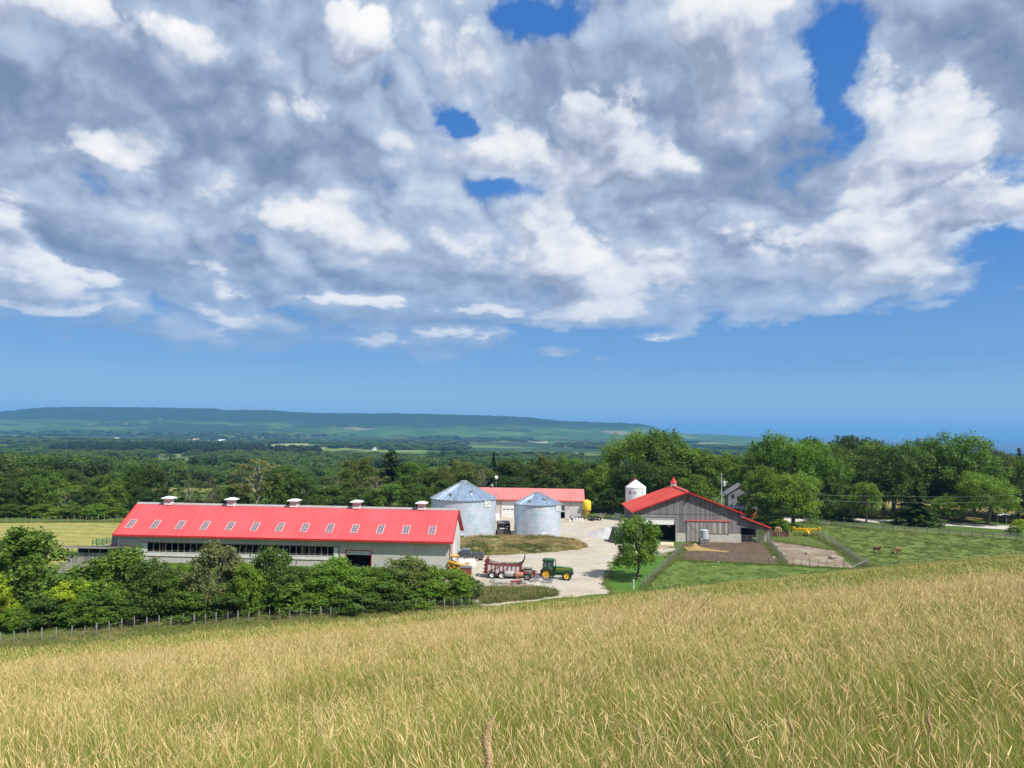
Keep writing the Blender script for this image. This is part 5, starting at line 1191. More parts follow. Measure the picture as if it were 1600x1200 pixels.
def pickup(name, label, x, y, rz, body):
    t = thing(name, label, 'pickup truck', (x, y, 0), rz, 'pickup trucks parked behind the long barn')
    # local x forward, front axle x=3.7
    wb = 3.75; W2 = .98
    b = MB(); b.prism([(-1.1, .55), (-1.1, 1.18), (1.02, 1.20), (1.05, 1.28), (3.0, 1.26), (4.45, 1.12), (4.62, .95), (4.62, .5), (4.3, .42), (-.9, .42)], -W2, W2, 'y'); bo = b.build('body', body, t, bevel=.05)
    MB().bb((-1.02, -.84, .8), (.98, .84, 1.205)).build('cargo_bed', BLACK, t)
    c = MB(); c._add([(1.06, s*.95, 1.25) for s in (-1, 1)]+[(3.35, s*.95, 1.25) for s in (-1, 1)]+[(1.2, s*.74, 1.88) for s in (-1, 1)]+[(2.45, s*.74, 1.88) for s in (-1, 1)], [(0, 2, 6, 4), (1, 5, 7, 3), (0, 4, 5, 1), (2, 3, 7, 6), (4, 6, 7, 5), (0, 1, 3, 2)])
    c.build('cab', body, t, bevel=.03)
    def side(u, v, s):   # point on the sloping cab side
        return (u, s*(.955-.21*(v-1.25)/.63+.008), v)
    for s in (-1, 1):
        for a, q in ((1.28, 1.92), (2.0, 2.72)):
            hi = 1.78; MB().quad(side(a, 1.33, s), side(q+(.3 if q > 2.5 else 0), 1.33, s), side(min(q, 2.5)-.05, hi, s), side(a+.06, hi, s)).build('window', GLASS, t)
        MB().bb((1.62, s*(W2+.004), .93), (1.78, s*(W2+.03), .97)).bb((2.35, s*(W2+.004), .93), (2.5, s*(W2+.03), .97)).build('door_handle', BLACK, bo)
        MB().bb((2.78, s*1.0, 1.28), (2.95, s*1.18, 1.46)).build('mirror', BLACK, t)
        for xw in (0, wb):
            f = MB(); pts = [(xw+math.cos(a)*.50, s*(W2-.02), .40+math.sin(a)*.50) for a in np.linspace(.1, 3.04, 9)]
            for p, q in zip(pts[:-1], pts[1:]): f.bar(p, q, .10, .09)
            f.build('wheel_arch', mat('arch_plastic', (.16, .16, .17), .7), t)
        for xw in (0, wb): wheel(t, (xw, s*.84, .40), .40, .27, mat('alloy', (.55, .55, .56), .3, metal=.7), .66)
        MB().bb((4.55, s*.68-.18, .88), (4.64, s*.68+.18, 1.04)).build('headlight', SIGNW, bo); MB().bb((-1.13, s*.86-.09, .8), (-1.085, s*.86+.09, 1.12)).build('taillight', mat('lamp_red', (.35, .02, .02), .3), bo)
    f = .02; MB().quad((3.27+f, -.80, 1.30), (3.27+f, .80, 1.30), (2.55+f, .70, 1.83), (2.55+f, -.70, 1.83)).build('windscreen', GLASS, t)
    MB().bb((4.6, -.9, .45), (4.72, .9, .68)).bb((-1.22, -.92, .45), (-1.1, .92, .64)).build('bumper', mat('chrome', (.55, .55, .56), .25, metal=.9), t)
p = G(746, 876.5)
pickup('pickup_truck', 'dark grey crew-cab pickup truck parked beside the long barn corner', p.x-.1, p.y+1.0, R(182), mat('charcoal_paint', (.075, .078, .095), .25, metal=.3, coat=.6, var=.05))
pickup('pickup_truck', 'dark blue pickup truck mostly hidden behind the grey one', p.x-4.2, p.y+4.6, R(178), mat('navy_paint', (.035, .045, .10), .25, metal=.3, coat=.6, var=.05))
def skid_steer():
    p = G(712, 892); t = thing('skid_steer', 'yellow skid-steer loader parked at the long barn corner', 'loader', (p.x-.3, p.y+1.3, 0), R(8))
    Y = mat('loader_yellow', (.66, .38, .03), .45, var=.1, dirt=(.3, .2, .08), dirtamt=.4)
    MB().prism([(-1.1, .35), (1.0, .35), (1.0, .9), (.3, 1.0), (-.4, 1.35), (-1.1, 1.3)], -.55, .55, 'y').build('body', Y, t, bevel=.04)
    cb = MB()
    for x in (-.55, .55):
        for y in (-.5, .5): cb.bar((x, y, .9), (x*.9, y, 2.0), .09)
    cb.bb((-.62, -.56, 1.98), (.62, .56, 2.08)); cb.build('cab', BLACK, t); MB().bb((-.66, -.58, 2.085), (.66, .58, 2.22)).build('cab_roof', Y, t)
    MB().bar((-1.0, -.72, 1.45), (1.3, -.72, .7), .14, .22).bar((-1.0, .72, 1.45), (1.3, .72, .7), .14, .22).build('loader_arm', Y, t)
    MB().prism([(1.25, .15), (2.0, .12), (1.5, .75), (1.25, .8)], -.85, .85, 'y').build('bucket', mat('rusty_bucket', (.42, .20, .06), .7, var=.3), t)
    for x in (-.62, .55):
        for s in (-1, 1): wheel(t, (x, s*.72, .40), .40, .3, Y, .5)
skid_steer()
def bulk_bags():
    m = mat('woven_white', (.74, .72, .67), .85, var=.12, scale=3, bump=.3); tan = mat('tan_panel', (.55, .43, .28), .8)
    for i, (px, lab, s) in enumerate(((719, 'white bulk bag nearest the long barn wall', 1.0), (729, 'bulk bag with a tan printed panel between two white ones', .96), (737.5, 'rightmost white bulk bag behind the brown bin', .98))):
        p = G(px, 890); t = thing('bulk_bag', lab, 'bulk bag', (p.x, p.y+.9, 0), R(-4+i*7), 'bulk bags behind the brown bin')
        b = MB(); prof = [(.42, .0), (.52, .15), (.55, .6), (.53, 1.1), (.40, 1.32), (.15, 1.36)]
        vs = [(c*r*1.02, d*r*1.02, z) for r, z in prof for c, d in ((-1, -1), (0, -1.06), (1, -1), (1.06, 0), (1, 1), (0, 1.06), (-1, 1), (-1.06, 0))]
        fs = [(k*8+j, k*8+(j+1) % 8, k*8+8+(j+1) % 8, k*8+8+j) for k in range(5) for j in range(8)]+[tuple(40+j for j in range(8)), tuple(range(8))[::-1]]
        b._add(vs, fs); b.build('bag', m, t, smooth=True); t.scale = (s, s, s*1.15)
        l = MB()
        for c, d in ((-.4, -.4), (.4, -.4), (.4, .4), (-.4, .4)): l.tube([(c, d, 1.2), (c*.7, d*.7, 1.5), (c*.3, d*.3, 1.42)], .03, 5)
        l.build('lifting_loop', m, t)
        if i == 1: MB().bb((-.36, -.60, .45), (.36, -.575, 1.0)).build('printed_panel', tan, t)
bulk_bags()
def brown_bin():
    p = G(727, 903); t = thing('feed_bin', 'rust-brown steel bin with a grey lid beside the hedge', 'bin', (p.x, p.y+.75, 0), R(-3))
    m = mat('rust_brown', (.20, .055, .030), .6, var=.2, scale=2, dirt=(.10, .04, .02), dirtamt=.4)
    MB().prism([(-.82, .15), (.82, .15), (.86, 1.42), (-.86, 1.42)], -.7, .7, 'y').build('body', m, t, bevel=.03)
    MB().prism([(-.9, 1.43), (.9, 1.43), (.86, 1.52), (-.86, 1.52)], -.75, .75, 'y').build('lid', mat('lid_grey', (.12, .12, .14), .5), t)
    s = MB(); 
    for k in range(6): s.bar((-.36+k*.13, -.735, .72+.02*(k % 2)), (-.28+k*.13, -.735, .80-.03*(k % 3)), .02, .05)
    s.build('pale_script', mat('script_pink', (.62, .30, .24), .6), t)
    MB().bb((-.8, -.68, 0), (-.6, .68, .15)).bb((.6, -.68, 0), (.8, .68, .15)).build('skid', m, t)
brown_bin()
def barrel(name, label, px, py, r, L, m, lay=True, rz=0, group=None, dz=0):
    p = G(px, py); t = thing(name, label, 'barrel', (p.x, p.y+r, dz), rz, group)
    prof = [(0, 0), (r*.95, 0), (r, .03), (r, L*.32), (r*1.03, L*.34), (r, L*.36), (r, L*.64), (r*1.03, L*.66), (r, L*.68), (r, L-.03), (r*.95, L), (0, L)]
    b = MB(); b.lathe(prof, 20, (-L/2, 0, r) if lay else (0, 0, 0), 'x' if lay else 'z')
    if lay:
        b = MB(); b.lathe([(a, q-L/2) for a, q in prof], 20, (0, 0, r), 'x')
    b.build('shell', m, t, smooth=True); 
    MB().lathe([(.05, 0), (.05, .04), (0, .04)], 8, (r*.3, 0, L) if not lay else (-L/2-.03, 0, r*1.4), 'z' if not lay else 'x').build('bung', STEEL, t)
    return t
barrel('plastic_barrel', 'blue plastic barrel lying between the skid-steer and the hedge', 716, 902, .30, .95, mat('blue_plastic', (.10, .20, .30), .4), True, R(15))
# ---- scrap heap beside the lane
SCRAP = 'scrap lying on the weedy bank by the lane'
STONE = mat('pale_stone', (.52, .49, .44), .9, var=.25, scale=4, bump=.5); TAN = mat('rusty_orange', (.40, .19, .10), .7, var=.3)
def rock(px, py, s, label, m=STONE, seed=0, group='stones in the scrap heap', flat=.65):
    rs = np.random.RandomState(seed); import bmesh
    bm = bmesh.new(); bmesh.ops.create_icosphere(bm, subdivisions=2, radius=s)
    for v in bm.verts:
        k = 1+.35*(float(fbm(np.array([v.co.x/s*1.3+seed*5.1+20]), np.array([v.co.y/s*1.3+v.co.z/s+seed]), 3)[0])-.5)*2; v.co *= k; v.co.z *= flat
    me = bpy.data.meshes.new('stone'); bm.to_mesh(me); bm.free(); me.materials.append(m)
    p = G(px, py); o = link('stone', me); o.location = (p.x, p.y, s*flat*.6); o.rotation_euler = (0, 0, rs.rand()*6); tag(o, label, 'stone', group)
for i, a in enumerate([(838, 916, .42, 'large white stone at the right of the scrap heap'), (806, 917, .28, 'small pale stone left of the orange drum frame'), (796, 918, .30, 'flat pale stone near the left end of the scrap heap'), (780, 917, .26, 'small stone at the far left of the scrap heap'), (849, 911, .36, 'pale stone in front of the tractor rear wheel'), (844, 908, .40, 'pale stone touching the harrow')]): rock(*a, seed=i+3)
def tyre(px, py, r, label, tilt=0, dz=0, group='old tyres'):
    p = G(px, py); t = thing('old_tyre', label, 'tyre', (p.x, p.y+r, dz), rnd.uniform(-.5, .5), group)
    MB().lathe([(r*.55, -.13), (r*.85, -.16), (r, -.08), (r, .08), (r*.85, .16), (r*.55, .13), (r*.5, 0), (r*.55, -.13)], 24, (0, 0, r if tilt else .16), 'y' if tilt else 'z').build('tread', RUBBER, t, smooth=True)
    MB().lathe([(r*.56, -.05), (r*.3, -.03), (r*.3, .03), (r*.56, .05)], 18, (0, 0, r if tilt else .16), 'y' if tilt else 'z').build('rim', mat('old_rim', (.30, .28, .26), .6, var=.3), t)
tyre(824, 908.5, .55, 'tyre leaning under the grey field roller', 1); tyre(796, 903.5, .50, 'tyre half under the scrap frame left of the orange drum', 1)
def field_roller():
    p = G(825, 905); t = thing('field_roller', 'grey land roller standing in front of the spreader drawbar', 'roller', (p.x, p.y+.9, 0), R(-6))
    MB().lathe([(0, -.62), (.52, -.62), (.55, -.55), (.55, .55), (.52, .62), (0, .62)], 24, (0, 0, 1.02), 'x').build('drum', mat('roller_grey', (.27, .25, .25), .7, var=.25, scale=3), t, smooth=True)
    MB().bar((-.75, -.6, .45), (.75, -.6, .45), .1).bar((-.75, .6, .45), (.75, .6, .45), .1).bar((-.75, -.6, .45), (-.75, .6, 1.0), .08).bar((.75, -.6, .45), (.75, .6, 1.0), .08).bb((-.7, -.62, 1.45), (.7, .3, 1.62)).build('frame', RAILM, t)
    for s in (-.7, .7): wheel(t, (s, -.3, .30), .30, .2, STEEL, .5)
field_roller()
barrel('steel_drum', 'orange rusty drum lying on the scrap heap', 811, 906, .36, 1.15, TAN, True, R(4), dz=.35)
barrel('steel_drum', 'grey dented tank lying left of the orange drum', 795, 905.5, .42, 1.25, mat('dented_grey', (.36, .34, .33), .6, var=.25), True, R(-5), dz=.35)
def harrow(px, py, w, label, m, seed):
    p = G(px, py); t = thing('old_harrow', label, 'farm implement', (p.x, p.y+.5, 0), R(rnd.uniform(-15, 15)), 'broken implements on the scrap heap'); rs = random.Random(seed); f = MB()
    for k in range(5): f.bar((-w/2, -.5+.25*k, .45+rs.uniform(-.1, .1)), (w/2, -.5+.25*k, .45+rs.uniform(-.1, .15)), .07)
    for k in range(5): f.bar((-w/2+w*k/4, -.55, .5), (-w/2+w*k/4+rs.uniform(-.2, .2), .55, .5), .07)
    f.build('frame', m, t); q = MB()
    for k in range(12): x = rs.uniform(-w/2, w/2); y = rs.uniform(-.5, .5); q.bar((x, y, .5), (x+.08, y+.05, .0), .04)
    q.build('tine', STEEL, t); c = MB(); c.tube([(-.1, 0, .5), (.1, .1, .95), (.4, .1, .9)], .05, 6); c.build('lever', TAN, t)
harrow(846, 908.5, 2.1, 'grey tangle of harrow frame next to the tractor rear wheel', STEEL, 1); harrow(783, 914, 1.9, 'pale grey broken frame at the left end of the scrap heap', mat('pale_steel', (.50, .50, .49), .6), 2); harrow(806, 914.5, 1.6, 'rust-red low frame in the middle of the scrap heap', MAROON, 3)
harrow(856, 912, 1.3, 'small grey frame at the right tip of the scrap heap', STEEL, 4)
def pallet(px, py, label, dz=0, rz=0):
    p = G(px, py); t = thing('wooden_pallet', label, 'pallet', (p.x, p.y+.5, dz), rz, 'pallets on the scrap heap'); d = MB()
    for k in range(6): d.bb((-.6, -.5+k*.18, .12), (.6, -.5+k*.18+.11, .145))
    d.build('deck', RAILM, t); s = MB()
    for x in (-.55, 0, .55): s.bb((x-.05, -.5, 0), (x+.05, .5, .118))
    s.build('stringer', RAILM, t)
pallet(815, 913, 'flat pallet below the orange drum', .1, .3); pallet(833, 910, 'pallet under the grey land roller', .05, -.4); pallet(772, 910.5, 'pallet on bare soil left of the scrap heap', .02, .2)
def barrow_pipes():
    m = mat('rusty_pipe', (.30, .15, .10), .6, var=.3)
    for i, (a, b, lab) in enumerate([((800, 917), (832, 915.5), 'long thin rusty pipe lying across the scrap heap'), ((765, 904.5), (785, 912), 'grey pole lying behind the left scrap frame'), ((792, 917.5), (812, 918), 'pale pipe at the lower edge of the scrap heap')]):
        P, Q = G(*a), G(*b); o = MB().tube([(P.x, P.y, .12), ((P.x+Q.x)/2, (P.y+Q.y)/2, .25), (Q.x, Q.y, .15)], .05, 8).build('scrap_pipe', m if i == 0 else RAILM, smooth=True); tag(o, lab, 'pipe', 'pipes on the scrap heap')
barrow_pipes()
for i, px in enumerate((815.5, 829, 861.5)):   # thin stakes round the heap
    p = G(px, 921 if i < 2 else 914); o = MB().bar((p.x, p.y, -.1), (p.x+.02, p.y, 1.3), .06).build('stake', RAILM); tag(o, ['thin stake at the left front of the scrap heap', 'thin stake in the middle front of the scrap heap', 'thin stake at the right tip of the scrap heap'][i], 'stake', 'stakes round the scrap heap')
# ---- between and beside the bins
def stock_trailer():
    p = G(787, 838.5); t = thing('stock_trailer', 'black livestock trailer seen from behind between the two grain bins', 'trailer', (p.x, p.y, 0), R(3))
    w, h, L = 1.35, 2.25, 4.2; b = MB(); b.bb((-w, .05, .5), (-w+.06, L, h+.4)); b.bb((w-.06, .05, .5), (w, L, h+.4)); b.bb((-w, L-.06, .5), (w, L, h+.4)); b.bb((-w+.06, .05, .44), (w-.06, L-.06, .5)); b.build('body', mat('trailer_black', (.035, .03, .032), .5, var=.2), t)
    r_ = MB(); r_.prism([(-w-.03, h+.4), (w+.03, h+.4), (w-.2, h+.58), (-w+.2, h+.58)], .0, L, 'y'); r_.build('roof', mat('trailer_roof', (.16, .14, .15), .5), t)
    d = MB(); d.bb((-w+.06, 0, .5), (-.03, .045, 1.55)); d.bb((.03, 0, .5), (w-.06, .045, 1.55)); d.bb((-w+.06, 0, 1.85), (w-.06, .045, 2.0)); d.bb((-w+.06, 0, 2.3), (w-.06, .045, 2.42))
    for x in (-w+.1, -.03, w-.1): d.bb((x-.05, .0, 1.55), (x+.05, .04, 2.6))
    do = d.build('tailgate', mat('gate_dark', (.09, .08, .08), .5), t); MB().bb((-.9, -.05, 1.62), (.8, -.005, 1.76)).bb((.55, -.03, 2.06), (.9, -.005, 2.22)).build('reflective_strip', SIGNW, do)
    for s in (-1, 1):
        for y in (1.7, 2.6): 
            c = (s*(w+.12), y, .42); t_ = MB().lathe([(.2, -.11), (.38, -.12), (.42, -.06), (.42, .06), (.38, .12), (.2, .11)], 20, c, 'x').build('wheel', RUBBER, t, smooth=True); MB().lathe([(.21, -.06), (0, -.05)], 16, c, 'x').lathe([(.21, .06), (0, .05)], 16, c, 'x').build('rim', WHITED, t_)
        MB().bb((s*(w+.0), 1.2, .85), (s*(w+.28), 3.1, .92)).build('fender', BLACK, t)
stock_trailer()
def unload_auger():
    p = G(845, 845); t = thing('unloading_auger', 'auger motor and white guard at the foot of the small grain bin', 'auger', (p.x, p.y-.6, 0), R(5))
    MB().tube([(.2, 2.2, .5), (.1, 0, .9), (-.1, -.5, 1.15)], .16, 10).build('tube', GALV, t, smooth=True); MB().bb((.1, -.75, .75), (.95, .1, 1.75)).build('guard', WHITE, t, bevel=.05)
    MB().lathe([(0, -.35), (.26, -.35), (.28, 0), (.26, .35), (0, .35)], 14, (-.35, -.4, 1.15), 'y').build('motor', BLACK, t, smooth=True); MB().bar((-.9, -.4, 0), (-1.1, -.4, 1.3), .06).bar((-.6, -.4, 0), (-.3, -.4, .9), .08).bar((.5, -.5, 0), (.5, -.5, .8), .1).build('stand', STEEL, t)
    MB().bb((.05, -.7, .28), (.7, -.1, .7)).build('gearbox', BLACK, t)
unload_auger()
def auger_hopper():
    p = G(717, 848); t = thing('auger_hopper', 'dark green auger hopper at the left foot of the large grain bin', 'auger', (p.x+.2, p.y+.3, 0), R(10)); m = mat('hopper_green', (.03, .10, .08), .5, var=.15)
    MB().prism([(-.9, .5), (.9, .5), (.45, 1.35), (-.15, 1.5)], -.6, .6, 'y').build('hood', m, t, bevel=.05); MB().tube([(-.4, 0, 1.1), (.4, .4, 1.4), (1.1, 1.6, .8)], .15, 10).build('tube', GALV, t, smooth=True)
    for x in (-.7, .7): MB().bar((x, -.4, 0), (x*.8, -.4, .6), .07).bar((x, .4, 0), (x*.8, .4, .6), .07).build('leg', STEEL, t)
auger_hopper()
def propane():
    p = G(776, 818); t = thing('propane_tank', 'small white upright tank by the shed wall between the bins', 'tank', (p.x, p.y+.7, 0)); MB().lathe([(0, .2), (.5, .25), (.62, .5), (.62, 1.9), (.5, 2.25), (.2, 2.4), (0, 2.4)], 20).build('tank', WHITE, t, smooth=True)
    MB().lathe([(.5, 0), (.5, .25)], 16).build('base', STEEL, t); MB().lathe([(.18, 2.38), (.18, 2.62), (0, 2.62)], 12).build('valve_cap', GALV, t)
propane()
def yellow_tank():
    p = G(917, 811.5); t = thing('hopper_tank', 'yellow hopper tank on legs beside the red-roofed shed', 'tank', (p.x-.05, p.y, 0)); r = 1.08
    MB().lathe([(0, 4.85), (.5, 4.82), (.9, 4.62), (r, 4.35), (r, 2.3), (.25, 1.25), (.22, 1.1), (0, 1.1)], 28).build('tank', mat('tank_yellow', (.74, .56, .035), .4, var=.08, scale=1), t, smooth=True)
    lg = mat('brown_leg', (.20, .11, .05), .7)
    for k in range(4): a = k*math.pi/2+.6; MB().bar((math.cos(a)*1.0, math.sin(a)*1.0, 0), (math.cos(a)*1.0, math.sin(a)*1.0, 2.4), .12).build('leg', lg, t)
    MB().lathe([(1.06, 2.2), (1.14, 2.2), (1.14, 2.36), (1.06, 2.36)], 28).build('ring', lg, t); MB().lathe([(.3, 4.8), (.3, 5.0), (0, 5.0)], 12).build('lid', YEL, t)
yellow_tank()
for i, (px, py, r, tl, dz) in enumerate([(922, 813.5, .62, 1, 0), (927.5, 814, .55, 1, 0), (925, 814.5, .55, 0, 0), (932, 813.5, .6, 1, 0), (937, 814, .5, 1, 0), (925, 814.5, .55, 0, .33)]):
    tyre(px, py, r, ['upright tyre nearest the yellow tank', 'upright tyre second from the yellow tank', 'flat tyre at the bottom of the small stack', 'big upright tyre in the middle of the tyre pile', 'last upright tyre of the pile toward the white gate', 'flat tyre on top of the small stack'][i], tl, dz, 'tyres piled beside the yellow tank')
def flat_bin():
    p = G(898, 812); t = thing('feed_bunk', 'grey feed bunk on a dark frame against the shed wall', 'feed bunk', (p.x, p.y-.5, 0), R(-3)); MB().prism([(-1.4, .95), (1.4, .95), (1.5, 1.5), (-1.5, 1.5)], -.4, .4, 'y').build('trough', mat('bunk_grey', (.42, .41, .42), .6), t)
    for x in (-1.1, 0, 1.1): MB().bb((x-.1, -.35, 0), (x+.1, .35, .95)).build('leg', BLACK, t)
    MB().bb((-1.3, -.3, .2), (1.3, .3, .4)).build('shelf', BLACK, t)
flat_bin()
for i, px in enumerate((889, 896.5, 901, 905, 909)):
    p = G(px, 813.8); t = thing('bucket', 'white pail, %s of the five in front of the shed' % ORD[i], 'bucket', (p.x, p.y-.9, 0), 0, 'white pails in front of the shed'); MB().lathe([(0, 0), (.26, 0), (.31, .7), (.28, .72), (.05, .75), (0, .75)], 14).build('pail', WHITE, t, smooth=True); MB().tube([(-.3, 0, .68), (-.15, -.1, .92), (.15, -.1, .92), (.3, 0, .68)], .02, 5).build('handle', STEEL, t)
def fence_gate():
    p = G(966, 811); t = thing('white_gate', 'small pale gate in the rail fence left of the grey barn', 'gate', (p.x, p.y+.4, 0)); g = MB(); w = .75
    for k in range(6): g.bb((-w, -.03, .15+.22*k), (w, .03, .30+.22*k))
    g.build('panel', WHITED, t)
    for s in (-1, 1): MB().bb((s*w-.08, -.08, 0), (s*w+.08, .08, 1.6)).build('post', WHITED, t)
fence_gate()
# ---- in front of and beside the grey barn
def feed_tank():
    p = G(1099, 849.5); t = thing('feed_tank', 'round grey water tank on a timber stand in the pen', 'tank', (p.x, p.y-.6, 0)); r = .86
    MB().lathe([(0, 1.15), (r, 1.15), (r, 2.75), (r*.92, 2.82), (0, 2.95)], 30).build('tank', mat('tank_grey', (.42, .48, .52), .5, var=.12, scale=2), t, smooth=True); MB().lathe([(r+.02, 2.62), (r+.05, 2.70), (r+.02, 2.78)], 30).build('rim', GALV, t)
    s = MB()
    for k in range(5): s.bb((-.9+.4*k, -.85, 0), (-.72+.4*k, -.6, .98)); s.bb((-.9+.4*k, .5, 0), (-.72+.4*k, .75, .98))
    s.build('leg', RAILM, t); MB().bb((-1.0, -.9, .98), (1.0, .85, 1.14)).build('platform', RAILM, t)
feed_tank()
def straw():
    m = mat('straw', (.33, .225, .085), .95, var=.35, scale=8, bump=.8); P = G(1086, 857); rs = np.random.RandomState(3); n = 34; V = []; F = []
    a = np.linspace(-1, 1, n); X, Y = np.meshgrid(a, a); rr_ = np.sqrt(X**2+Y**2); Z = np.maximum(0, .95*np.exp(-rr_**2*5.5)*(.75+.5*fbm(X*4+3, Y*4, 3))-.02)
    V = np.stack([X*1.9, Y*1.5, Z], -1).reshape(-1, 3); i, j = np.meshgrid(np.arange(n-1), np.arange(n-1), indexing='ij'); q = (i*n+j).ravel(); F = np.stack([q, q+1, q+n+1, q+n], 1)
    o = link('straw_pile', npmesh('straw_pile', V, F, [m], smooth=True)); o.location = (P.x, P.y, .035); tag(o, 'golden heap of loose straw beside the grey water tank', 'straw pile')
    sheet('straw_bedding', [(1072, 859), (1080, 853), (1094, 855), (1112, 858.5), (1140, 861.5), (1134, 863.5), (1104, 861.5), (1074, 861)], .05, m, 'golden straw strewn across the dark pen dirt', .9, .5)
straw()
def culvert():
    P, Q = G(1052, 856.5), G(1024, 854.5); d = (Q-P); t = thing('concrete_pipe', 'cream concrete culvert pipe lying before the grey barn door', 'pipe', (P.x, P.y, 0), math.atan2(d.y, d.x)+.35); m = mat('cream_concrete', (.58, .49, .36), .85, var=.12)
    L = 3.4; MB().lathe([(.52, 0), (.56, .02), (.56, L), (.40, L), (.40, 0), (.52, 0)], 26, (0, 0, .56), 'x').build('pipe', m, t, smooth=True); MB().lathe([(.40, .25), (0, .26)], 20, (0, 0, .56), 'x').build('end_plate', mat('brown_plate', (.20, .10, .05), .8), t)
    MB().bb((.7, -.5, 0), (1.0, .5, .12)).build('chock', RAILM, t)
    P = G(1033, 858); t = thing('timber_beam', 'long pale squared beam lying beside the culvert pipe', 'beam', (P.x-.8, P.y, 0), R(6)); MB().bb((-2.2, -.18, .05), (2.2, .18, .42)).build('beam', mat('pale_timber', (.50, .40, .28), .8, var=.2), t); MB().bb((-1.6, -.3, 0), (-1.4, .3, .05)).bb((1.4, -.3, 0), (1.6, .3, .05)).build('bearer', RAILM, t)
culvert()
def blob_mesh(name, P, rx, ry, h, m, label, cat, seed=1, sharp=1.6, kind=None, rz=0):
    n = 36; a = np.linspace(-1, 1, n); X, Y = np.meshgrid(a, a); rr_ = np.clip(1-np.sqrt(X**2+Y**2), 0, 1); Z = h*np.minimum(1, rr_*sharp)*(.72+.56*fbm(X*2.2+seed, Y*2.2+seed, 4))-.05
    V = np.stack([X*rx, Y*ry, Z], -1).reshape(-1, 3); i, j = np.meshgrid(np.arange(n-1), np.arange(n-1), indexing='ij'); q = (i*n+j).ravel(); F = np.stack([q, q+1, q+n+1, q+n], 1)
    o = link(name, npmesh(name, V, F, [m], smooth=True)); o.location = (P.x, P.y, .03); o.rotation_euler = (0, 0, rz); tag(o, label, cat, kind=kind); return o
p = G(962, 848); blob_mesh('tarped_pile', p+Vector((.9, 1.2, 0)), 2.3, 3.0, 2.7, mat('charcoal_tarp', (.055, .058, .068), .55, var=.15), 'dark charcoal tarpaulin-covered pile behind the lawn tree', 'covered pile', 4, 2.6)
p = G(946, 838); blob_mesh('gravel_pile', p+Vector((.5, 2.0, 0)), 4.0, 6.0, 1.5, sheet_mat('crushed_stone', [(.3, (.40, .39, .37)), (.6, (.50, .49, .47))], 1.5, 8, .7), 'low grey heap of crushed stone left of the tarpaulin pile', 'gravel pile', 8, 1.3)
def hanging_sack():
    y = GBA.y+2.6; p = AT(1048, 818, y); t = thing('hanging_sack', 'pale sack hanging inside the open door of the grey barn', 'sack', (p.x, y, 0)); z = p.z
    MB().tube([(-.5, 0, z-.7), (-.2, 0, z-.1), (.05, 0, z+.5), (.1, 0, z+1.0)], [.45, .35, .16, .05], 12).build('sack', mat('pale_cloth', (.72, .66, .52), .9), t, smooth=True); MB().tube([(.1, 0, z+.9), (.15, .05, 4.9)], .02, 5).build('cord', RAILM, t)
hanging_sack()
# ---- right side: hay bale in its ring, yellow tedder
def bale_ring():
    p = G(1217, 838.5); t = thing('hay_bale', 'round tan hay bale inside the brown feeder', 'hay bale', (p.x+.2, p.y+1.0, 0), R(70)); MB().lathe([(0, -.65), (.72, -.65), (.8, -.55), (.8, .55), (.72, .65), (0, .65)], 24, (0, 0, 1.15), 'x').build('bale', mat('hay_tan', (.36, .22, .11), .95, var=.35, scale=6, bump=.8), t, smooth=True)
    MB().lathe([(.81, -.3), (.815, -.25), (.815, .25), (.81, .3)], 24, (0, 0, 1.15), 'x').build('twine', mat('twine', (.42, .30, .18), .9), t)
    t = thing('bale_feeder', 'dark brown slatted feeder box holding the hay bale', 'feeder', (p.x, p.y+.3, 0), R(4)); m = mat('dark_red_brown', (.095, .038, .030), .8, var=.3); f = MB()
    for k in range(3): f.bb((-2.3, -.4, .15+.3*k), (2.3, -.33, .40+.3*k)); f.bb((-2.3, 2.0, .15+.3*k), (2.3, 2.07, .40+.3*k)); f.bb((-2.37, -.4, .15+.3*k), (-2.305, 2.07, .40+.3*k)); f.bb((2.305, -.4, .15+.3*k), (2.37, 2.07, .40+.3*k))
    f.build('side_board', m, t)
    for x in (-2.2, 0, 2.2): MB().bb((x-.07, -.48, 0), (x+.07, -.41, 1.6 if x else 1.3)).build('post', RAILM, t)
bale_ring()
def tedder():
    p = G(1262, 838); t = thing('hay_tedder', 'bright yellow hay tedder folded out on the grass by the pasture fence', 'farm implement', (p.x, p.y, 0), R(-6)); m = mat('tedder_yellow', (.68, .40, .015), .45, var=.12)
    b = MB(); b.bar((-2.7, .6, 1.55), (2.7, .6, 1.55), .22); b.bar((-2.7, .9, 1.2), (2.7, .9, 1.2), .12); b.bar((0, .6, 1.45), (.1, -1.1, .55), .26); b.bar((-.7, .6, 1.45), (.1, -.7, .65), .12); b.bar((.8, .6, 1.45), (.1, -.7, .65), .12); b.build('frame', m, t)
    for k in range(6):
        x = -2.4+k*.96; r_ = MB()
        for q in range(7): a = q*2*math.pi/7; r_.bar((x, .75, 1.35), (x+math.cos(a)*.62, .75+math.sin(a)*.62, 1.15+.1*(q % 2)), .06, .08)
        r_.lathe([(.12, 1.2), (.12, 1.75), (0, 1.8)], 10, (x, .75, 0)); ro = r_.build('rotor', m, t); tn = MB()
        for q in range(7): a = q*2*math.pi/7; tn.bar((x+math.cos(a)*.6, .75+math.sin(a)*.6, 1.2), (x+math.cos(a)*.7, .75+math.sin(a)*.7, .75), .04)
        tn.build('tine', m, ro)
        wheel(t, (x, .6, .30), .30, .16, YEL, .5)
    for x in (-2.7, 2.7): MB().bb((x-.25, .3, 1.55), (x+.25, .9, 1.9)).build('guard', m, t)
tedder()
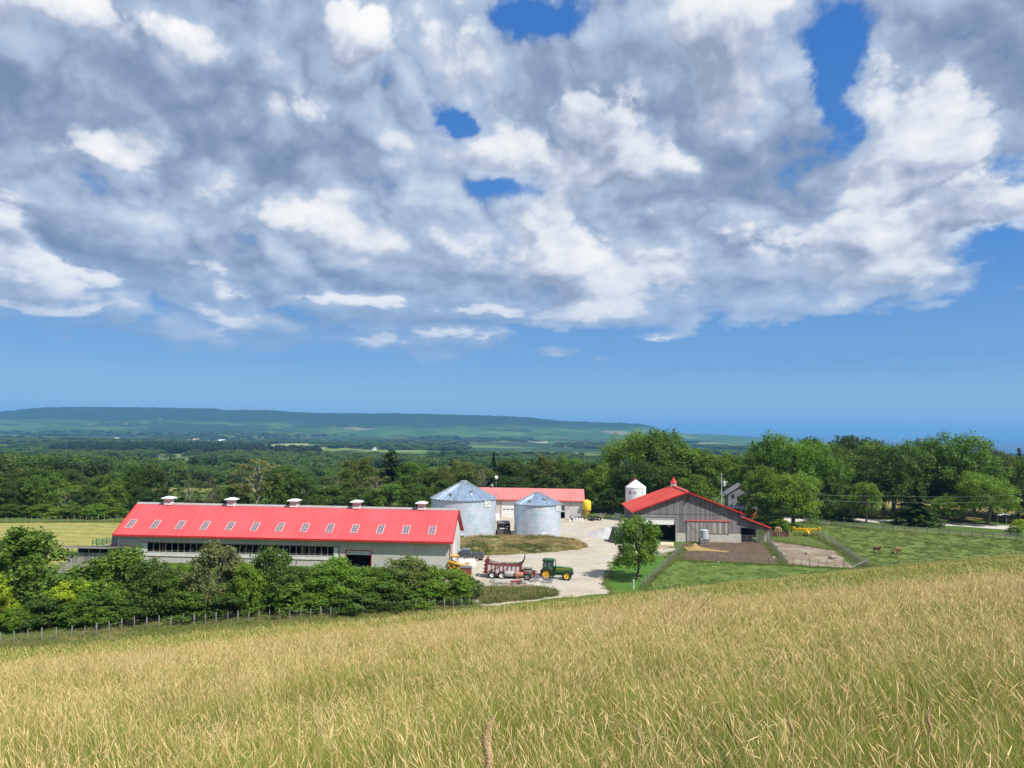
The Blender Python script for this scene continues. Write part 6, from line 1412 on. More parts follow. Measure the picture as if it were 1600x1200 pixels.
# ---- low shed and corral at the left of the long barn
def left_shed():
    p = G(132, 889); t = thing('plank_shed', 'low weathered plank shed with a dark roof left of the long barn', 'shed', (p.x, p.y+1.0, 0), R(-3)); W_ = 3.6
    MB().bb((-W_, 0, .2), (W_, .12, 2.3)).build('wall', PLANKL, t); MB().bb((-W_, 0, -.2), (W_, .16, .19)).build('sill', RAILM, t)
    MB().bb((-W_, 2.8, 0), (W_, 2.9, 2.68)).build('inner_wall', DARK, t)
    for k in range(5): MB().bb((-W_+k*1.75, .02, 2.3), (-W_+k*1.75+.14, .14, 3.02)).build('post', RAILM, t)
    r_ = MB(); r_.prism([(-.6, 3.10), (2.9, 2.72), (2.9, 2.84), (-.6, 3.24)], -W_-.5, W_+.7, 'x'); r_.build('roof', mat('dark_grey_roof', (.10, .085, .08), .8, var=.25), t)
    MB().bb((-W_-.5, -.66, 3.08), (W_+.7, -.61, 3.27)).build('fascia', mat('pale_fascia', (.36, .32, .30), .8), t)
    p = G(118, 898); t = thing('corral_fence', 'pale horizontal plank corral fence below the plank shed', 'fence', (p.x, p.y, 0), R(-2)); f = MB()
    for k in range(4): f.bb((-2.6, -.04, .25+.36*k), (1.7, .0, .48+.36*k))
    f.build('rail', mat('pale_rail', (.40, .36, .32), .85, var=.2), t)
    for x in (-2.5, -.6, .6, 1.65): MB().bb((x-.08, .01, 0), (x+.08, .17, 1.75)).build('post', RAILM, t)
    p = G(163, 866); t = thing('hay_rack_wagon', 'dark green wagon with pale side rails behind the plank shed', 'wagon', (p.x, p.y+1.5, 0), R(10)); m = mat('wagon_green', (.015, .12, .07), .5, var=.15)
    MB().bb((-2.5, -.9, .9), (2.5, .9, 1.1)).build('deck', m, t); f = MB()
    for s in (-.9, .9):
        for k in range(3): f.bar((-2.5, s, 1.3+.45*k), (2.5, s, 1.4+.45*k), .1)
        for x in (-2.4, -.8, .8, 2.4): f.bar((x, s, 1.1), (x, s, 2.4), .1)
    f.build('side_rail', m, t); MB().prism([(-2.2, 1.12), (2.3, 1.12), (2.3, 2.2), (0, 1.5)], -.5, .5, 'y').build('load', mat('pale_load', (.45, .40, .30), .9), t)
    for x in (-1.7, 1.7):
        for s in (-1, 1): wheel(t, (x, s*.85, .42), .42, .22, STEEL, .5)
left_shed()
# ---------------------------------------------------------------- fences: posts are parts, wires or boards one part each
def post_mesh(r, h, square=False, n=7):
    b = MB()
    if square: b.bb((-r, -r, -.2), (r, r, h))
    else: b.tube([(0, 0, -.25), (0, 0, h*.6), (.02, .0, h)], [r*1.05, r, r*.92], n)
    o = b.build('post', POSTM, smooth=not square); me = o.data; bpy.data.objects.remove(o); return me
PM = post_mesh(.065, 1.42); PM2 = post_mesh(.088, 1.52); PMT = post_mesh(.048, 1.42); PMB = post_mesh(.075, 1.45, True)
def fence(name, label, pts, kind='wire', group=None, heights=(.35, .75, 1.1), jit=.06, meshes=(PM, PMT, PM2), cat='fence'):
    """pts: world (x,y) of every post"""
    p0 = Vector((pts[0][0], pts[0][1], zg1(*pts[0])))
    t = thing(name, label, cat, p0, 0, group); W3 = []
    for i, (x, y) in enumerate(pts):
        z = zg1(x, y); o = link('post', meshes[i % len(meshes)] if kind == 'wire' else meshes[0], t); o.location = (x-p0.x, y-p0.y, z-p0.z)
        o.rotation_euler = (rnd.uniform(-jit, jit), rnd.uniform(-jit, jit), rnd.random()*3 if kind == 'wire' else math.atan2(pts[min(i+1, len(pts)-1)][1]-pts[max(i-1, 0)][1], pts[min(i+1, len(pts)-1)][0]-pts[max(i-1, 0)][0])); s = rnd.uniform(.92, 1.08); o.scale = (1, 1, s)
        W3.append(Vector((x-p0.x, y-p0.y, z-p0.z)))
    b = MB()
    for a, c in zip(W3[:-1], W3[1:]):
        for h in heights:
            if kind == 'wire': b.bar(a+Vector((0, 0, h)), c+Vector((0, 0, h+rnd.uniform(-.02, .02))), .012)
            else:
                d = (c-a).normalized(); nrm = Vector((d.y, -d.x, 0))*.10; b.bar(a+nrm+Vector((0, 0, h)), c+nrm+Vector((0, 0, h+rnd.uniform(-.03, .03))), .03, .15)
    b.build('wire' if kind == 'wire' else 'board', WIRE if kind == 'wire' else RAILM, t)
    return t, W3
def along(px, n, z=0.0):
    P = [G(a, b_, z).to_2d() for a, b_ in px]; Ls = [0]
    for a, c in zip(P[:-1], P[1:]): Ls.append(Ls[-1]+(c-a).length)
    out = []
    for k in range(n):
        s = Ls[-1]*k/(n-1)
        for i in range(len(P)-1):
            if s <= Ls[i+1]+1e-6: out.append(tuple(P[i].lerp(P[i+1], (s-Ls[i])/max(1e-6, Ls[i+1]-Ls[i])))); break
    return out
def onslope(px, py):
    d = ray(px, py); t = 40/d.y; lo, hi = 20/d.y, 200/d.y
    for k in range(40):
        m_ = (lo+hi)/2; z = CAMH+d.z*m_
        if z > zg1(d.x*m_, d.y*m_): lo = m_
        else: hi = m_
    return (d.x*lo, d.y*lo)
# hedge fence along the foot of the hay field: the posts seen in the photograph
HP = [(-20, 1012), (1, 1008), (21, 1006), (44, 1004), (65, 1003), (87, 1001), (111, 998), (131, 997), (150, 995), (170, 990), (190, 986), (210, 983), (229, 983), (248, 982), (266, 980), (285, 978), (303, 977), (321, 977), (338, 975), (356, 974), (372, 973), (388, 972), (404, 970), (420, 970), (437, 970), (452, 969), (469, 967), (485, 966), (501, 965), (516, 964), (530, 963), (542, 962), (554, 961), (566, 960), (579, 959), (591, 958), (604, 957), (616, 956), (627, 955), (637, 955), (649, 954), (660, 953), (670, 952), (680, 951), (694, 951), (708, 950), (720, 949), (733, 949)]
fence('hedge_fence', 'long line of weathered posts and wire between the hay field and the hedge', [onslope(a, b_+2) for a, b_ in HP], 'wire', heights=(.3, .55, .8, 1.1), meshes=(PM2, PM, PM, PMT))
fence('paddock_fence', 'close-set post and mesh fence between the lawn and the green paddock', along([(1003, 922), (1030, 896), (1052, 875), (1066, 858)], 26), 'wire', heights=(.2, .4, .6, .8, 1.0, 1.15), meshes=(PM, PM2))
fence('pen_fence', 'low post fence along the near side of the dark dirt pen', along([(1062, 874), (1113, 876), (1142, 878), (1222, 882)], 9), 'wire', heights=(.3, .6, .9, 1.1), meshes=(PM, PM2, PM))
a, c = G(1114, 866), G(1143, 873); o = MB().bar((G(1115, 876).x, G(1115, 876).y-.1, 1.15), (G(1142, 878).x, G(1142, 878).y-.1, .55), .09, .12).build('fence_rail', RAILM); tag(o, 'single slanting wooden rail between two posts of the dark pen', 'rail')
fence('pen_fence', 'post fence dividing the dark pen from the sandy pen', along([(1199, 849), (1212, 864), (1226, 882)], 15), 'wire', heights=(.3, .6, .9, 1.15), meshes=(PM2, PM))
fence('pen_fence', 'near post fence of the sandy pen toward the paddock', along([(1226, 883), (1284, 887), (1300, 888), (1332, 889), (1352, 888)], 11), 'wire', heights=(.3, .6, .9), meshes=(PMT, PM, PMT, PM2))
fence('pen_fence', 'back post fence between the sandy pen and the grass strip', along([(1205, 843), (1227, 847), (1281, 856), (1282, 857)], 9), 'wire', heights=(.35, .7, 1.05), meshes=(PM2, PM, PM))
fence('pasture_fence', 'dense diagonal picket fence between the sandy pen and the cattle pasture', along([(1262, 836), (1283, 841), (1300, 852), (1325, 869), (1356, 888)], 40), 'wire', heights=(.2, .45, .7, .95, 1.15), meshes=(PM, PM2, PM))
o = MB().bar((G(1331, 889).x, G(1331, 889).y, .35), (G(1356, 886).x, G(1356, 886).y, 1.15), .10, .12).build('fence_rail', RAILM); tag(o, 'slanting brace rail at the corner of the sandy pen', 'rail')
fence('board_fence', 'long grey three-board fence along the driveway and pasture', [tuple(G(a, b_).xy) for a, b_ in [(1256, 815), (1260, 818), (1268, 820), (1280, 821), (1288, 821.5), (1297, 822), (1308, 823), (1320, 824), (1334, 825), (1348, 826), (1364, 827), (1380, 828), (1396, 830), (1413, 831), (1431, 832.5), (1449, 833.5), (1466, 834.5), (1483, 836), (1501, 837.5), (1518, 838.5), (1535, 840), (1553, 841.5), (1571, 842.5), (1588, 843.5), (1606, 845), (1624, 846)]], 'board', heights=(.40, .80, 1.20), jit=.02, meshes=(PMB,))
fence('yard_fence', 'dark rail fence left of the small pale gate', [tuple(G(a, b_).xy) for a, b_ in [(930, 810.5), (938, 810.5), (946, 810.5), (954, 810.5)]], 'board', heights=(.4, .8, 1.2), jit=.02, meshes=(PMB,))
fence('yard_fence', 'rail fence between the small pale gate and the grey barn', [tuple(G(a, b_).xy) for a, b_ in [(970, 811), (976, 811), (984, 811)]], 'board', heights=(.4, .8, 1.2), jit=.02, meshes=(PMB,))
fence('field_fence', 'thin post fence on the far edge of the mown hay field', along([(-40, 818), (200, 815.5)], 26), 'wire', heights=(.5, 1.0), meshes=(PMT,))
fence('field_fence', 'low post fence under the trees in front of the dry field', along([(1290, 803), (1400, 806), (1600, 812)], 26), 'wire', heights=(.5, 1.0), meshes=(PM, PMT))
p = G(990, 921); t = thing('marker_post', 'white marker post at the corner where the lawn meets the hay field', 'post', (p.x, p.y, zg1(p.x, p.y))); MB().tube([(0, 0, -.1), (0, 0, 1.25)], [.09, .08], 8).build('shaft', WHITED, t, smooth=True); MB().lathe([(.11, 1.2), (.12, 1.32), (0, 1.36)], 8).build('cap', WHITE, t)
# lamp with a roof at the right
p = G(1576, 824); t = thing('roadside_shelter', 'small bird-table shelter with a pale roof on thin posts by the driveway', 'shelter', (p.x, p.y+1.5, 0)); f = MB(); f.tube([(.5, 0, 0), (.5, 0, 3.0)], .07, 6); f.build('post', POSTM, t); MB().tube([(-1.6, .2, 0), (-1.6, .2, 2.7)], .06, 6).build('post', POSTM, t)
MB().prism([(-1.5, 2.85), (-.2, 3.2), (1.0, 3.05), (.9, 2.85), (-.2, 3.05), (-1.4, 2.72)], -.6, .6, 'y').build('roof', mat('pale_slate', (.50, .52, .54), .5), t)
p = G(1583, 832.5); t = thing('planter_box', 'grey wooden planter at the board fence holding the small shrub', 'planter', (p.x, p.y+.6, 0)); b = MB(); b.bb((-1.2, -.4, 0), (1.2, -.32, .7)); b.bb((-1.2, .32, 0), (1.2, .4, .7)); b.bb((-1.28, -.4, 0), (-1.205, .4, .7)); b.bb((1.205, -.4, 0), (1.28, .4, .7)); b.build('box', RAILM, t); MB().bb((-1.2, -.31, 0), (1.2, .31, .6)).build('soil', mat('soil', (.07, .05, .035), .95), t)
# power lines: run from the utility pole to the right
def lines():
    A = AT(1330, 775, 192); W_ = [(1300, 775.5, 1320, 1620, 775), (0, 0, 0, 0, 0)]
    for i, (y0, y1, lab) in enumerate(((774, 772.5, 'upper overhead power line crossing the driveway trees'), (784, 780.5, 'lower overhead power line crossing the driveway trees'))):
        P0 = AT(1127.5, 756+i*6, 186); P1 = AT(1395, y0+1, 181); P2 = AT(1640, y1-2, 170); pts = []
        for k in range(25):
            f = k/24
            p = P0.lerp(P1, f*2) if f < .5 else P1.lerp(P2, f*2-1); sag = -1.0*math.sin(min(1, f*2)*math.pi) if f < .5 else -.5*math.sin((f*2-1)*math.pi)
            pts.append(p+Vector((0, 0, sag)))
        o = MB().tube(pts, .022, 5).build('power_line', mat('cable_grey', (.30, .31, .32), .6)); tag(o, lab, 'power line', 'power lines')
lines()
# ---------------------------------------------------------------- cattle: one continuous skinned body each
def cow(name, label, px, py, rz, grazing):
    p = G(px, py); t = thing(name, label, 'cow', (p.x, p.y, zg1(p.x, p.y)), rz, 'cattle in the pasture')
    V = []; E = []; Rr = []
    def add(pt, r, parent=None):
        V.append(pt); Rr.append(r); i = len(V)-1
        if parent is not None: E.append((parent, i))
        return i
    pel = add((-.62, 0, 1.05), (.27, .29)); mid = add((-.1, 0, .98), (.34, .36), pel); ch = add((.45, 0, 1.0), (.29, .34), mid); sh = add((.66, 0, 1.1), (.20, .26), ch)
    if grazing: n1_ = add((.95, 0, .95), (.14, .17), sh); n2_ = add((1.18, 0, .62), (.12, .14), n1_); hd = add((1.30, 0, .36), (.13, .13), n2_); mz = add((1.38, 0, .14), (.085, .085), hd)
    else: n1_ = add((.92, 0, 1.25), (.14, .18), sh); n2_ = add((1.12, .02, 1.42), (.12, .14), n1_); hd = add((1.30, .03, 1.42), (.13, .13), n2_); mz = add((1.55, .04, 1.28), (.085, .085), hd)
    for s in (-1, 1):
        e = add(V[hd] if False else (V[hd][0]-.04, V[hd][1]+s*.14, V[hd][2]+.07), (.035, .05), hd); add((V[hd][0]-.06, V[hd][1]+s*.27, V[hd][2]+.06), (.02, .045), e)
        a = add((.50, s*.19, .78), (.12, .12), ch); b_ = add((.52, s*.20, .46), (.065, .065), a); c_ = add((.50, s*.20, .12), (.045, .045), b_); add((.53, s*.20, .02), (.06, .06), c_)
        a = add((-.66, s*.19, .80), (.15, .15), pel); b_ = add((-.58, s*.20, .56), (.10, .10), a); h_ = add((-.74, s*.20, .42), (.06, .06), b_); c_ = add((-.70, s*.20, .10), (.045, .045), h_); add((-.66, s*.20, .02), (.06, .06), c_)
    ta = add((-.90, 0, 1.15), (.05, .05), pel); tb_ = add((-.97, 0, .8), (.025, .025), ta); add((-.98, .02, .5), (.04, .04), tb_)
    me = bpy.data.meshes.new('body'); me.from_pydata(V, E, []); o = link('body', me, t)
    sk = o.modifiers.new('skin', 'SKIN'); sk.use_smooth_shade = True
    for i, r in enumerate(Rr): me.skin_vertices[0].data[i].radius = r
    me.skin_vertices[0].data[0].use_root = True
    o.modifiers.new('sub', 'SUBSURF').levels = 1; o.modifiers['sub'].render_levels = 1
    m, nt, b = newmat('cow_hide'); tc = nt.new('ShaderNodeTexCoord').outputs['Object']; n = nt.noise(tc, 1.6, 4, .6)
    nt.l.new(nt.ramp(n, [(.35, (.10, .04, .018)), (.52, (.26, .12, .055)), (.68, (.50, .36, .24))]), b.inputs['Base Color']); b.inputs['Roughness'].default_value = .8
    sk_m = m; bpy.context.view_layer.update(); ev = o.evaluated_get(bpy.context.evaluated_depsgraph_get()); m2 = bpy.data.meshes.new_from_object(ev); o.modifiers.clear(); o.data = m2; m2.name = 'body'; m2.materials.clear(); m2.materials.append(sk_m)
    h = V[hd]
    for s in (-1, 1): MB().lathe([(.028, 0), (.02, .08), (0, .14)], 8, (h[0]-.05, h[1]+s*.10, h[2]+.10)).build('horn', mat('horn', (.45, .38, .28), .6), t); MB().lathe([(0, -.022), (.022, 0), (0, .022)], 8, (h[0]+.07, h[1]+s*.115, h[2]+.04)).build('eye', BLACK, t, smooth=True)
cow('cow', 'left brown cow, head up and facing the viewer', 1370, 864.5, R(-75), False); cow('cow', 'right dark brown cow grazing with its head down', 1403, 865.5, R(-140), True)
for i, (px, py, s, lab) in enumerate([(1300, 873, .7, 'pale round boulder against the diagonal fence of the sandy pen'), (1209, 872, .25, 'small white stone beside the fence between the two pens'), (1122, 879, .25, 'flat pale stone below the near fence of the dark pen'), (1262, 866, .45, 'pale slab lying in the middle of the sandy pen')]): rock(px, py, s, lab, m=STONE if i == 1 else mat('dull_stone', (.30, .26, .20), .9, var=.25, scale=4, bump=.5), seed=20+i, group=None)
# far farmsteads in the valley
for i, (px, py, Y, w, h) in enumerate([(55, 690, 3600, 26, 9), (38, 692.5, 3400, 16, 7), (62, 692, 3300, 12, 7), (182, 690, 3500, 22, 12), (306, 689, 3700, 30, 7), (346, 691.5, 3500, 34, 6), (424, 690.5, 3600, 20, 9), (196, 671, 6100, 30, 6), (250, 657, 6700, 22, 7), (585, 705, 2100, 18, 6), (1094, 712, 2400, 12, 8)]):
    p = AT(px, py, Y); z = zg1(p.x, Y); t = thing('farmstead', ['white farmstead far left in the valley', 'smaller white shed left of the far left farmstead', 'grey barn right of the far left farmstead', 'white farmhouse in the valley left of the pale stubble field', 'white shed at the left end of the pale stubble field', 'long white barn at the right end of the pale stubble field', 'pale blue-roofed farm right of the pale stubble field', 'pale farm high on the slope below the escarpment', 'white house just under the escarpment edge', 'white farm buildings in the woods behind the long barn', 'white house glimpsed right of the big trees'][i], 'farm building', (p.x, Y, z-1), R(10*i), 'far farm buildings in the valley')
    MB().bb((-w/2, -w*.25, -4), (w/2, w*.25, h)).build('wall', WHITE, t); MB().prism([(-w*.28, h-.2), (w*.28, h-.2), (0, h+w*.16)], -w/2-.5, w/2+.5, 'x').build('roof', mat('far_roof_%d' % (i % 3), [(.45, .45, .45), (.40, .18, .15), (.62, .64, .66)][i % 3], .6), t)
# ---------------------------------------------------------------- grass
def grass_mat(name, ga, gb, sa, sb, straw=.5, scl=.10, clump_=True):
    """green (ga,gb) and straw (sa,sb) blades; large patches shift the share of straw"""
    m, nt, b = newmat(name); P = wpos(nt)
    tone = nt.new('ShaderNodeAttribute', attribute_name='tone').outputs['Fac']; hgt = nt.new('ShaderNodeAttribute', attribute_name='hgt').outputs['Fac']; kind = nt.new('ShaderNodeAttribute', attribute_name='straw').outputs['Fac']
    big = nt.noise(P, scl, 4, .6); sml = nt.noise(P, scl*7, 3, .55)
    g = nt.mix(tone, ga, gb); s = nt.mix(tone, sa, sb)
    sh = nt.math('MULTIPLY_ADD', nt.math('SUBTRACT', big, .5), 4.2, straw); sh = nt.math('MULTIPLY_ADD', nt.math('SUBTRACT', sml, .5), 1.1, sh)
    sp = nt.new('ShaderNodeSeparateXYZ'); nt.l.new(P, sp.inputs[0])
    sh = nt.math('ADD', sh, nt.math('MAXIMUM', nt.math('MINIMUM', nt.math('MULTIPLY', sp.outputs[0], .009), .10), -.20)) if clump_ else sh
    dry = nt.math('MULTIPLY_ADD', nt.math('SUBTRACT', hgt, .55), .40, nt.math('ADD', sh, nt.math('MULTIPLY', nt.math('SUBTRACT', tone, .5), .9)))
    f = nt.math('MAXIMUM', kind, nt.sstep(dry, .30, .75))
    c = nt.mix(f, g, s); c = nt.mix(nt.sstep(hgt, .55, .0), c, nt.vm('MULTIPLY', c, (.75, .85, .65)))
    nt.l.new(c, b.inputs['Base Color']); b.inputs['Roughness'].default_value = .6; b.inputs['Specular IOR Level'].default_value = .22
    tr = nt.new('ShaderNodeBsdfTranslucent'); nt.l.new(c, tr.inputs[0]); mx = nt.new('ShaderNodeMixShader'); mx.inputs[0].default_value = .30
    nt.l.new(b.outputs[0], mx.inputs[1]); nt.l.new(tr.outputs[0], mx.inputs[2]); nt.l.new(mx.outputs[0], m.node_tree.nodes['Material Output'].inputs['Surface'])
    return m
def tuft(seed, n, rad, h, w, m, nstem=0, head=.07, headr=.006, curl=.35, dead=.25, wind=(-.10, -.02)):
    rs = np.random.RandomState(seed); V = []; F = []; tone = []; hg = []; kd = []
    def strip(p0, d, H, W_, bend, k, tn, segs=4):
        b = len(V); side = np.array([-d[1], d[0], 0.]); side = side*math.cos(k)+np.array([d[0], d[1], 0])*math.sin(k)
        dead_ = 1.0 if rs.rand() < dead else 0.0
        for i in range(segs+1):
            f = i/segs; o = bend*f**2*H; z = H*(f-.28*bend*f*f)
            c = p0+np.array([d[0]*o+wind[0]*f*f*H, d[1]*o+wind[1]*f*f*H, z]); ww = W_*(1-f)**.7*(.5) if i < segs else 0
            V.append(c-side*ww); V.append(c+side*ww); tone.extend([tn]*2); hg.extend([f]*2); kd.extend([dead_]*2)
        for i in range(segs): F.append((b+2*i, b+2*i+1, b+2*i+3, b+2*i+2))
    for i in range(n):
        a = rs.rand()*6.283; r = rad*math.sqrt(rs.rand()); p0 = np.array([math.cos(a)*r, math.sin(a)*r, -.03]); q = rs.rand()*6.283
        strip(p0, np.array([math.cos(q), math.sin(q)]), h*(.45+.65*rs.rand()), w*(.6+.8*rs.rand()), curl*(.3+1.4*rs.rand()), rs.rand()*1.2-.6, rs.rand())
    for i in range(nstem):
        a = rs.rand()*6.283; r = rad*math.sqrt(rs.rand()); p0 = np.array([math.cos(a)*r, math.sin(a)*r, -.03]); q = rs.rand()*6.283; d = np.array([math.cos(q), math.sin(q), 0]); H = h*(.95+.45*rs.rand()); bend = .10+.28*rs.rand(); tn = rs.rand(); b = len(V); side = np.array([-d[1], d[0], 0])
        pts = []
        for j in range(5):
            f = j/4; pts.append(p0+d*bend*f*f*H+np.array([wind[0]*f*f*H*1.3, wind[1]*f*f*H, H*(f-.1*bend*f*f)]))
        for j, c in enumerate(pts): ww = w*.26; V.extend([c-side*ww, c+side*ww]); tone.extend([tn]*2); hg.extend([.8]*2); kd.extend([.9]*2)
        for j in range(4): F.append((b+2*j, b+2*j+1, b+2*j+3, b+2*j+2))
        ax = unit((pts[-1]-pts[-2])+d*.02+np.array([0, 0, -.02])*(rs.rand()*2)); e1 = unit(np.cross(ax, [0, 0, 1.])+1e-6); e2 = np.cross(ax, e1); hl = head*(.7+.7*rs.rand()); b = len(V); prof = [(.15, 0), (.8, .18), (1.0, .45), (.75, .75), (.12, 1.0)]
        for rr_, f in prof:
            for k in range(4):
                a2 = k*1.571; V.append(pts[-1]+ax*hl*f+(e1*math.cos(a2)+e2*math.sin(a2))*headr*rr_*(1+.4*(rs.rand()-.5))); tone.append(tn); hg.append(1.); kd.append(1.)
        for j in range(4):
            for k in range(4): F.append((b+4*j+k, b+4*j+(k+1) % 4, b+4*j+4+(k+1) % 4, b+4*j+4+k))
    return bpy.data.objects.new('tuft', npmesh('tuft', np.array(V), np.array(F), [m], {'tone': tone, 'hgt': hg, 'straw': kd}))
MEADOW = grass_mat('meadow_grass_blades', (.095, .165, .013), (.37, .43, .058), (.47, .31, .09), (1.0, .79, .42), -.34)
def ring(n, r0, r1, tmin, tmax, seed, pw=1.0, ok=None):
    rs = np.random.RandomState(seed); a = np.arctan(tmin)+(np.arctan(tmax)-np.arctan(tmin))*rs.rand(n); r = np.sqrt(r0**2+(r1**2-r0**2)*rs.rand(n)); x = np.sin(a)*r; y = np.cos(a)*r
    if ok is not None: k = ok(x, y); x, y = x[k], y[k]
    return x, y, rs
def lay(name, x, y, rs, sources, hscale, wscale, label, lean=.0, zoff=0.0):
    k = len(x); h = hscale*(.75+.5*rs.rand(k)); w = wscale*(.8+.4*rs.rand(k)); h = h*(.55+.55*fbm(x*.22+4, y*.22, 3)+.55*(vnoise(x*1.1, y*1.1)-.15))
    return scatter(name, np.stack([x, y, zg(x, y)+zoff], 1), np.stack([rs.randn(k)*.22, rs.randn(k)*.22-lean, (rs.rand(k)-.5)*1.6], 1), np.stack([w, w, h], 1), rs.randint(0, len(sources), k), sources, label)
infield = lambda x, y: zplane(x, y)+(fbm(x*.4, y*.4, 2)-.5)*.7 > -.12
near_src = [tuft(50+i, 230, .25, .56, .0030, MEADOW, nstem=5, head=.065, headr=.0028, curl=.34, dead=.10, wind=[(-.10, -.02), (.16, -.05), (-.22, .05), (.05, .12), (.26, -.12), (-.05, -.1)][i]) for i in range(6)]
mid_src = [tuft(60+i, 140, .34, .54, .0062, MEADOW, nstem=5, head=.085, headr=.0046, curl=.34, dead=.10, wind=[(-.10, -.02), (.16, -.05), (-.2, .05), (.05, .12), (.22, -.1)][i]) for i in range(5)]
far_src = [tuft(70+i, 70, .60, .50, .026, MEADOW, nstem=2, head=.12, headr=.009, curl=.35, dead=.09) for i in range(4)]
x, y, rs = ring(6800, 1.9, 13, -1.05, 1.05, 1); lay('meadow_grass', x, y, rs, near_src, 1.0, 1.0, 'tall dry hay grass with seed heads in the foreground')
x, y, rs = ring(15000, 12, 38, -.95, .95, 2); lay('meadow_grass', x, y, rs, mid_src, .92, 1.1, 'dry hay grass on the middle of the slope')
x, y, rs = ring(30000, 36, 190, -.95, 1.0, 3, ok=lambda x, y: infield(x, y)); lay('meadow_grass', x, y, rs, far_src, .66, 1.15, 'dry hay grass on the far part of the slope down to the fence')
# darker green blades of a coarse clump near the viewer
COARSE = grass_mat('coarse_green_blades', (.030, .065, .018), (.070, .11, .035), (.20, .16, .07), (.28, .22, .10), -.5, clump_=False)
crs = [tuft(80+i, 46, .16, .85, .013, COARSE, nstem=0, curl=.55, dead=.1) for i in range(3)]
P = np.array([[1.55, 4.9], [1.75, 5.15], [1.40, 5.3], [1.3, 4.6], [1.62, 4.5], [3.9, 6.2], [3.6, 6.6], [4.3, 5.9], [-2.5, 9], [-2.2, 9.3], [.9, 22], [1.4, 22.5]]); rs = np.random.RandomState(9)
lay('coarse_grass', P[:, 0], P[:, 1], rs, crs, 1.0, 1.0, 'dark green coarse grass clumps standing in the hay grass')
# a stand of tall pale stalks
STALK = grass_mat('pale_stalk_blades', (.30, .28, .09), (.45, .38, .14), (.60, .46, .22), (.85, .70, .42), .9, clump_=False)
ssrc = [tuft(84+i, 14, .30, .80, .005, STALK, nstem=42, head=.12, headr=.0055, dead=.9, wind=(.06, 0)) for i in range(2)]
rs = np.random.RandomState(14); P = []
for px, py, n, sp in ((1078, 1010, 16, .55), (1050, 1000, 7, .5), (1560, 985, 14, .8), (1590, 1040, 12, .6), (930, 1040, 5, .7), (250, 1080, 8, 1.2), (500, 1060, 6, 1.2), (1320, 935, 7, 1.5), (700, 1010, 6, 1.6), (1480, 1010, 8, .8)):
    x0, y0 = onslope(px, py); P += [(x0+rs.randn()*sp*.6, y0+rs.randn()*sp) for k in range(n)]
P = np.array(P); lay('pale_stalks', P[:, 0], P[:, 1], rs, ssrc, .80, 1.0, 'stands of tall pale grass stalks rising above the hay grass')
# single seed heads close to the lens
def seed_stem(px, py, D, hl, hr, bot, label, tone=(.62, .46, .25), lean=.05):
    tip = AT(px, py, D); z0 = zg1(tip.x, D); t = thing('grass_stem', label, 'grass stem', (tip.x-lean*2, D, z0), 0, 'tall grass stems close to the viewer'); H = tip.z-z0
    dirn = Vector((lean*3, 0, 1)).normalized(); top = Vector((lean*2, 0, H)); base_h = top-dirn*hl
    MB().tube([(0, 0, -.05), (lean*.6, 0, (H-hl)*.5), tuple(base_h)], [.003, .0026, .002], 6).build('stalk', mat('stalk_straw', (.42, .36, .14), .7, var=.2), t, smooth=True)
    rs = np.random.RandomState(int(px)); n = 4200; f = rs.rand(n); rr_ = hr*np.sin(np.clip(f*.92+.08, 0, 1)*math.pi)**.55; a = rs.rand(n)*6.283
    C = np.array(base_h)[None]+np.array(dirn)[None]*(f*hl)[:, None]+np.stack([np.cos(a)*rr_, np.sin(a)*rr_, 0*a], 1); C[:, 0] += .006*np.sin(f*7)
    N = unit(np.stack([np.cos(a), np.sin(a), .7+0*a], 1)+rs.randn(n, 3)*.35); V, F = leaf_quads(C, N, hr*.42, rs, 2.2, .1)
    m = MATS.get('seed_head') or grass_mat('seed_head', tone, tone, [x*.8 for x in tone], [min(1, x*1.25) for x in tone], 1.5); MATS['seed_head'] = m
    link('seed_head', npmesh('seed_head', V, F, [m], {'tone': np.repeat(rs.rand(n), 4), 'hgt': np.ones(4*n), 'straw': np.ones(4*n)}), t)
seed_stem(767, 1119, 1.75, .14, .0085, 0, 'large fuzzy tan seed head rising from the bottom edge in the middle', lean=.03)
seed_stem(1452, 1107, 3.0, .10, .006, 0, 'brown upright seed head near the bottom right', lean=.01); seed_stem(1233, 1110, 3.0, .10, .006, 0, 'tan seed head leaning left in the lower right', lean=-.03); seed_stem(1000, 1130, 2.7, .08, .005, 0, 'thin pale seed head left of the coarse green clump', lean=.02)
# ---- weedy banks
WEED = grass_mat('weed_blades', (.065, .12, .024), (.13, .19, .042), (.36, .26, .11), (.50, .39, .18), -.32, .25, False)
wsrc = [tuft(90+i, 60, .45, .55, .035, WEED, nstem=1, head=.12, headr=.02, curl=.5, dead=.15) for i in range(3)]
DRYW = grass_mat('dry_bank_blades', (.12, .15, .032), (.21, .22, .06), (.46, .33, .15), (.60, .47, .24), .34, .25, False)
dsrc = [tuft(95+i, 60, .5, .45, .035, DRYW, nstem=2, head=.12, headr=.02, dead=.4) for i in range(3)]
BANK = gpoly([(704, 868), (706, 848), (740, 845), (800, 842), (880, 845), (905, 849), (921, 853.5), (905, 859), (860, 863), (800, 867), (735, 869)], 0)
WEEDP = gpoly([(745, 932), (752, 921), (772, 918), (800, 919), (850, 919), (872, 924), (870, 931), (835, 937), (790, 941), (758, 944)], 0)
def inside_pts(poly, n, seed):
    rs = np.random.RandomState(seed); a = np.array(poly); x = a[:, 0].min()+(a[:, 0].max()-a[:, 0].min())*rs.rand(n); y = a[:, 1].min()+(a[:, 1].max()-a[:, 1].min())*rs.rand(n); k = inpoly(x, y, poly); return x[k], y[k], rs
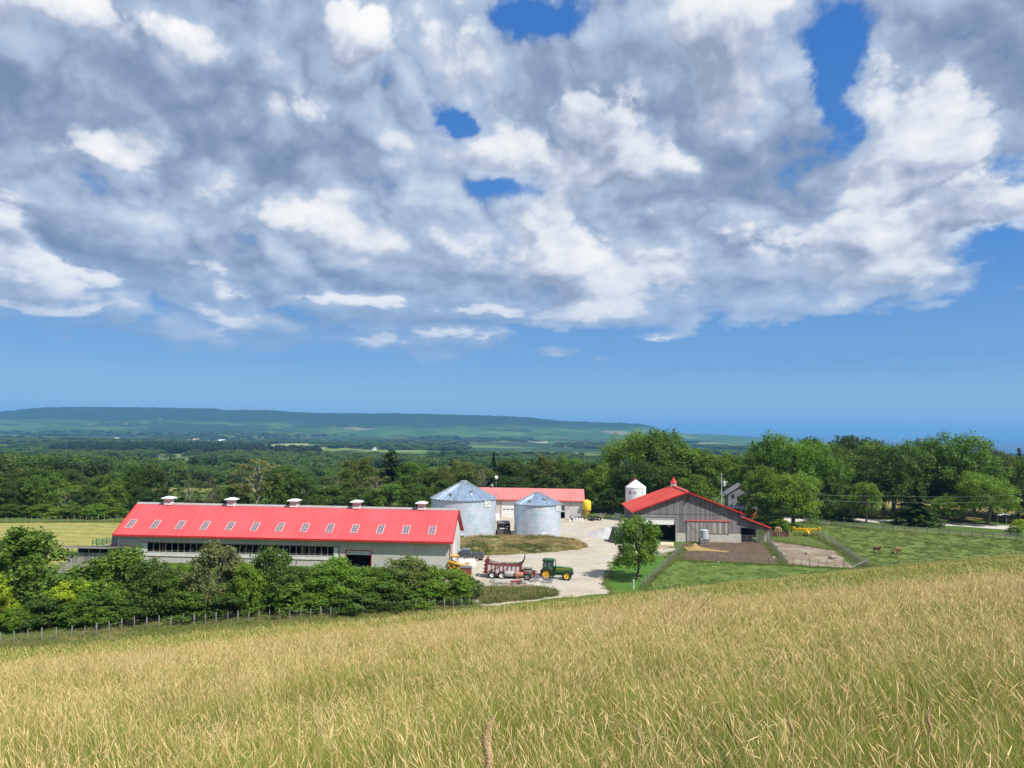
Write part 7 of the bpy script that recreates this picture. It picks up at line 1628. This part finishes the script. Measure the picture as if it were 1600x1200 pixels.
def bank(poly, hmax, m, name, label):
    a = np.array(poly); nx, ny = 80, 50; X, Y = np.meshgrid(np.linspace(a[:, 0].min(), a[:, 0].max(), nx), np.linspace(a[:, 1].min(), a[:, 1].max(), ny)); ins = inpoly(X.ravel(), Y.ravel(), poly).reshape(X.shape)
    dmin = np.full(X.shape, 1e9)
    for i in range(len(poly)):
        p, q_ = np.array(poly[i]), np.array(poly[(i+1) % len(poly)]); d = q_-p; tt = np.clip(((X-p[0])*d[0]+(Y-p[1])*d[1])/(d@d), 0, 1); dmin = np.minimum(dmin, np.hypot(X-p[0]-d[0]*tt, Y-p[1]-d[1]*tt))
    Z = np.where(ins, hmax*(1-np.exp(-dmin/1.8))*(.7+.6*fbm(X*.3, Y*.3, 3)), -.15-.1*np.minimum(dmin, 1))
    V = np.stack([X, Y, Z+.03], -1).reshape(-1, 3); i, j = np.meshgrid(np.arange(ny-1), np.arange(nx-1), indexing='ij'); q_ = (i*nx+j).ravel(); F = np.stack([q_, q_+1, q_+nx+1, q_+nx], 1); keep = ins.ravel()[F].any(1)
    o = link(name, npmesh(name, V, F[keep], [m], smooth=True)); tag(o, label, 'bank', kind='structure')
    def hz(x, y):
        ix = np.clip(((x-X[0, 0])/(X[0, -1]-X[0, 0])*(nx-1)).astype(int), 0, nx-1); iy = np.clip(((y-Y[0, 0])/(Y[-1, 0]-Y[0, 0])*(ny-1)).astype(int), 0, ny-1); return Z[iy, ix]
    return hz
bm_ = sheet_mat('bank_soil', [(.3, (.10, .10, .035)), (.5, (.20, .165, .075)), (.7, (.33, .265, .14))], .9, 8, .7, spots=[(.35, .42, .6, (.075, .10, .025), .8)], bump=.8)
h1 = bank(BANK, 1.25, bm_, 'grassy_bank', 'raised bank of weeds and dry soil in front of the grain bins'); h2 = bank(WEEDP, .35, bm_, 'weedy_bank', 'low weedy patch under the scrap heap')
x, y, rs = inside_pts(BANK, 3000, 5); k = fbm(x*.35, y*.35, 3) > .42; x, y = x[k], y[k]
scatter('bank_weeds', np.stack([x, y, h1(x, y)], 1), np.stack([0*x, 0*x, rs.rand(len(x))*6.28], 1), np.stack([1+.4*rs.rand(len(x))]*2+[.5+.7*rs.rand(len(x))], 1), np.where(vnoise(x*.3+5, y*.3) > .5, rs.randint(0, 3, len(x)), 3+rs.randint(0, 3, len(x))), wsrc+dsrc, 'green and straw weeds growing on the raised bank')
x, y, rs = inside_pts(WEEDP, 1200, 6); k = (y < G(800, 919).y) | (rs.rand(len(x)) < .10); x, y = x[k], y[k]
scatter('bank_weeds', np.stack([x, y, h2(x, y)], 1), np.stack([0*x, 0*x, rs.rand(len(x))*6.28], 1), np.stack([1+.4*rs.rand(len(x))]*2+[.4+.6*rs.rand(len(x))], 1), rs.choice([0, 1, 2, 0, 1, 2, 0, 4], len(x)), [s.copy() for s in wsrc+dsrc], 'green weeds growing round the scrap heap')
# rough grass along fence lines, hedge foot and buildings
ROUGH = grass_mat('rough_grass_blades', (.10, .17, .028), (.21, .28, .055), (.46, .36, .14), (.64, .51, .24), -.15, .3, False)
rsrc = [tuft(100+i, 60, .42, .5, .028, ROUGH, nstem=1, head=.12, headr=.016, dead=.09) for i in range(3)]
def strip_pts(px, n, wid, seed, world=None):
    rs = np.random.RandomState(seed); P = world or along(px, 60); P = np.array(P); i = rs.randint(0, len(P)-1, n); f = rs.rand(n)[:, None]; q_ = P[i]*(1-f)+P[i+1]*f+rs.randn(n, 2)*wid; return q_[:, 0], q_[:, 1], rs
HW = [onslope(a, b_+3) for a, b_ in HP]
X, Y, RS = [], [], None
for px, n, w_, world in (([(1003, 922), (1030, 896), (1052, 875), (1066, 858)], 260, .35, None), ([(1199, 849), (1212, 864), (1226, 882)], 240, .45, None), ([(1262, 836), (1300, 852), (1325, 869), (1356, 888)], 420, .55, None), ([(1062, 876), (1142, 880), (1226, 884), (1352, 891)], 420, .35, None), ([(1256, 817), (1400, 831), (1620, 847)], 500, .3, None), ([(-60, 816.5), (200, 814.5)], 500, 1.0, None), (None, 5200, 1.3, [(a, b_+.6) for a, b_ in HW]), (None, 2600, 1.4, [(a, b_-2.2) for a, b_ in HW]), (None, 2600, 1.0, [(a, b_+2.6) for a, b_ in HW]), ([(1050, 870), (1066, 872)], 60, .8, None), ([(712, 944), (700, 905)], 80, .8, None), ([(885, 810.5), (945, 810)], 60, .4, None), ([(958, 932), (946, 915), (950, 898), (958, 880), (972, 871), (1000, 867), (1040, 867), (1058, 861)], 260, .3, None), ([(1068, 850), (1062, 874)], 40, .3, None), ([(1206, 845), (1306, 860)], 160, .4, None)):
    x, y, rs = strip_pts(px, n, w_, len(X)+40, world); X.append(x); Y.append(y)
x = np.concatenate(X); y = np.concatenate(Y); lay('rough_grass', x, y, np.random.RandomState(77), rsrc, .62, .85, 'rough green grass along the fences and the hedge foot')
# short tufts in the pastures
PAST = grass_mat('pasture_blades', (.075, .13, .022), (.15, .21, .045), (.26, .25, .08), (.34, .30, .12), -.12, .35, False)
psrc = [tuft(110+i, 44, .55, .20, .035, PAST, nstem=0, curl=.7, dead=.06) for i in range(3)]
PP = gpoly([(1004, 930), (1032, 896), (1066, 874), (1150, 880), (1222, 884), (1300, 889), (1332, 900), (1150, 930)], 0); PC = gpoly([(1292, 826), (1330, 824), (1450, 833), (1620, 846), (1700, 853), (1700, 890), (1380, 905), (1350, 888), (1300, 855)], 0)
x1, y1, rs = inside_pts(PP, 2600, 11); x2, y2, rs2 = inside_pts(PC, 15000, 12); x = np.concatenate([x1, x2]); y = np.concatenate([y1, y2]); k = fbm(x*.9, y*.9, 3) > .47; x, y = x[k], y[k]
lay('pasture_tufts', x, y, np.random.RandomState(13), psrc, 1.0, 1.0, 'short uneven green tufts in the paddock and pasture')
